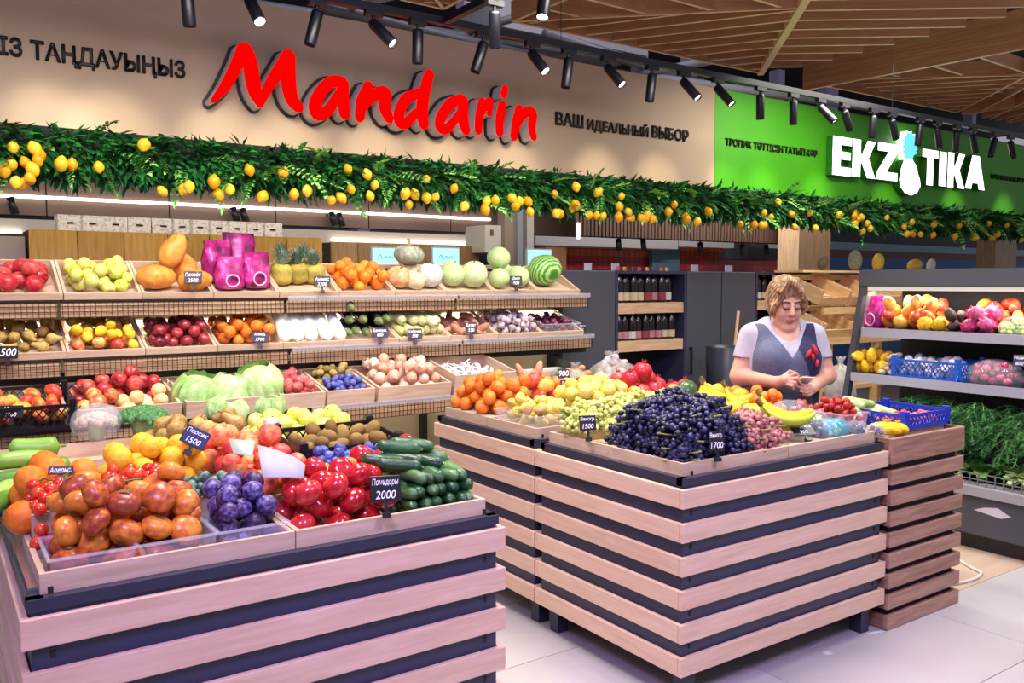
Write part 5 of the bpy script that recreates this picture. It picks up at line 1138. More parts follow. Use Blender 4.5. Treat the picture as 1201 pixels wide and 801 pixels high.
bunches('green_grape', ['a8b04a', 'c4c864', 'dcdc90'], 6, (2.72, 2.98, 2.90, 3.12), 1.10, .0125, 'pale green grape bunch on top near the pomegranates', 'green grape bunches near pomegranates', 350, .3)
bunches('blush_grape', ['c08a6a', 'd6a888', 'e2c4a6'], 9, (2.98, 3.16, 2.86, 3.12), 1.07, .0125, 'blush coloured grape bunch behind the dark grapes', 'blush grape bunches', 400, .35)
# bananas
M_BAN = ramp_mat('banana_skin', ['d8b81e', 'ecd030', 'f4e05a'], 5, .4, 3, rand=.3); M_BANG = ramp_mat('banana_green', ['9cae2a', 'c8cc3a', 'e4da50'], 5, .4, 3, rand=.3)
def banana_mesh(m):
    pts, rs = [], []
    for i in range(13):
        t = i / 12; a = -1.0 + 2.0 * t; pts.append((.105 * math.sin(a) * 1.0, 0, .105 * (1 - math.cos(a)) * 1.0)); rs.append([.004, .0055, .009, .014, .0165, .0175, .018, .0178, .017, .0155, .012, .007, .004][i])
    return MB().tube(pts, rs, 6).mesh('banana', [m], True)
BN = [banana_mesh(M_BAN), banana_mesh(M_BANG)]; TIP = MB().tube([(-.088, 0, .048), (-.104, 0, .062)], [.006, .008], 6).mesh('stalk', mat('banana_stalk', '6b5a24', .8))
def banana_hand(p, rz, n, g, label, tilt=0, roll=0, s=1.0):
    t = thing('banana_bunch', label, 'bananas', p); t.rotation_euler = (roll, tilt, rz); t.scale = (s,) * 3
    for k in range(n):
        a = (k - (n - 1) / 2)
        M = Matrix.Translation((-.088, 0, .05)) @ Matrix.Rotation(a * .17, 4, 'Z') @ Matrix.Translation((.088, 0, -.05)) @ Matrix.Rotation(a * .12, 4, 'X'); M = Matrix.Translation((0, a * .012, .006 * (k % 2))) @ M
        b_ = obj('banana', BN[g], t, M=M); obj('tip', TIP, b_)
banana_hand((3.05, 2.72, 1.07), R(-62), 5, 0, 'upright bunch of yellow bananas behind the pink grapes', R(18), .2, 1.25)
banana_hand((3.12, 2.66, 1.05), R(-40), 4, 0, 'second bunch of yellow bananas behind the green-tinged bunch', R(22), -.1, 1.25)
banana_hand((3.15, 2.45, 1.0), R(-28), 4, 1, 'green-tinged banana bunch lying at the front of the centre counter', R(14), -.4, 1.3)
banana_hand((3.22, 2.52, 1.02), R(-42), 4, 0, 'yellow banana bunch lying beside the dark bagged berries', R(16), -.2, 1.3)
riser(2.95, 3.30, 2.32, 2.70, Z0, .93, 'white paper liner under the bananas')
# small oranges, watermelons before the woman
riser(3.22, 3.60, 2.78, 3.12, Z0, .96, 'folded paper liner under the small oranges')
hv = []
pile('lemon_orange', I4, (3.16, 3.36, 2.78, 3.12), .96, .040, 12, 'yellow orange beside the small watermelon before the woman', 'orange', 'yellow oranges before the woman', hv, inset=.12, top=1.10)
pile('mandarin', I4, (3.34, 3.62, 2.74, 3.14), .96, .031, 40, 'small golden mandarin heaped in front of the woman', 'mandarin', 'small mandarins before the woman', hv, inset=.15, top=1.075)
M_WMD = wave_mat('dark_melon_skin', ['1c3a1e', '2f5228', '4d6a36'], 6, .3, 'X', 5, 3)
wmel = globe(14, 20, ell_f(.92, .92, 1.12), 'small_watermelon', M_WMD)
for p, s, rt, lab in [((3.12, 3.02, 1.08), .062, (.2, .5, 0), 'small dark green watermelon standing behind the bananas'), ((3.14, 2.90, 1.03), .046, (1.2, .3, .4), 'round dark green watermelon lying before the yellow oranges'), ((2.98, 2.84, 1.04), .042, (1.4, .2, 1.4), 'dark mottled melon beside the dark grapes')]:
    o = tag(obj('small_watermelon', wmel, None, p, rt, s), lab, 'watermelon'); obj('stem', STEM, o)
put('orange', I4, (3.02, 3.0, 1.10), .035, 'single orange behind the blush grapes', 'orange', None); put('orange', I4, (2.88, 3.13, 1.09), .032, 'single orange beside the pomegranates and grapes', 'orange', None)
for p, lab in [((3.02, 2.78, 1.06), 'brown coconut half beside the dark melon'), ((3.06, 2.83, 1.03), 'pale brown pear beside the dark melon')]: put('potato', I4, p, .033, lab, 'fruit', None, 'brown_fruit')
# bagged green grapes, dark berries, strawberries
M_BAGC = film('bag_film', 'dfeaf2', .16, .1)
def filled_bag(p, sx, sy, sz, kd, r, n, label, flabel, cat, grp, seed, m=None, rz=0):
    have = []; 
    pile(kd, Matrix.Translation(p), (-sx * .9, sx * .9, -sy * .9, sy * .9), .004, r, n, flabel, cat, grp, have, inset=.5, top=sz * 1.0)
    rr = random.Random(seed); ph = [rr.uniform(0, 6) for _ in range(4)]
    def f(x, y, z, a): k = 1 + .06 * math.sin(5 * a + ph[0]) + .04 * math.sin(9 * a + ph[1] + 8 * z); return (x * sx * 1.12 * k, y * sy * 1.12 * k, z * sz * (1.1 + .06 * math.sin(4 * a + ph[2])))
    t = thing('plastic_bag', label, 'bag', p, rz); obj('bag_skin', MB().lathe([(0, .0), (.8, 0), (1, .2), (1, .5), (.85, .8), (.5, .98), (0, 1.02)], 22, f=f).mesh('bag_skin', m or M_BAGC, True), t)
    obj('gathered_neck', MB().lathe([(.06, .98), (.05, 1.1), (.16, 1.28), (.14, 1.3)], 12, f=lambda x, y, z, a: (x * sx * (1 + .3 * math.sin(5 * a)) + sx * .7, y * sy, z * sz * .8)).mesh('gathered_neck', m or M_BAGC, True), t)
kind('grape', globe(8, 10, ell_f(.85, .85, 1.1), 'grape', F('loose_green_grape', ['8fae3a', 'aac454', 'c8da7e'], 4, .3, 2, rand=.3)), None, 1)
kind('blue_grape', globe(8, 10, ell_f(.9, .9, 1.05), 'grape', F('loose_dark_grape', ['20222e', '343848', '70788c'], 4, .3, 2, rand=.3)), None, 1)
riser(3.30, 3.60, 2.32, 2.72, Z0, .925, 'flattened carton under the bagged grapes')
filled_bag((3.42, 2.63, .928), .12, .075, .12, 'grape', .0145, 46, 'clear bag of green grapes with violet mesh side', 'green grape inside the upper clear bag', 'grape', 'green grapes in the upper bag', 3)
filled_bag((3.45, 2.52, .928), .09, .075, .09, 'grape', .0145, 30, 'clear bag of green grapes beside the strawberries', 'green grape inside the bag beside strawberries', 'grape', 'green grapes beside strawberries', 4)
filled_bag((3.36, 2.45, .928), .075, .09, .075, 'blue_grape', .0135, 36, 'clear bag of dark blue grapes behind the lying price tag', 'dark blue grape inside the clear bag', 'grape', 'dark grapes in the bag', 5)
filled_bag((3.44, 2.40, .928), .07, .055, .07, 'grape', .0145, 20, 'clear bag with turquoise bands at the front edge', 'green grape inside the turquoise banded bag', 'grape', 'green grapes in the banded bag', 6, film('aqua_film', '54c4ea', .42, .15))
filled_bag((3.53, 2.34, .928), .05, .05, .06, 'blue_grape', .0125, 12, 'small clear bag of dark berries at the front edge', 'dark berry inside the small clear bag', 'grape', 'dark berries in the small bag', 7)
net = MB().lathe([(1, 0), (1.02, .4), (.9, .8), (.7, 1.0)], 22, f=lambda x, y, z, a: (x * .07, y * .085, z * .11)).mesh('mesh_sleeve', mat('violet_mesh', '5a50c8', .5, alpha=.85), True)
tag(obj('mesh_sleeve', net, None, (3.30, 2.66, .93)), 'violet net sleeve of fruit behind the bananas', 'bag')
tray(3.49, 3.665, 2.37, 2.60, .945, .075, 'clear plastic tub heaped with strawberries', film('pink_clear', 'e0b8c0', .35), 'plastic_tub')
hv = []
pile('strawberry', I4, (3.495, 3.66, 2.375, 2.595), .95, .019, 80, 'red strawberry heaped in the clear plastic tub', 'strawberry', 'strawberries in the tub', hv, inset=.2, top=1.07)
pile('strawberry', I4, (3.50, 3.62, 2.60, 2.72), .985, .021, 9, 'large red strawberry behind the bagged grapes', 'strawberry', 'large strawberries behind the tub', None, inset=.1, top=1.04)
# rear counter
hv = []
riser(2.38, 2.68, 3.68, 4.08, Z0, .94, 'folded paper liner under the mandarins')
pile('mandarin', I4, (2.375, 2.72, 3.66, 4.10), .94, .036, 58, 'orange mandarin heaped at the end of the rear counter', 'mandarin', 'mandarins at the end of the rear counter', hv, inset=.28, top=1.12)
riser(2.40, 2.68, 3.27, 3.62, Z0, .93, 'folded paper liner under the brown-green pears')
hv = []
tray(2.385, 2.66, 3.27, 3.62, .932, .06, 'clear plastic tray of pears and quinces beside the mandarins', film('grey_clear', 'd8d4cc', .35))
pile('yellow_pear', I4, (2.39, 2.66, 3.27, 3.62), .936, .030, 36, 'mottled yellow pear in the clear tray beside the mandarins', 'pear', 'yellow pears in the clear tray', hv, inset=.35, top=1.05)
pile('potato', I4, (2.37, 2.5, 3.26, 3.4), .985, .027, 6, 'small brown pear at the front corner of the clear tray', 'pear', 'small brown pears in the tray', hv, inset=.05, top=1.045, name='pear')
riser(2.70, 3.04, 3.25, 3.70, Z0, .95, 'folded paper liner under the quinces')
hv = []
pile('quince', I4, (2.66, 3.06, 3.24, 3.66), .95, .038, 40, 'yellow quince heaped on the rear counter behind the green grapes', 'quince', 'yellow quinces', hv, inset=.3, top=1.13)
pile('lemon', I4, (2.95, 3.2, 3.45, 3.75), .97, .035, 12, 'bright yellow lemon near the pomegranates', 'lemon', 'lemons near the pomegranates', hv, inset=.2, top=1.1)
pile('mango', I4, (2.72, 3.02, 3.70, 3.98), .96, .040, 14, 'yellow and red mango behind the quinces', 'mango', 'mangoes behind the quinces', hv, inset=.25, top=1.1)
pile('pomegranate', I4, (3.14, 3.52, 3.35, 3.7), .985, .050, 9, 'red pomegranate with crown on the rear counter', 'pomegranate', 'pomegranates on the rear counter', hv, tilt=.5, inset=.25)
put('pomegranate', I4, (3.3, 3.52, 1.135), .055, 'large red pomegranate on top of the others with crown up', 'pomegranate', None, tilt=.2)
put('pomegranate', I4, (3.56, 3.45, 1.04), .045, 'red pomegranate apart at the right near the bottle cabinet', 'pomegranate', None, tilt=.2)
pile('avocado', I4, (3.02, 3.25, 3.78, 3.98), .95, .032, 10, 'dark green avocado in front of the net bags', 'avocado', 'avocados before the net bags', None, inset=.1)
# sweet potatoes in a carton & net bags of walnuts / potatoes
riser(3.06, 3.60, 3.72, 4.10, Z0, .95, 'low carton under the net bags of potatoes')
pile('sweet_potato', I4, (2.82, 3.10, 4.0, 4.11), 1.0, .034, 7, 'pinkish sweet potato behind the mangoes', 'sweet potato', 'sweet potatoes behind the mangoes', None, inset=.05)
M_NETG = film('grey_net', 'b9b4a8', .40, .5)
for (x, y, s1, h, kd, rr, n, lab, fl) in [(3.22, 4.02, .13, .17, 'potato', .026, 42, 'net bag of small grey potatoes on the rear counter', 'small grey potato inside the left net bag'), (3.48, 3.98, .15, .22, 'garlic', .026, 64, 'large net bag of garlic and pale bulbs by the graphite cabinet', 'pale bulb inside the large net bag')]:
    hv = []; pile(kd, Matrix.Translation((x, y, .952)), (-s1 * .9, s1 * .9, -s1 * .75, s1 * .75), .004, rr, n, fl, 'potato' if kd == 'potato' else 'garlic', lab, hv, inset=.25, top=h)
    net_bag((x, y, .953), s1, s1 * .8, h, lab, 'grey', seed=int(x * 100), m=M_NETG)
# ================================================================== walnut counter
Mb = mat('cobalt_plastic', '2038b0', .35)
plastic_crate(Matrix.Translation((4.10, 2.50, .915)), .40, .36, .075, Mb, 'cobalt blue plastic crate of greens on the walnut counter')
riser(3.74, 3.88, 2.32, 2.70, .853, .905, 'low carton under the yellow net on the walnut counter')
riser(3.92, 4.28, 2.34, 2.66, .853, .914, 'low carton under the blue crate on the walnut counter')
ynet = net_bag((3.80, 2.36, .906), .075, .05, .06, 'bright yellow net of onions hanging over the walnut counter edge', 'yellow', m=ramp_mat('yellow_net', ['d8a80c', 'f0c414', 'f8d83c'], 60, .6, 2, bump=.8, bscale=120), seed=9)
net_bag((3.87, 2.345, .906), .06, .045, .05, 'second yellow net of onions beside the blue crate', 'yellow', m=MATS['yellow_net'], seed=10)
filled_bag((3.715, 2.36, .906), .035, .04, .05, 'blue_grape', .0125, 12, 'dark bag of berries between strawberries and yellow net', 'dark berry in the bag by the yellow net', 'grape', 'berries by the yellow net', 12)
M_CORN = ramp_mat('corn_husk', ['7a9a4a', 'a8c07a', 'd2dcb4'], 4, .5, 3, (.4, 1, 1), rand=.4)
CN = long_mesh('corn_cob', .2, .020, .026, .004, M_CORN, 10)
cr_ = random.Random(21)
for i in range(12):
    tag(obj('corn_cob', CN, None, (3.80 + .045 * (i % 8) + (.06 if i > 7 else 0), 2.60 + cr_.uniform(-.03, .06), .955 + .045 * (i > 7) + .01 * (i % 2)), (cr_.uniform(0, 6), cr_.uniform(-.25, .15), R(70) + cr_.uniform(-.7, .7))), 'pale green corn cob in film on the walnut counter', 'corn', 'corn cobs on the walnut counter')
pile('radish', Matrix.Translation((4.10, 2.50, .924)), (-.17, .17, -.16, .02), .003, .017, 40, 'small dusky radish in the cobalt blue crate', 'radish', 'radishes in the blue crate', None, inset=.2)
# loose garlic / herb bag behind woman
net_bag((4.35, 2.95, 0), .13, .12, .5, 'white sack standing behind the walnut counter', 'whitesack', m=ramp_mat('white_sack', ['b8b2aa', 'd0cac2', 'dcd8d0'], 20, .8, 3), seed=14, cat='sack')
net_bag((4.75, 3.55, 0), .2, .18, .98, 'tall white net sack of garlic between the woman and the cooler', 'whitesack', m=MATS['white_sack'], seed=15, cat='sack')

# seat everything on the surveyed counter positions
for o in C.objects:
    if o.parent is None and o.name not in BEFORE and not o.name.startswith(('paper_sheet', 'cauliflower', 'broccoli', 'slatted_counter', 'fruit_crate')): o.location += Vector((-.026, -.036, 0))
# ================================================================== fruit shelving: crates and contents
def sc(row, k, label): return shelf_crate(row, k, label)
def fill(row, k, clabel, kd, r, n, label, cat, inset=.2, tilt=3.2, reg=None, top=.13, have=None, name=None):
    M, w_, d_ = sc(row, k, clabel); g = reg or (-w_ / 2, w_ / 2, -d_ / 2, d_ / 2)
    pile(kd, M, g, .014, r, n, label, cat, label, have, tilt, inset, top, name=name); return M
T = 'in the top shelf row'; S2 = 'in the middle shelf row'
fill(0, 0, 'pale crate of pomegranates at the left end of the top shelf', 'pomegranate', .046, 22, 'red pomegranate in the left crate of the top shelf', 'pomegranate', .3)
fill(0, 1, 'pale crate of red pomegranates left of the yellow apples', 'pomegranate', .046, 22, 'red pomegranate in the crate left of yellow apples', 'pomegranate', .3)
fill(0, 2, 'pale crate of yellow-green apples on the top shelf', 'green_apple', .036, 40, 'yellow-green apple in the top shelf crate', 'apple', .25)
# papaya crate
M, w_, d_ = sc(0, 3, 'pale crate of large papayas on the top shelf')
M_PAP = ramp_mat('papaya_skin', ['c8762a', 'dc9038', 'e8a850'], 2, .45, 3, rand=.3); pap = globe(14, 18, ell_f(.80, .80, 1.3, 0, -.12), 'papaya', M_PAP)
LEAFC = MB().add([(0, 0, 1.2), (.5, .1, 1.35), (.9, 0, 1.15), (.5, -.15, 1.2)], [(0, 1, 2, 3)]).mesh('leaf', mat('papaya_leaf', '3f7a3a', .6))
for i, (p, rt, lab) in enumerate([((-.09, -.07, .085), (0, R(95), .2), 'large orange papaya lying at the left of its crate'), ((.02, .06, .20), (0, R(30), .4), 'large orange papaya standing on top of the others with a leaf'), ((.10, .10, .09), (0, R(70), 1.6), 'orange papaya at the back right of its crate'), ((.11, -.10, .075), (0, R(85), .1), 'orange papaya behind the price tag on the top shelf')]):
    o = obj('papaya', pap); o.matrix_world = M @ Matrix.Translation(p) @ Euler(rt).to_matrix().to_4x4() @ Matrix.Scale(.085 if i != 3 else .075, 4); tag(o, lab, 'papaya')
    if i == 1: obj('leaf', LEAFC, o)
# pink bags crate
M, w_, d_ = sc(0, 4, 'pale crate holding pink packaged fruit on the top shelf')
M_PINK = ramp_mat('pink_foil', ['5e0c40', 'b01c78', 'e858a8'], 14, .2, 3, rand=.2, spec=.8); M_PINKL = mat('pink_print', 'f4b0c8', .4)
def pack_bag(p, sx, sy, sz, rz, tilt, lab, m=None):
    def f(x, y, z, a): k = 1 + .10 * math.sin(5 * a + 9 * z) + .08 * math.sin(9 * a - 7 * z); q = 1 - .8 * max(0, min(1, (z - .35) / .6)); return (x * sx * k, y * sy * k * q, z * sz)
    o = thing('fruit_pack', lab, 'package', M=(M @ Matrix.Translation(p) @ Euler((tilt, 0, rz)).to_matrix().to_4x4()))
    obj('foil_bag', MB().lathe([(0, 0), (.85, 0), (1, .15), (1, .6), (.92, .85), (.88, 1.02), (.85, 1.1)], 22, f=f).mesh('foil_bag', m or M_PINK, True), o)
    obj('printed_ring', MB().tube([(sx * .45 * math.cos(t * .4), -sy * 1.03, sz * .3 + sz * .2 * math.sin(t * .4)) for t in range(17)], .005, 5).mesh('printed_ring', M_PINKL), o)
pack_bag((-.10, .05, .02), .09, .06, .22, .15, R(-12), 'pink foil fruit pack at the left of its crate'); pack_bag((.03, .11, .02), .10, .06, .25, -.1, R(-14), 'tall pink foil fruit pack at the back of its crate')
pack_bag((-.07, -.09, .02), .085, .06, .17, 0, R(-14), 'pink foil fruit pack at the front left with ring print'); pack_bag((.09, -.07, .02), .085, .06, .19, .1, R(-14), 'pink foil fruit pack at the front right with ring print')
# pineapples
M, w_, d_ = sc(0, 5, 'pale crate of pineapples on the top shelf')
M_PINE_SK = ramp_mat('pineapple_skin', ['7a6a2c', 'a8943c', 'cdbd5a'], 14, .6, 3, rand=.3); M_PLEAF = ramp_mat('pineapple_leaf', ['3f5a4c', '5f7d6a', '90a898'], 5, .5, 2, rand=.3)
def pine_body():
    def f(x, y, z, a): k = 1 + .05 * math.cos(9 * a + 26 * z) + .05 * math.cos(9 * a - 26 * z); return (x * k, y * k, z)
    return MB().lathe([(0, 0), (.7, .03), (.95, .25), (1, .8), (.95, 1.4), (.75, 1.8), (.45, 1.95), (0, 1.97)] if False else [(.0, 0)] + [(math.sqrt(max(0, 1 - ((t - 1) / 1.05) ** 4)), t) for t in [.03 + i * .107 for i in range(19)]] + [(0, 2.0)], 36, f=f).mesh('pineapple', M_PINE_SK, True)
def pine_crown():
    mb = MB(); r = random.Random(2)
    for i in range(34):
        a = i * 2.4; t = i / 34; b_ = Vector((math.cos(a), math.sin(a), 0)) * (.35 - .25 * t) + Vector((0, 0, 1.9 + .1 * t)); o_ = Vector((math.cos(a), math.sin(a), 0)) * (1.0 - .75 * t); L_ = .9 + .9 * t; s = Vector((-math.sin(a), math.cos(a), 0)) * .13
        mid = b_ + o_ * .45 + Vector((0, 0, L_ * .6)); tip = b_ + o_ * 1.0 + Vector((0, 0, L_ * .95)); mb.add([b_ + s, b_ - s, mid - s * .8, mid + s * .8, tip], [(0, 1, 2, 3), (3, 2, 4)])
    return mb.mesh('leaf_crown', M_PLEAF)
PB, PC = pine_body(), pine_crown()
for p, rt, lab in [((-.11, .0, .015), (R(-10), 0, 0), 'pineapple with spiky crown at the left of its crate'), ((.01, .03, .015), (R(-10), 0, 1), 'pineapple with spiky crown in the middle of its crate'), ((.12, .04, .015), (R(-10), .05, 2), 'pineapple with spiky crown right behind the price tag'), ((-.05, .13, .02), (R(-8), -.1, .5), 'pineapple with spiky crown at the back left of its crate'), ((.09, .14, .02), (R(-8), .1, 1.4), 'pineapple with spiky crown at the back right of its crate')]:
    o = obj('pineapple', PB); o.matrix_world = M @ Matrix.Translation(p) @ Euler(rt).to_matrix().to_4x4() @ Matrix.Scale(.064, 4); tag(o, lab, 'pineapple'); obj('leaf_crown', PC, o)
fill(0, 6, 'pale crate of oranges on the top shelf', 'orange', .038, 40, 'bright orange in the top shelf crate', 'orange', .2)
# pumpkins
M, w_, d_ = sc(0, 7, 'pale crate of pumpkins on the top shelf')
def pump(nm, m, lob=10, ez=.7): return globe(14, 40, lambda x, y, z, a: (x * (1 - .07 * abs(math.cos(lob * a / 2)) ** 8), y * (1 - .07 * abs(math.cos(lob * a / 2)) ** 8), dimple(z, .2, .5, .1) * ez), nm, m)
PK = [pump('pumpkin', F('pump_grey', ['7d8a74', '9aa48c', 'b8bda4'], 4, .6, 3)), pump('pumpkin', F('pump_orange', ['c88a58', 'd8a878', 'e6c8a0'], 2, .5, 3), ez=.85), pump('pumpkin', F('pump_yellow', ['c8b880', 'd8cca0', 'e0d8b8'], 3, .5, 3), ez=.95)]
PST = MB().tube([(0, 0, .45), (.03, 0, .75), (.12, 0, 1.0)], [.14, .09, .11], 6).mesh('stem', mat('pump_stem', 'a08a5c', .8))
for i, (p, s, k, lab) in enumerate([((-.10, -.05, .085), .085, 1, 'pale orange pumpkin at the left of its crate'), ((.0, -.09, .075), .07, 2, 'cream striped squash in front of the grey pumpkin'), ((.02, .08, .20), .105, 0, 'large grey-green pumpkin on top of the others'), ((.05, .1, .08), .08, 2, 'cream squash under the grey-green pumpkin')]):
    o = obj('pumpkin', PK[k]); o.matrix_world = M @ Matrix.Translation(p) @ Euler((.15, .1 * i, i)).to_matrix().to_4x4() @ Matrix.Scale(s, 4); tag(o, lab, 'pumpkin'); obj('stem', PST, o)
o = obj('pumpkin', pump('pumpkin', F('pump_white', ['b8bcb4', 'd0d4cc', 'e0e2dc'], 4, .5, 3), 8, 1.05)); o.matrix_world = M @ Matrix.Translation((.13, -.05, .10)) @ Matrix.Scale(.085, 4); tag(o, 'white ribbed pumpkin right of the cream squash', 'pumpkin'); obj('stem', PST, o)
def melons(row, k, clab, items, kd='melon'):
    M, w_, d_ = sc(row, k, clab)
    for p, s, lab in items: put(kd, M, p, s, lab, 'melon', None, tilt=.5)
melons(0, 8, 'pale crate with two round pale green melons', [((-.07, -.04, .10), .085, 'pale green melon behind, left one of two beside the white pumpkin'), ((.09, -.06, .11), .095, 'larger pale green netted melon right of the white pumpkin'), ((.0, .10, .09), .07, 'pale green melon at the back between two others')])
melons(0, 9, 'pale crate with three stacked pale green melons', [((-.08, -.07, .085), .075, 'pale green melon at the front left under the top melon'), ((-.04, .04, .20), .085, 'pale green melon on top of the stacked melons'), ((.1, -.05, .09), .08, 'pale green melon behind the price tag'), ((.06, .11, .08), .07, 'pale green melon at the back of the stacked melons')])
M, w_, d_ = sc(0, 10, 'pale crate with a striped watermelon at the right end of the top shelf')
M_WM = wave_mat('watermelon_skin', ['3a7a2c', '5c9a3a', '9cc46a', 'a8cc78'], 1.6, .35, 'Y', 2.5, 3, [0, .4, .6, 1])
o = obj('watermelon', globe(16, 24, ell_f(1, 1, 1.22), 'watermelon', M_WM)); o.matrix_world = M @ Matrix.Translation((-.02, .0, .125)) @ Euler((0, R(82), .1)).to_matrix().to_4x4() @ Matrix.Scale(.115, 4); tag(o, 'striped green watermelon at the right end of the top shelf', 'watermelon'); obj('stem', STEM, o)
# --- middle row
fill(1, 0, 'pale crate of brown pears at the left end of the middle shelf', 'brown_pear', .033, 26, 'brown-yellow pear at the left end of the middle shelf', 'pear', .15)
fill(1, 1, 'pale crate of russet pears on the middle shelf', 'brown_pear', .034, 30, 'russet pear in the middle shelf crate left of the mixed fruit', 'pear', .15)
hv = []
M = fill(1, 2, 'pale crate of mixed apples and lemons on the middle shelf', 'mixed_apple', .035, 20, 'mixed red and yellow apple in the middle shelf crate', 'apple', .15, have=hv)
pile('lemon', M, (-.17, .17, -.18, -.02), .014, .030, 10, 'yellow lemon in front of the mixed apples', 'lemon', 'yellow lemons in front of mixed apples', hv, inset=.1)
pile('brown_pear', M, (-.17, .17, 0, .18), .014, .032, 10, 'brown pear behind the mixed apples', 'pear', 'brown pears behind mixed apples', hv, inset=.1)
fill(1, 3, 'pale crate of dark red apples on the middle shelf', 'dark_apple', .033, 46, 'dark red apple in the middle shelf crate', 'apple', .2)
fill(1, 4, 'pale crate of mandarins on the middle shelf', 'mandarin', .032, 50, 'orange mandarin in the middle shelf crate', 'mandarin', .2)
# napa cabbages / daikon
M_NAPA = ramp_mat('napa_leaf', ['b8c290', 'd8dcc0', 'f0efe4'], 3, .4, 3, (3, 3, .6), rand=.2); M_DAI = ramp_mat('daikon_skin', ['d0d4b8', 'e4e4d8', 'f2f0ec'], 3, .35, 2, (.5, 1, 1), rand=.2)
M, w_, d_ = sc(1, 5, 'pale crate of white daikon radishes on the middle shelf')
dai = long_mesh('daikon', .32, .044, .030, .0, M_DAI, 14, 14); DLF = MB().tube([(.14, 0, 0), (.17, .01, .01)], [.02, .008], 7).mesh('leaf_stub', mat('daikon_stub', '8ea85a', .6))
for i in range(8):
    x, y, z = -.165 + .085 * (i % 5) + (.04 if i > 4 else 0), -.05 + (.09 if i > 4 else 0), .115 + (.03 if i > 4 else 0)
    o = obj('daikon', dai); o.matrix_world = M @ Matrix.Translation((x, y, z)) @ Euler((R(30), 0, PR.uniform(-.12, .12))).to_matrix().to_4x4() @ Matrix.Rotation(R(90), 4, 'Z'); tag(o, 'long white daikon radish on the middle shelf', 'daikon', 'daikon radishes'); obj('leaf_stub', DLF, o)
# eggplants
M, w_, d_ = sc(1, 6, 'pale crate of eggplants on the middle shelf')
M_EGG = mat('eggplant_skin', '1a1124', .15, spec=.7); egg = long_mesh('eggplant', .22, .026, .046, .01, M_EGG, 14, 14); EC = MB().tube([(-.112, 0, 0), (-.09, 0, 0), (-.145, 0, 0)], [.024, .03, .007], 8).mesh('green_cap', mat('egg_cap', '6f7f4a', .6))
for i in range(9):
    o = obj('eggplant', egg); o.matrix_world = M @ Matrix.Translation((-.15 + .085 * (i % 4) + (.05 if i > 3 else 0), PR.uniform(-.03, .03), .06 + .075 * (i // 4))) @ Euler((0, PR.uniform(-.1, .1), R(90) + PR.uniform(-.25, .25))).to_matrix().to_4x4(); tag(o, 'glossy black eggplant on the middle shelf', 'eggplant', 'eggplants'); obj('green_cap', EC, o)
# pale zucchini
M, w_, d_ = sc(1, 7, 'pale crate of pale zucchini on the middle shelf')
M_PZ = ramp_mat('pale_zucchini_skin', ['b4b46a', 'd0cf94', 'e2e0b8'], 8, .4, 3, (.4, 1, 1), rand=.3); pz = long_mesh('zucchini', .26, .026, .034, .008, M_PZ, 12)
for i in range(11):
    o = obj('zucchini', pz); o.matrix_world = M @ Matrix.Translation((-.15 + .062 * (i % 6) + (.03 if i > 5 else 0), PR.uniform(-.02, .03), .05 + .062 * (i // 6))) @ Euler((0, PR.uniform(-.05, .1), R(-80) + PR.uniform(-.2, .2))).to_matrix().to_4x4(); tag(o, 'pale cream zucchini on the middle shelf', 'zucchini', 'pale zucchini on the shelf'); obj('stem_end', CUT, o, (-.02 if False else .05, 0, 0), None, 1.2)
fill(1, 8, 'pale crate of sweet potatoes on the middle shelf', 'sweet_potato', .034, 20, 'brown-pink sweet potato in the middle shelf crate', 'sweet potato', .15)
fill(1, 9, 'pale crate of garlic on the middle shelf', 'garlic', .026, 70, 'pale purple garlic bulb in the middle shelf crate', 'garlic', .2)
M = fill(1, 10, 'pale crate of dark red onions at the right end of the middle shelf', 'red_onion', .024, 44, 'dark red onion in the clear box on the middle shelf', 'onion', .25, reg=(-.16, .16, -.16, .14), top=.1)
tray(-.165, .165, -.165, .145, .013, .07, 'clear plastic box of dark red onions on the middle shelf', M=M)
# --- bottom row: wider crates
def bigcrate(x0, x1, label, ht=.09):
    S = SH[2]; dp = .42; y, z = S['y'] + dp / 2 * math.cos(S['tilt']), S['z'] + dp / 2 * math.sin(S['tilt'])
    return crate((x0 + x1) / 2, y, z - .006, x1 - x0 - .006, dp, ht, label, S['tilt'])
def bx(px): return at(px, 480, Y=4.62).x
M = bigcrate(bx(75), bx(212), 'pale crate of red and yellow apples on the bottom shelf'); wd = (bx(212) - bx(75)) / 2 - .03
hv = []
pile('red_apple', M, (-wd, wd, -.02, .19), .014, .040, 34, 'red apple at the back of the bottom shelf crate', 'apple', 'red apples on the bottom shelf', hv, inset=.2, top=.17)
pile('mixed_apple', M, (-wd, 0, -.19, .05), .014, .040, 14, 'mixed yellow-red apple at the left of the bottom shelf crate', 'apple', 'mixed apples on the bottom shelf', hv, inset=.15, top=.12)
kind('yellow_peach', globe(12, 16, groove_f(.95, .07), 'peach', F('ypeach_skin', ['d8a86a', 'e8c88c', 'f0dcb0'], 2, .5, 3, rand=.3)), None, .97)
pile('yellow_peach', M, (-.02, wd, -.19, .06), .014, .038, 22, 'pale yellow peach at the front of the bottom shelf crate', 'peach', 'pale yellow peaches on the bottom shelf', hv, inset=.15, top=.12)
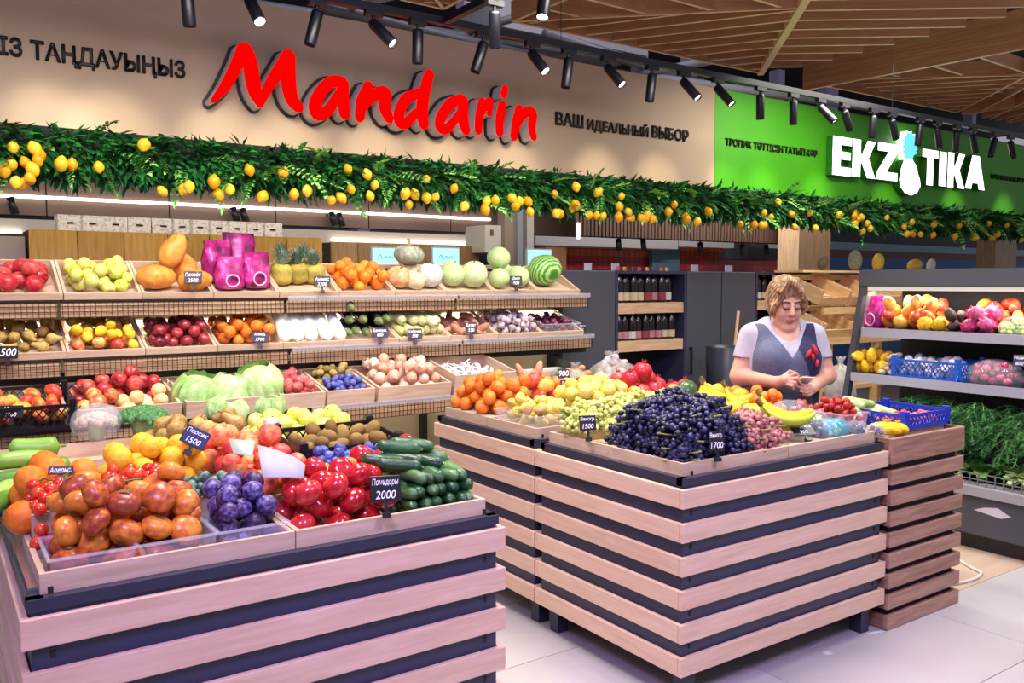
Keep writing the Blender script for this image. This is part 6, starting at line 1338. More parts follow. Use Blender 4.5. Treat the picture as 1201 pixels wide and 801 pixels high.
# cabbages
def cab_mesh(seed):
    r = random.Random(seed); mb = MB().mi(0); mb.lathe([(0, -.85), (.5, -.75), (.85, -.4), (.95, 0), (.85, .45), (.5, .78), (0, .9)], 18); mb.mi(1)
    for k in range(9):
        a0 = k * 2.4; wid = r.uniform(.75, 1.05); n = 7; m_ = 6; vs = []
        for i in range(n):
            for j in range(m_):
                u = (i / (n - 1) - .5) * 2 * wid; t = -.8 + 1.75 * j / (m_ - 1); rad = 1.0 + .02 * k + .05 * (j == m_ - 1) * (1 + math.sin(i * 2.1 + k)) + .015 * math.sin(i * 3 + j); lat = max(.08, math.cos(t * .95))
                vs.append((rad * lat * math.cos(a0 + u * (1 if j else .4)), rad * lat * math.sin(a0 + u * (1 if j else .4)), rad * math.sin(t * .95) * .98))
        mb.add(vs, [(i * m_ + j, (i + 1) * m_ + j, (i + 1) * m_ + j + 1, i * m_ + j + 1) for i in range(n - 1) for j in range(m_ - 1)])
    return mb.mesh('cabbage', [F('cabbage_in', ['a8c47a', 'c4d89c'], 4, .5, 3), F('cabbage_leaf', ['8cb862', 'b0d088', 'd8e8b8'], 3.5, .45, 4, (1, 1, .5), rand=.2, bump=.5, bscale=14)], True)
CAB = [cab_mesh(1), cab_mesh(2)]
M = bigcrate(bx(216), bx(322), 'pale crate heaped with green cabbages on the bottom shelf')
for i, (px, py, s, lab) in enumerate([(231, 463, .12, 'green cabbage at the left of the cabbage heap'), (269, 462, .115, 'green cabbage in the middle of the cabbage heap'), (304, 452, .125, 'large green cabbage on top at the right of the heap'), (272, 480, .09, 'small green cabbage in front of the heap'), (312, 476, .10, 'green cabbage below the topmost cabbage'), (250, 476, .085, 'green cabbage half hidden by the pears')]):
    p = at(px, py, Y=4.72 if i < 3 else 4.66); o = obj('cabbage', CAB[i % 2], None, p, rand_rot(PR, .5), s); tag(o, lab, 'cabbage')
    obj('stalk', MB().lathe([(0, -1.0), (.2, -1.0), (.22, -.75), (0, -.7)], 8).mesh('stalk', mat('cab_stalk', 'd8dcc0', .6)), o)
M = bigcrate(bx(326), bx(380), 'pale crate of red potatoes on the bottom shelf'); wd = (bx(380) - bx(326)) / 2 - .02
pile('red_potato', M, (-wd, wd, -.19, .19), .014, .036, 44, 'pinkish red potato on the bottom shelf', 'potato', 'red potatoes on the bottom shelf', inset=.2, top=.12)
M = bigcrate(bx(381), bx(438), 'pale crate with small pears and a red tray of plums on the bottom shelf'); wd = (bx(438) - bx(381)) / 2 - .02
hv = []
tray(-wd, wd, -.19, .02, .014, .055, 'red plastic tray of small blue plums on the bottom shelf', mat('red_plastic', 'b81c2c', .35), M=M)
pile('blue_plum', M, (-wd + .012, wd - .012, -.178, .01), .03, .019, 54, 'small blue plum in the red tray on the bottom shelf', 'plum', 'blue plums in the red tray', hv, inset=.15)
pile('fig_brown', M, (-wd, wd, .0, .19), .03, .026, 60, 'small brown-green pear behind the red tray', 'pear', 'small pears behind the red tray', hv, inset=.3, top=.14, name='small_pear')
M = bigcrate(bx(441), bx(527), 'pale crate of bagged onions on the bottom shelf'); wd = (bx(527) - bx(441)) / 2 - .02
pile('onion', M, (-wd, wd, -.19, .19), .014, .037, 64, 'pale pink onion in the bottom shelf crate', 'onion', 'pale onions on the bottom shelf', inset=.25, top=.17)
M = bigcrate(bx(530), bx(603), 'pale crate of white spring garlic on the bottom shelf', .13); wd = (bx(603) - bx(530)) / 2 - .02
pile('mushroom', M, (-wd, wd, -.19, .19), .03, .026, 40, 'white mushroom in the bottom shelf crate', 'mushroom', 'white mushrooms on the bottom shelf', inset=.2)
wl = long_mesh('spring_garlic', .16, .006, .004, .006, mat('spring_garlic_white', 'e4e0dc', .5), 6)
for i in range(16):
    o = obj('spring_garlic', wl); o.matrix_world = M @ Matrix.Translation((PR.uniform(-wd * .7, wd * .3), PR.uniform(-.15, .15), .085 + .01 * (i % 3))) @ Euler((0, PR.uniform(-.3, .1), PR.uniform(0, 3))).to_matrix().to_4x4(); tag(o, 'thin white spring garlic stalk in the bottom shelf crate', 'garlic', 'spring garlic stalks')
# black crate of mangoes at far left
S = SH[2]; Mc = Matrix.Translation((bx(26), 4.72, .955)) @ Matrix.Rotation(S['tilt'], 4, 'X')
plastic_crate(Mc, .44, .32, .13, M_BLACKP, 'black plastic crate of mangoes at the far left')
pile('mango', Mc, (-.2, .2, -.14, .14), .012, .036, 24, 'yellow-red mango in the black plastic crate at the far left', 'mango', 'mangoes in the black crate', inset=.15)
# crate of kumquats standing low in the aisle
tk = Matrix.Translation((at(508, 520, Y=4.25).x, 4.28, .55))
t = thing('wooden_stand', 'low grey plastic stand in the aisle behind cucumbers', 'stand', (tk.translation.x, 4.28, 0)); obj('column', MB().b2(-.12, .12, -.1, .1, 0, .55).mesh('column', mat('grey_stand', '8a8894', .5)), t); obj('top', MB().b2(-.16, .16, -.13, .13, .53, .549).mesh('top', mat('grey_stand', '8a8894', .5)), t)
crate(tk.translation.x, 4.28, .55, .32, .26, .1, 'small pale crate of kumquats on the low stand in the aisle')
pile('lemon_orange', tk, (-.145, .145, -.115, .115), .014, .018, 90, 'tiny golden kumquat in the small crate in the aisle', 'kumquat', 'kumquats in the aisle crate', inset=.2, name='kumquat')

# ================================================================== cooler contents
ZS1, ZS2 = 1.302, .992
def cool(kd, px, py, X, z0, sx, sy, r, n, label, cat, inset=.25, top=9, name=None):
    p = at(px, py, X=X); Mx = Matrix.Translation((X, p.y, z0)); pile(kd, Mx, (-sx, sx, -sy, sy), .002, r, n, label, cat, label, None, 3.2, inset, top, name=name)
M = Matrix.Translation((5.62, at(1026, 370, X=5.62).y, ZS1)) @ Matrix.Rotation(R(-90), 4, 'Z')
pack_bag((0, 0, 0), .08, .06, .21, 0, 0, 'tall magenta fruit pack at the left end of the upper cooler shelf')
cool('mango', 1072, 375, 5.66, ZS1, .17, .22, .048, 60, 'red-orange mango heaped on the upper cooler shelf', 'mango', .15, .2)
cool('patty_squash', 1092, 385, 5.52, ZS1, .05, .10, .045, 5, 'yellow pattypan squash in front of the mangoes', 'squash', .1)
cool('avocado', 1122, 380, 5.58, ZS1, .10, .07, .042, 12, 'dark avocado between mangoes and dragon fruit', 'avocado', .1, .12)
cool('dragon_fruit', 1148, 380, 5.60, ZS1, .13, .12, .045, 18, 'dusky pink dragon fruit on the upper cooler shelf', 'dragon fruit', .15, .16)
cool('mango', 1185, 370, 5.8, ZS1, .12, .25, .045, 24, 'red mango at the right end of the upper cooler shelf', 'mango', .15, .2)
M = Matrix.Translation((5.56, at(1192, 385, X=5.56).y, ZS1))
filled_bag(tuple(M.translation), .07, .09, .10, 'grape', .016, 26, 'clear bag of green fruit at the right of the upper cooler shelf', 'green fruit in the clear bag on the cooler shelf', 'fruit', 'green fruit in the cooler bag', 31)
cool('patty_squash', 1026, 420, 5.52, ZS2, .14, .15, .045, 24, 'golden pattypan squash heaped on the lower cooler shelf', 'squash', .15, .13)
kind('ginger', [globe(8, 10, potato_f(s + 40), 'ginger', F('ginger_skin', ['a89478', 'c4b294', 'd8caae'], 6, .7, 3, rand=.3)) for s in range(2)], None, .9)
cool('ginger', 1048, 430, 5.46, ZS2, .10, .06, .022, 26, 'pale ginger root beside the pattypan squash', 'ginger', .3)
M = Matrix.Translation((5.55, at(1100, 430, X=5.55).y, ZS2)) @ Matrix.Rotation(R(90), 4, 'Z')
plastic_crate(M, .46, .34, .125, mat('blue_crate', '1f5fc0', .35), 'bright blue plastic crate of white mushrooms on the lower cooler shelf')
pile('mushroom', M, (-.21, .21, -.15, .15), .012, .029, 70, 'white mushroom in the bright blue crate', 'mushroom', 'mushrooms in the blue crate', inset=.1, top=.12)
M = Matrix.Translation((5.52, at(1168, 430, X=5.52).y, ZS2))
pile('radish', M, (-.12, .12, -.15, .15), .002, .026, 60, 'pink radish in the film bag on the lower cooler shelf', 'radish', 'radishes in the cooler', inset=.3, top=.13)
t = thing('plastic_bag', 'clear film bag over the pink radishes in the cooler', 'bag', M.translation); obj('bag_skin', globe(10, 20, ell_f(.15, .18, .12), 'bag_skin', M_BAGC), t, (0, 0, .04))
# herbs: dill hanging over the low shelf, leafy greens in the well
M_DILL = ramp_mat('dill_green', ['23582a', '3c7c3a', '66a254'], 12, .6, 3, rand=.4); M_LET = ramp_mat('lettuce_green', ['5a8a3a', '86ac58', 'b4cc84'], 8, .5, 3, rand=.4)
def herb(seed, n, L0, m, droop, wd=.0022):
    r = random.Random(seed); mb = MB()
    for i in range(n):
        a = r.uniform(-.55, .55); b_ = r.uniform(-.5, .6); d = Vector((math.cos(a) * math.cos(b_), math.sin(a), math.sin(b_))); p = Vector((0, r.uniform(-.05, .05), r.uniform(-.03, .03))); pts = [p]
        for k in range(5): pts.append(pts[-1] + d * L0 / 5); d = (d + Vector((0, 0, -droop))).normalized()
        mb.tube(pts, wd, 3, False)
        for k in range(1, 6):
            for _ in range(7): 
                e = Vector((r.uniform(-1, 1), r.uniform(-1, 1), r.uniform(-1, .4))).normalized() * r.uniform(.02, .05); s = e.cross(Vector((.3, .5, 1))).normalized() * .0022; q = pts[k]; mb.add([q - s, q + s, q + e], [(0, 1, 2)])
    return mb.mesh('fronds', m)
HB = [herb(k, 34, .30, M_DILL, .22) for k in range(3)]; BAND = MB().lathe([(.03, -.02), (.033, 0), (.03, .02)], 10).mesh('tie', mat('rubber_tie', '9a7a3c', .6))
for i in range(16):
    y = 3.10 - (i % 8) * .15 + PR.uniform(-.03, .03); x = 5.56 + PR.uniform(-.04, .06); z = .70 + .09 * (i // 8) + PR.uniform(-.02, .03)
    t = thing('dill_bunch', 'dark green dill bunch drooping over the low cooler tray', 'dill', (x, y, z), math.pi + PR.uniform(-.4, .4), 'dill bunches in the cooler'); stuff(obj('fronds', HB[i % 3], t)); obj('tie', BAND, t, rot=(0, R(90), 0))
o = tag(obj('herb_step', MB().b2(5.5, 6.04, 1.3, 3.5, .361, .66).mesh('herb_step', M_BLACK)), 'black step inside the cooler under the dill', 'step')
LT = [herb(k + 9, 30, .16, M_LET, .12, .003) for k in range(2)]
def leafy(seed):
    r = random.Random(seed); mb = MB()
    for i in range(26):
        a = r.uniform(0, 6.28); l = r.uniform(.08, .14); d = Vector((math.cos(a), math.sin(a), r.uniform(.1, .9))).normalized(); s = d.cross(Vector((0, 0, 1))).normalized() * r.uniform(.03, .05); n = s.cross(d).normalized()
        p0 = Vector((0, 0, 0)); m1 = d * l * .6 + n * .015; tp = d * l + n * r.uniform(-.03, .02)
        mb.add([p0, m1 + s + n * .012, m1, m1 - s + n * .012, tp + s * .5, tp, tp - s * .5], [(0, 1, 2), (0, 2, 3), (1, 4, 5, 2), (2, 5, 6, 3)])
    return mb.mesh('leaves', M_LET)
LE = [leafy(k) for k in range(3)]
for i in range(14):
    t = thing('lettuce_head', 'loose pale green lettuce in the low cooler tray', 'lettuce', (5.38 + .09 * (i % 2), 3.45 - .13 * i, .42 + .02 * (i % 2)), PR.uniform(0, 6), 'lettuce heads in the cooler'); obj('leaves', LE[i % 3], t); obj('root_end', MB().lathe([(0, -.03), (.02, -.03), (.025, .02), (0, .03)], 8).mesh('root_end', mat('lettuce_root', 'd8d8b8', .6)), t)
# melons on top of the crate stand
for i, (px, py, s, m, lab) in enumerate([(1003, 306, .085, F('dusty_melon', ['5a5a48', '7a7860', '8c8a70'], 5, .7, 3), 'grey-green oval melon standing on the back display'), (1030, 308, .075, F('gold_melon', ['9a7a24', 'b8962e', 'c8aa4a'], 6, .5, 3), 'golden oval melon on the back display'), (1073, 311, .085, F('gold_melon', ['9a7a24', 'b8962e', 'c8aa4a'], 6, .5, 3), 'golden melon lying on its side on the back display'), (1092, 312, .06, F('pale_melon', ['a8a090', 'c0b8a8'], 6, .6, 3), 'small pale round melon on the back display'), (965, 315, .06, F('brown_melon', ['4a3a2a', '5e4a36'], 6, .7, 3), 'dark brown round gourd behind the woman')]):
    p = at(px, py, Y=5.12); p.z = 1.742 + s * (.8 if i == 2 else 1.22); o = obj('oval_melon', globe(12, 16, ell_f(.8, .8, 1.25), 'oval_melon', m), None, p, (0, R(80) if i == 2 else .1 * i, 0), s); tag(o, lab, 'melon'); obj('stem', STEM, o)
tb = tag(obj('display_board', MB().b2(XS0 - .02, XS0 + 4.2, 4.98, 5.3, 1.722, 1.742).b2(XS0 + 2.8, XS0 + 2.85, 5.0, 5.05, 0, 1.722).b2(XS0 + 4.1, XS0 + 4.15, 5.0, 5.05, 0, 1.722).mesh('display_board', M_PINE)), 'pale wooden top board of the crate display carrying melons', 'shelf')
net_bag(at(985, 440, Y=4.75) - Vector((0, 0, .25)), .16, .14, .36, 'net bag of white garlic on the crate display behind the woman', 'whitesack', m=MATS['white_sack'], seed=41)

# ================================================================== price tags
def tg_at(px, py, wd_px, ht_px, lines, label, X=None, Y=None, Z=None, stem=.03, tilt=-.25, **k):
    p = at(px, py, X=X, Y=Y, Z=Z); sc_ = (p - CAM).dot(CF) / FPX
    return price_tag(p - Vector((0, 0, stem + ht_px * sc_ / 2)), wd_px * sc_, ht_px * sc_, lines, label, tilt, stem=stem, **k)
tg_at(453, 574, 36, 31, ['Помидоры', '2000'], 'black price tag for tomatoes clipped to the left counter front', Y=2.225, stem=.035)
tg_at(843, 517, 19, 24, ['Виногр.', '1700'], 'black price tag between dark and pink grapes', Y=2.245, stem=.03)
tg_at(691, 496, 21, 18, ['Виногр.', '1500'], 'black price tag before the green grapes', X=2.325, stem=.035)
tg_at(948, 500, 30, 18, ['Голубика', '900'], 'black price tag lying on the bagged dark grapes', Y=2.30, stem=.02, tilt=-.9)
tg_at(220, 511, 30, 22, ['Персик', '1500'], 'navy price tag tilted beside the peaches', Y=2.84, stem=.02, tilt=-.4, roll=.5, bg=mat('tag_navy', '1a2050', .35))
tg_at(70, 551, 27, 10, ['Апельс.'], 'low black price tag between oranges and cherry tomatoes', Y=2.78, stem=.01, tilt=-.5)
tg_at(440, 528, 26, 18, ['Слива', '1200'], 'dark price tag tilted behind the red tomatoes', Y=2.80, stem=.01, tilt=-.7)
for (px, py, w1, h1, ln, Y, lab) in [(226, 325, 20, 15, ['Папайя', '2500'], 4.90, 'black price tag on the papaya crate'), (378, 330, 19, 14, ['Ананас', '3200'], 4.90, 'black price tag on the pineapple crate'), (606, 329, 15, 12, ['Дыня', '900'], 4.90, 'black price tag on the melon crate'), (305, 395, 20, 13, ['Манд.', '1700'], 4.86, 'black price tag on the middle shelf mandarins'), (9, 413, 20, 15, ['500'], 4.86, 'black price tag at the left end of the middle shelf'), (446, 390, 19, 12, ['Баклаж.', '800'], 4.86, 'grey-black price tag before the eggplants'), (487, 391, 17, 12, ['Кабачки', '550'], 4.86, 'black price tag before the pale zucchini'), (553, 384, 14, 13, ['Батат', '550'], 4.86, 'black price tag before the sweet potatoes'), (528, 451, 0, 0, None, 0, None), (627, 449, 12, 11, ['Чеснок', '950'], 4.56, 'black price tag beside the white mushrooms'), (12, 483, 26, 15, ['Манго', '1900'], 4.54, 'black price tag on the far left mango crate'), (605, 455, 0, 0, None, 0, None)]:
    if ln: tg_at(px, py, w1, h1, ln, lab, Y=Y, stem=.02)
tg_at(683, 384, 11, 9, ['Касса', '24'], 'small white lettered tag on the graphite cabinet door', Y=5.27, stem=0, tilt=0, bg=mat('tag_grey', '2a2c34', .4), yaw=0)
tg_at(662, 438, 14, 11, ['900'], 'black price tag before the net bags of potatoes', Y=3.74, stem=.02)
tg_at(665, 450, 14, 9, ['Лимон'], 'black price tag among the quinces', Y=3.6, stem=.02)
tg_at(1196, 423, 14, 14, ['Редис', '600'], 'black price tag at the right end of the lower cooler shelf', X=5.34, stem=.01, yaw=-1.2)
# ================================================================== woman behind the counter (one continuous body from a distance field)
class Field:
    def __init__(s, lo, hi, h):
        s.lo = np.array(lo, float); s.h = h; s.n = np.ceil((np.array(hi) - s.lo) / h).astype(int) + 1
        s.D = np.full(s.n, .2, np.float32)
    def sub(s, lo, hi):
        a = np.clip(np.floor((np.array(lo) - s.lo) / s.h).astype(int), 0, s.n); b = np.clip(np.ceil((np.array(hi) - s.lo) / s.h).astype(int) + 1, 0, s.n)
        sl = tuple(slice(a[i], b[i]) for i in range(3))
        g = np.meshgrid(*[s.lo[i] + s.h * np.arange(a[i], b[i]) for i in range(3)], indexing='ij'); return sl, g
    def comb(s, sl, d, k, op):
        D = s.D[sl]; d = d.astype(np.float32)
        if D.size == 0: return
        if op == 'add':
            h = np.clip(.5 + .5 * (D - d) / k, 0, 1); s.D[sl] = D + (d - D) * h - k * h * (1 - h)
        elif op == 'cut':
            h = np.clip(.5 - .5 * (D + d) / k, 0, 1); s.D[sl] = D + (-d - D) * h + k * h * (1 - h)
    def cap(s, a, b, ra, rb, k=.03, op='add', T=None):
        a, b = np.array(a, float), np.array(b, float)
        if T is not None: a = T(a); b = T(b)
        m = max(ra, rb) + .07; sl, (X, Y, Z) = s.sub(np.minimum(a, b) - m, np.maximum(a, b) + m); ab = b - a; L2 = max(1e-9, ab @ ab)
        t = np.clip(((X - a[0]) * ab[0] + (Y - a[1]) * ab[1] + (Z - a[2]) * ab[2]) / L2, 0, 1)
        d = np.sqrt((X - a[0] - t * ab[0]) ** 2 + (Y - a[1] - t * ab[1]) ** 2 + (Z - a[2] - t * ab[2]) ** 2) - (ra + (rb - ra) * t); s.comb(sl, d, k, op); return s
    def ell(s, c, r, k=.03, op='add', T=None, Rm=None):
        c = np.array(c, float); r = np.array(r, float)
        if T is not None: c = T(c)
        m = r.max() + .07; sl, (X, Y, Z) = s.sub(c - m, c + m); P_ = np.stack([X - c[0], Y - c[1], Z - c[2]], -1)
        if Rm is not None: P_ = P_ @ Rm
        k0 = np.linalg.norm(P_ / r, axis=-1); k1 = np.linalg.norm(P_ / (r * r), axis=-1) + 1e-9
        s.comb(sl, k0 * (k0 - 1) / k1, k, op); return s
    def grid(s): return np.meshgrid(*[s.lo[i] + s.h * np.arange(s.n[i]) for i in range(3)], indexing='ij')
    def mesh(s, name, mats):
        D = s.D; n = D.shape; ins = D < 0
        cnt = np.zeros([k - 1 for k in n], np.float32); acc = np.zeros([k - 1 for k in n] + [3], np.float32)
        cr = [(i, j, k) for i in (0, 1) for j in (0, 1) for k in (0, 1)]
        def S(A, o): return A[o[0]:o[0] + n[0] - 1, o[1]:o[1] + n[1] - 1, o[2]:o[2] + n[2] - 1]
        tot = sum(S(ins, o).astype(np.int8) for o in cr); act = (tot > 0) & (tot < 8); idx = np.argwhere(act)
        vid = -np.ones(act.shape, np.int64); vid[act] = np.arange(len(idx))
        P_ = np.zeros((len(idx), 3)); W_ = np.zeros(len(idx))
        for ax in range(3):
            for o in cr:
                if o[ax]: continue
                o2 = list(o); o2[ax] = 1; a = D[tuple((idx + o).T)]; b = D[tuple((idx + o2).T)]; m = (a < 0) != (b < 0)
                t = np.where(m, a / np.where(a - b == 0, 1, a - b), 0); q = np.array(o, float)[None].repeat(len(idx), 0); q[:, ax] = t; P_ += q * m[:, None]; W_ += m
        V = (idx + P_ / np.maximum(W_, 1)[:, None]) * s.h + s.lo; Fs = []
        for ax in range(3):
            sl0 = [slice(1, n[i] - 1) for i in range(3)]; sl0[ax] = slice(0, n[ax] - 1); sl1 = list(sl0); sl1[ax] = slice(1, n[ax])
            a, b = ins[tuple(sl0)], ins[tuple(sl1)]; e = np.argwhere(a != b)
            if not len(e): continue
            base = e.copy()
            for i in range(3):
                if i != ax: base[:, i] += 1
            u, v = (ax + 1) % 3, (ax + 2) % 3; off = np.zeros((4, 3), int); off[0, u] = -1; off[0, v] = -1; off[1, v] = -1; off[3, u] = -1
            q = np.stack([vid[tuple((base + off[k]).T)] for k in range(4)], 1); fl = a[tuple(e.T)]; q[~fl] = q[~fl][:, ::-1]; q = q[(q >= 0).all(1)]; Fs.append(q)
        Fc = np.concatenate(Fs); me = bpy.data.meshes.new(name); me.from_pydata(V.tolist(), [], Fc.tolist())
        for m in mats: me.materials.append(m)
        me.polygons.foreach_set('use_smooth', [True] * len(Fc)); me.update(); return me
HC = np.array((0.0, -.05, 1.515)); TA = R(16); ct, st_ = math.cos(TA), math.sin(TA)
def HT(p): p = np.array(p, float); return HC + np.array((p[0], p[1] * ct + p[2] * -st_ * 1.0, p[2] * ct + p[1] * st_))   # head leans forward
def HI(p): q = np.array(p, float) - HC; return np.stack([q[..., 0], q[..., 1] * ct + q[..., 2] * st_, q[..., 2] * ct - q[..., 1] * st_], -1)
HR = np.array([[1, 0, 0], [0, ct, -st_], [0, st_, ct]]).T
HRm = np.array([[1, 0, 0], [0, ct, -st_], [0, st_, ct]])
def torso(f, g=0):
    f.ell((0, .03, .94), (.205 + g, .16 + g, .17 + g), .05).ell((0, -.01, 1.09), (.195 + g, .155 + g, .17 + g), .06).ell((0, 0, 1.25), (.180 + g, .125 + g, .17 + g), .06)
    for s in (-1, 1): f.ell((s * .082, -.095, 1.215), (.085 + g, .075 + g, .085 + g), .04)
    f.cap((-.142, .0, 1.345), (.150, .0, 1.345), .048 + g, .048 + g, .05); f.cap((-.075, .01, 1.385), (.075, .01, 1.385), .04 + g, .04 + g, .06)
SHL, ELL, WRL = (-.168, .0, 1.335), (-.240, -.02, 1.115), (-.115, -.235, 1.105)
SHR, ELR, WRR = (.180, .0, 1.335), (.248, -.03, 1.115), (.09, -.235, 1.085)
def arms(f, g=0, full=True):
    for a, b, c in ((SHL, ELL, WRL), (SHR, ELR, WRR)):
        f.cap(a, b, .057 + g, .05 + g, .03)
        if full: f.cap(b, c, .047 + g, .030 + g, .02)
fb = Field((-.33, -.40, .0), (.34, .22, 1.70), .0045)
torso(fb); arms(fb)
for s in (-1, 1):
    fb.cap((s * .095, .03, .86), (s * .10, .02, .47), .105, .068, .04).cap((s * .10, .02, .47), (s * .10, .05, .10), .062, .04, .03).cap((s * .10, .05, .055), (s * .115, -.10, .045), .04, .032, .02)
fb.cap((0, .02, 1.36), (0, -.015, 1.47), .056, .050, .02)
# head
fb.ell((0, .018, .035), (.078, .096, .10), .02, T=HT, Rm=HRm).ell((0, -.025, -.045), (.066, .072, .088), .03, T=HT, Rm=HRm)
for s in (-1, 1): fb.ell((s * .036, -.055, -.035), (.032, .032, .034), .02, T=HT, Rm=HRm).cap((s * .048, -.04, -.085), (s * .02, -.07, -.112), .022, .020, .02, T=HT).ell((s * .078, .01, -.01), (.010, .02, .03), .008, T=HT, Rm=HRm)
fb.ell((0, -.074, -.114), (.030, .022, .020), .015, T=HT, Rm=HRm)
fb.cap((-.040, -.078, .032), (.040, -.078, .032), .011, .011, .02, T=HT)
for s in (-1, 1): fb.ell((s * .031, -.102, .010), (.019, .014, .012), .008, 'cut', T=HT, Rm=HRm); fb.ell((s * .031, -.084, .009), (.0165, .012, .011), .004, T=HT, Rm=HRm)
fb.cap((0, -.093, .018), (0, -.112, -.026), .009, .0125, .010, T=HT)
for s in (-1, 1): fb.ell((s * .012, -.103, -.031), (.008, .010, .007), .006, T=HT, Rm=HRm)
fb.ell((0, -.094, -.063), (.023, .010, .0055), .004, T=HT, Rm=HRm).ell((0, -.092, -.075), (.020, .011, .0065), .004, T=HT, Rm=HRm)
# hands: left one taps, right one holds the phone
def hand(f, palm_a, palm_b, fingers, thumb):
    f.cap(palm_a, palm_b, .027, .030, .018)
    for ch in fingers + [thumb]:
        for i in range(len(ch) - 1): f.cap(ch[i], ch[i + 1], .0098 - .0012 * i, .0090 - .0012 * i, .004)
hand(fb, (-.11, -.245, 1.108), (-.083, -.285, 1.125), [[(-.068, -.30, 1.145), (-.045, -.322, 1.160), (-.028, -.322, 1.142)], [(-.070, -.308, 1.130), (-.045, -.335, 1.138), (-.028, -.335, 1.118)], [(-.075, -.31, 1.115), (-.052, -.335, 1.115), (-.040, -.330, 1.096)], [(-.082, -.308, 1.103), (-.064, -.328, 1.098), (-.056, -.322, 1.082)]], [(-.088, -.275, 1.145), (-.062, -.285, 1.168), (-.038, -.293, 1.160)])
hand(fb, (.088, -.245, 1.083), (.055, -.285, 1.078), [[(.036, -.305, 1.098), (.004, -.325, 1.098), (-.022, -.312, 1.108)], [(.036, -.312, 1.083), (.002, -.332, 1.080), (-.026, -.320, 1.090)], [(.040, -.312, 1.068), (.008, -.330, 1.062), (-.018, -.322, 1.070)], [(.048, -.306, 1.056), (.022, -.322, 1.048), (.0, -.318, 1.052)]], [(.066, -.270, 1.102), (.048, -.272, 1.126), (.028, -.282, 1.138)])
M_SKIN = ramp_mat('skin', ['b8866e', 'c4937b', 'cda087'], 5, .5, 3, coord='Object'); M_LIP = mat('lips', 'a8585a', .45)
bm_ = fb.mesh('person', [M_SKIN, M_LIP])
cen = np.array([p.center[:] for p in bm_.polygons]); hl = HI(cen)
lip = ((hl[:, 0] / .022) ** 2 + ((hl[:, 2] + .069) / .0125) ** 2 < 1) & (hl[:, 1] < -.08)
bm_.polygons.foreach_set('material_index', lip.astype(np.int32))
wp = Vector((CAM.x, CAM.y, 0)) + Vector((math.sin(YAW), math.cos(YAW), 0)) * 4.70 + Vector((math.cos(YAW), -math.sin(YAW), 0)) * (4.70 * (917 - 600.5) / FPX)
pn = tag(obj('person', bm_, None, wp, (0, 0, -YAW + R(4))), 'person with short brown hair in slate vest and white tee looking down at a phone', 'person')
# hair
fh = Field((-.14, -.24, 1.36), (.14, .14, 1.72), .0035)
fh.ell((0, .022, .045), (.094, .110, .108), .02, T=HT, Rm=HRm)
for s in (-1, 1): fh.ell((s * .073, .014, .006), (.026, .058, .064), .02, T=HT, Rm=HRm)
fh.ell((0, .075, -.02), (.080, .052, .085), .02, T=HT, Rm=HRm)
fh.ell((.0, -.125, -.035), (.066, .080, .125), .008, 'cut', T=HT, Rm=HRm); fh.ell((0, -.02, -.02), (.070, .080, .085), .006, 'cut', T=HT, Rm=HRm)
for a, b in [((-.02, -.055, .140), (-.075, -.068, .02)), ((-.02, -.058, .140), (-.068, -.072, .088)), ((-.01, -.066, .140), (.038, -.084, .100)), ((.0, -.064, .140), (.074, -.076, .045)), ((.02, -.05, .140), (.088, -.055, -.01)), ((-.03, -.05, .135), (-.088, -.05, -.03)), ((.084, -.045, .01), (.082, -.035, -.045)), ((-.084, -.045, .0), (-.078, -.035, -.05))]: fh.cap(a, b, .020, .013, .012, T=HT)
X, Y, Z = fh.grid(); q = HI(np.stack([X, Y, Z], -1)); ang = np.arctan2(q[..., 0], q[..., 1] + .02)
fh.D += (.0032 * np.sin(ang * 26 + 5 * q[..., 2] / .05) + .002 * np.sin(ang * 57 - q[..., 2] * 60)).astype(np.float32)
o = obj('hair', fh.mesh('hair', [ramp_mat('brown_hair', ['5e4630', '8f7050', 'bd9c74'], 16, .45, 4, (3, 3, .6))]), pn); o['label'] = 'short light brown hair with side fringe'
# white tee
ft = Field((-.36, -.26, .86), (.37, .22, 1.46), .0055); torso(ft, .007); arms(ft, .012, False)
X, Y, Z = ft.grid(); D = ft.D
hem = np.maximum(1.225 - Z, 0 * Z) * 1.0; arm_zone = np.abs(X) > .205
cut = np.where(arm_zone, (1.222 + .10 * (np.abs(X) - .25)) - Z, .90 - Z)
neck = np.sqrt((X / .078) ** 2 + ((Y + .07) / .12) ** 2 + ((Z - 1.42) / .120) ** 2) - 1
ft.D = np.maximum(np.maximum(D, cut), -neck * .08).astype(np.float32)
o = obj('tee_shirt', ft.mesh('tee_shirt', [ramp_mat('white_cotton', ['9c98a4', 'a8a4b0', 'b4b0bc'], 9, .8, 3)]), pn); o['label'] = 'white short sleeved tee'
# slate vest; darker right side is the wrap plus shadow painted into its colour
fv = Field((-.30, -.28, .80), (.31, .24, 1.46), .0055); torso(fv, .017); X, Y, Z = fv.grid(); D = fv.D
vneck = 1.225 + np.abs(X - .0) * 1.5; D = np.where((Y < -.0) & (Z > vneck), np.maximum(D, .02), D)
D = np.where((Y < .0), np.maximum(D, (Z - vneck) * .55), D); hole = np.sqrt(((np.abs(X) - .235) / .055) ** 2 + ((Z - 1.31) / .12) ** 2) - 1
D = np.maximum(np.maximum(D, -hole * .06), np.maximum(.84 - Z, Z - 1.405)); back = np.sqrt((X / .10) ** 2 + ((Z - 1.43) / .06) ** 2) - 1; D = np.maximum(D, -back * .06); fv.D = D.astype(np.float32)
vm = fv.mesh('vest', [ramp_mat('slate_cloth', ['4b5066', '565c74', '60667e'], 60, .8, 2, (1, 1, 6)), ramp_mat('navy_wrap_shade_cloth', ['1c1c38', '23244a', '2c2d54'], 60, .8, 2)])
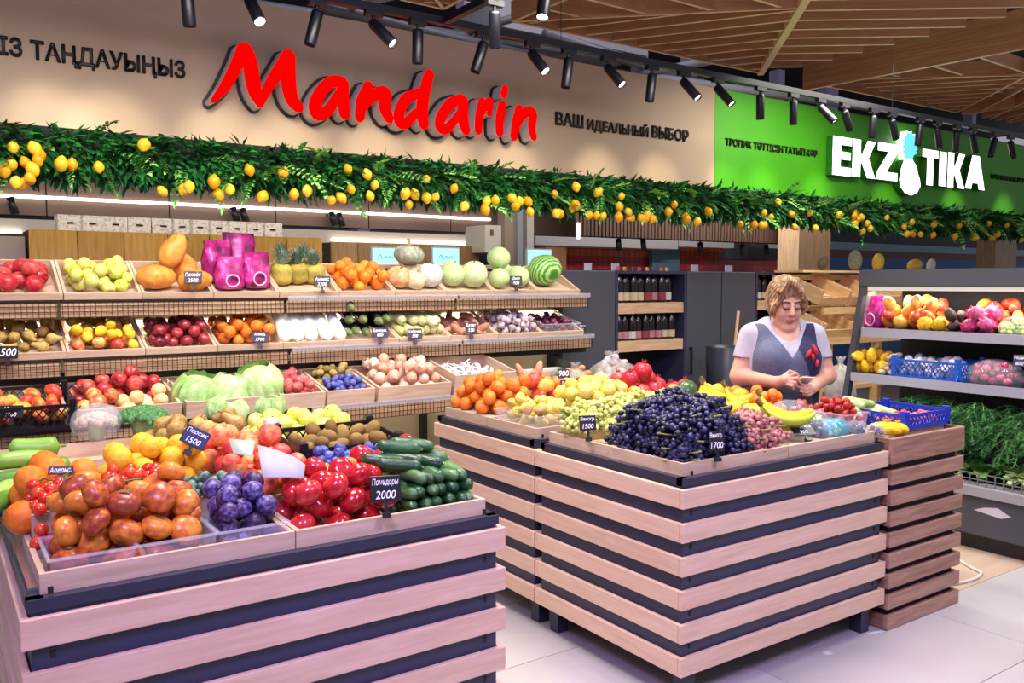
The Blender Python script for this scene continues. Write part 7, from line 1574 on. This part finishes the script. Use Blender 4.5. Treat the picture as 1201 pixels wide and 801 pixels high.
cen = np.array([p.center[:] for p in vm.polygons]); vm.polygons.foreach_set('material_index', ((cen[:, 0] > .02 + (1.30 - cen[:, 2]) * .45) | (cen[:, 0] > .13)).astype(np.int32))
vt = obj('vest', vm, pn); vt['label'] = 'sleeveless slate work vest, right side navy from wrap and painted shadow'
dgv = vm.vertices; vv = np.array([v.co[:] for v in dgv])
def front_y(x, z):
    m = (np.abs(vv[:, 0] - x) < .02) & (np.abs(vv[:, 2] - z) < .02); return vv[m, 1].min() if m.any() else -.18
for (x, z, l, a) in [(.078, 1.252, .055, .5), (.115, 1.270, .07, -.35), (.125, 1.20, .04, .1), (.10, 1.235, .035, -.1)]:
    y = front_y(x, z); pts = [Vector((x + math.sin(a) * l * t - .2 * l * t * t, y - .004 + .02 * t * t, z + math.cos(a) * l * t)) for t in (-.5, -.25, 0, .25, .5)]
    obj('pepper_print', MB().tube(pts, [.003, .010, .012, .009, .003], 8).mesh('pepper_print', mat('red_embroidery', 'c8202c', .6), True), vt)
# trousers and shoes
fp = Field((-.28, -.22, .07), (.28, .26, 1.0), .008); fp.ell((0, .03, .93), (.215, .17, .16), .04)
for s in (-1, 1): fp.cap((s * .095, .03, .86), (s * .10, .02, .47), .118, .082, .05).cap((s * .10, .02, .47), (s * .10, .05, .09), .080, .066, .03)
X, Y, Z = fp.grid(); fp.D = np.maximum(fp.D, .085 - Z).astype(np.float32); obj('trousers', fp.mesh('trousers', [mat('dark_trousers', '22232c', .8)]), pn)
for s in (-1, 1):
    fs = Field((s * .10 - .08, -.20, -.01), (s * .10 + .09, .16, .13), .006); fs.cap((s * .10, .06, .045), (s * .115, -.11, .038), .052, .044, .02); X, Y, Z = fs.grid(); fs.D = np.maximum(fs.D, -Z).astype(np.float32); obj('shoe', fs.mesh('shoe', [mat('black_shoe', '18181a', .5)]), pn)
for s in (-1, 1):
    pts = [Vector(HT((s * (.031 + dx), yy, zz))) for dx, yy, zz in [(-.017, -.0945, .002), (-.008, -.0975, -.002), (0, -.0985, -.003), (.009, -.097, -.001), (.018, -.092, .003)]]
    obj('eyelash', MB().tube(pts, [.0016, .003, .0034, .003, .0016], 5).mesh('eyelash', mat('lash_dark', '2a1c16', .7)), pn)
    pts = [Vector(HT((s * (.032 + dx), yy, zz))) for dx, yy, zz in [(-.02, -.0925, .031), (-.008, -.0935, .035), (.006, -.0915, .036), (.022, -.083, .031)]]
    obj('eyebrow', MB().tube(pts, [.0034, .0046, .0044, .002], 6).mesh('eyebrow', mat('brow_brown', '4a3424', .8)), pn)
# phone in her hands
Mp = pn.matrix_basis @ Matrix.Translation((-.006, -.298, 1.118)) @ Matrix.Rotation(R(-24), 4, 'X') @ Matrix.Rotation(R(12), 4, 'Z')
ph = thing('phone', 'pale smartphone held in both hands of the woman', 'phone', M=Mp)
bevel(obj('case', MB().box((0, 0, 0), (.072, .135, .008)).mesh('case', mat('pale_phone_case', 'cfc4b8', .4)), ph), .003); obj('screen', MB().box((0, 0, .0045), (.066, .128, .001)).mesh('screen', mat('phone_glass', '15161a', .1)), ph)
obj('camera_bump', MB().box((.02, .05, -.0048), (.02, .024, .002)).mesh('camera_bump', mat('phone_lens', '3a3634', .3)), ph)
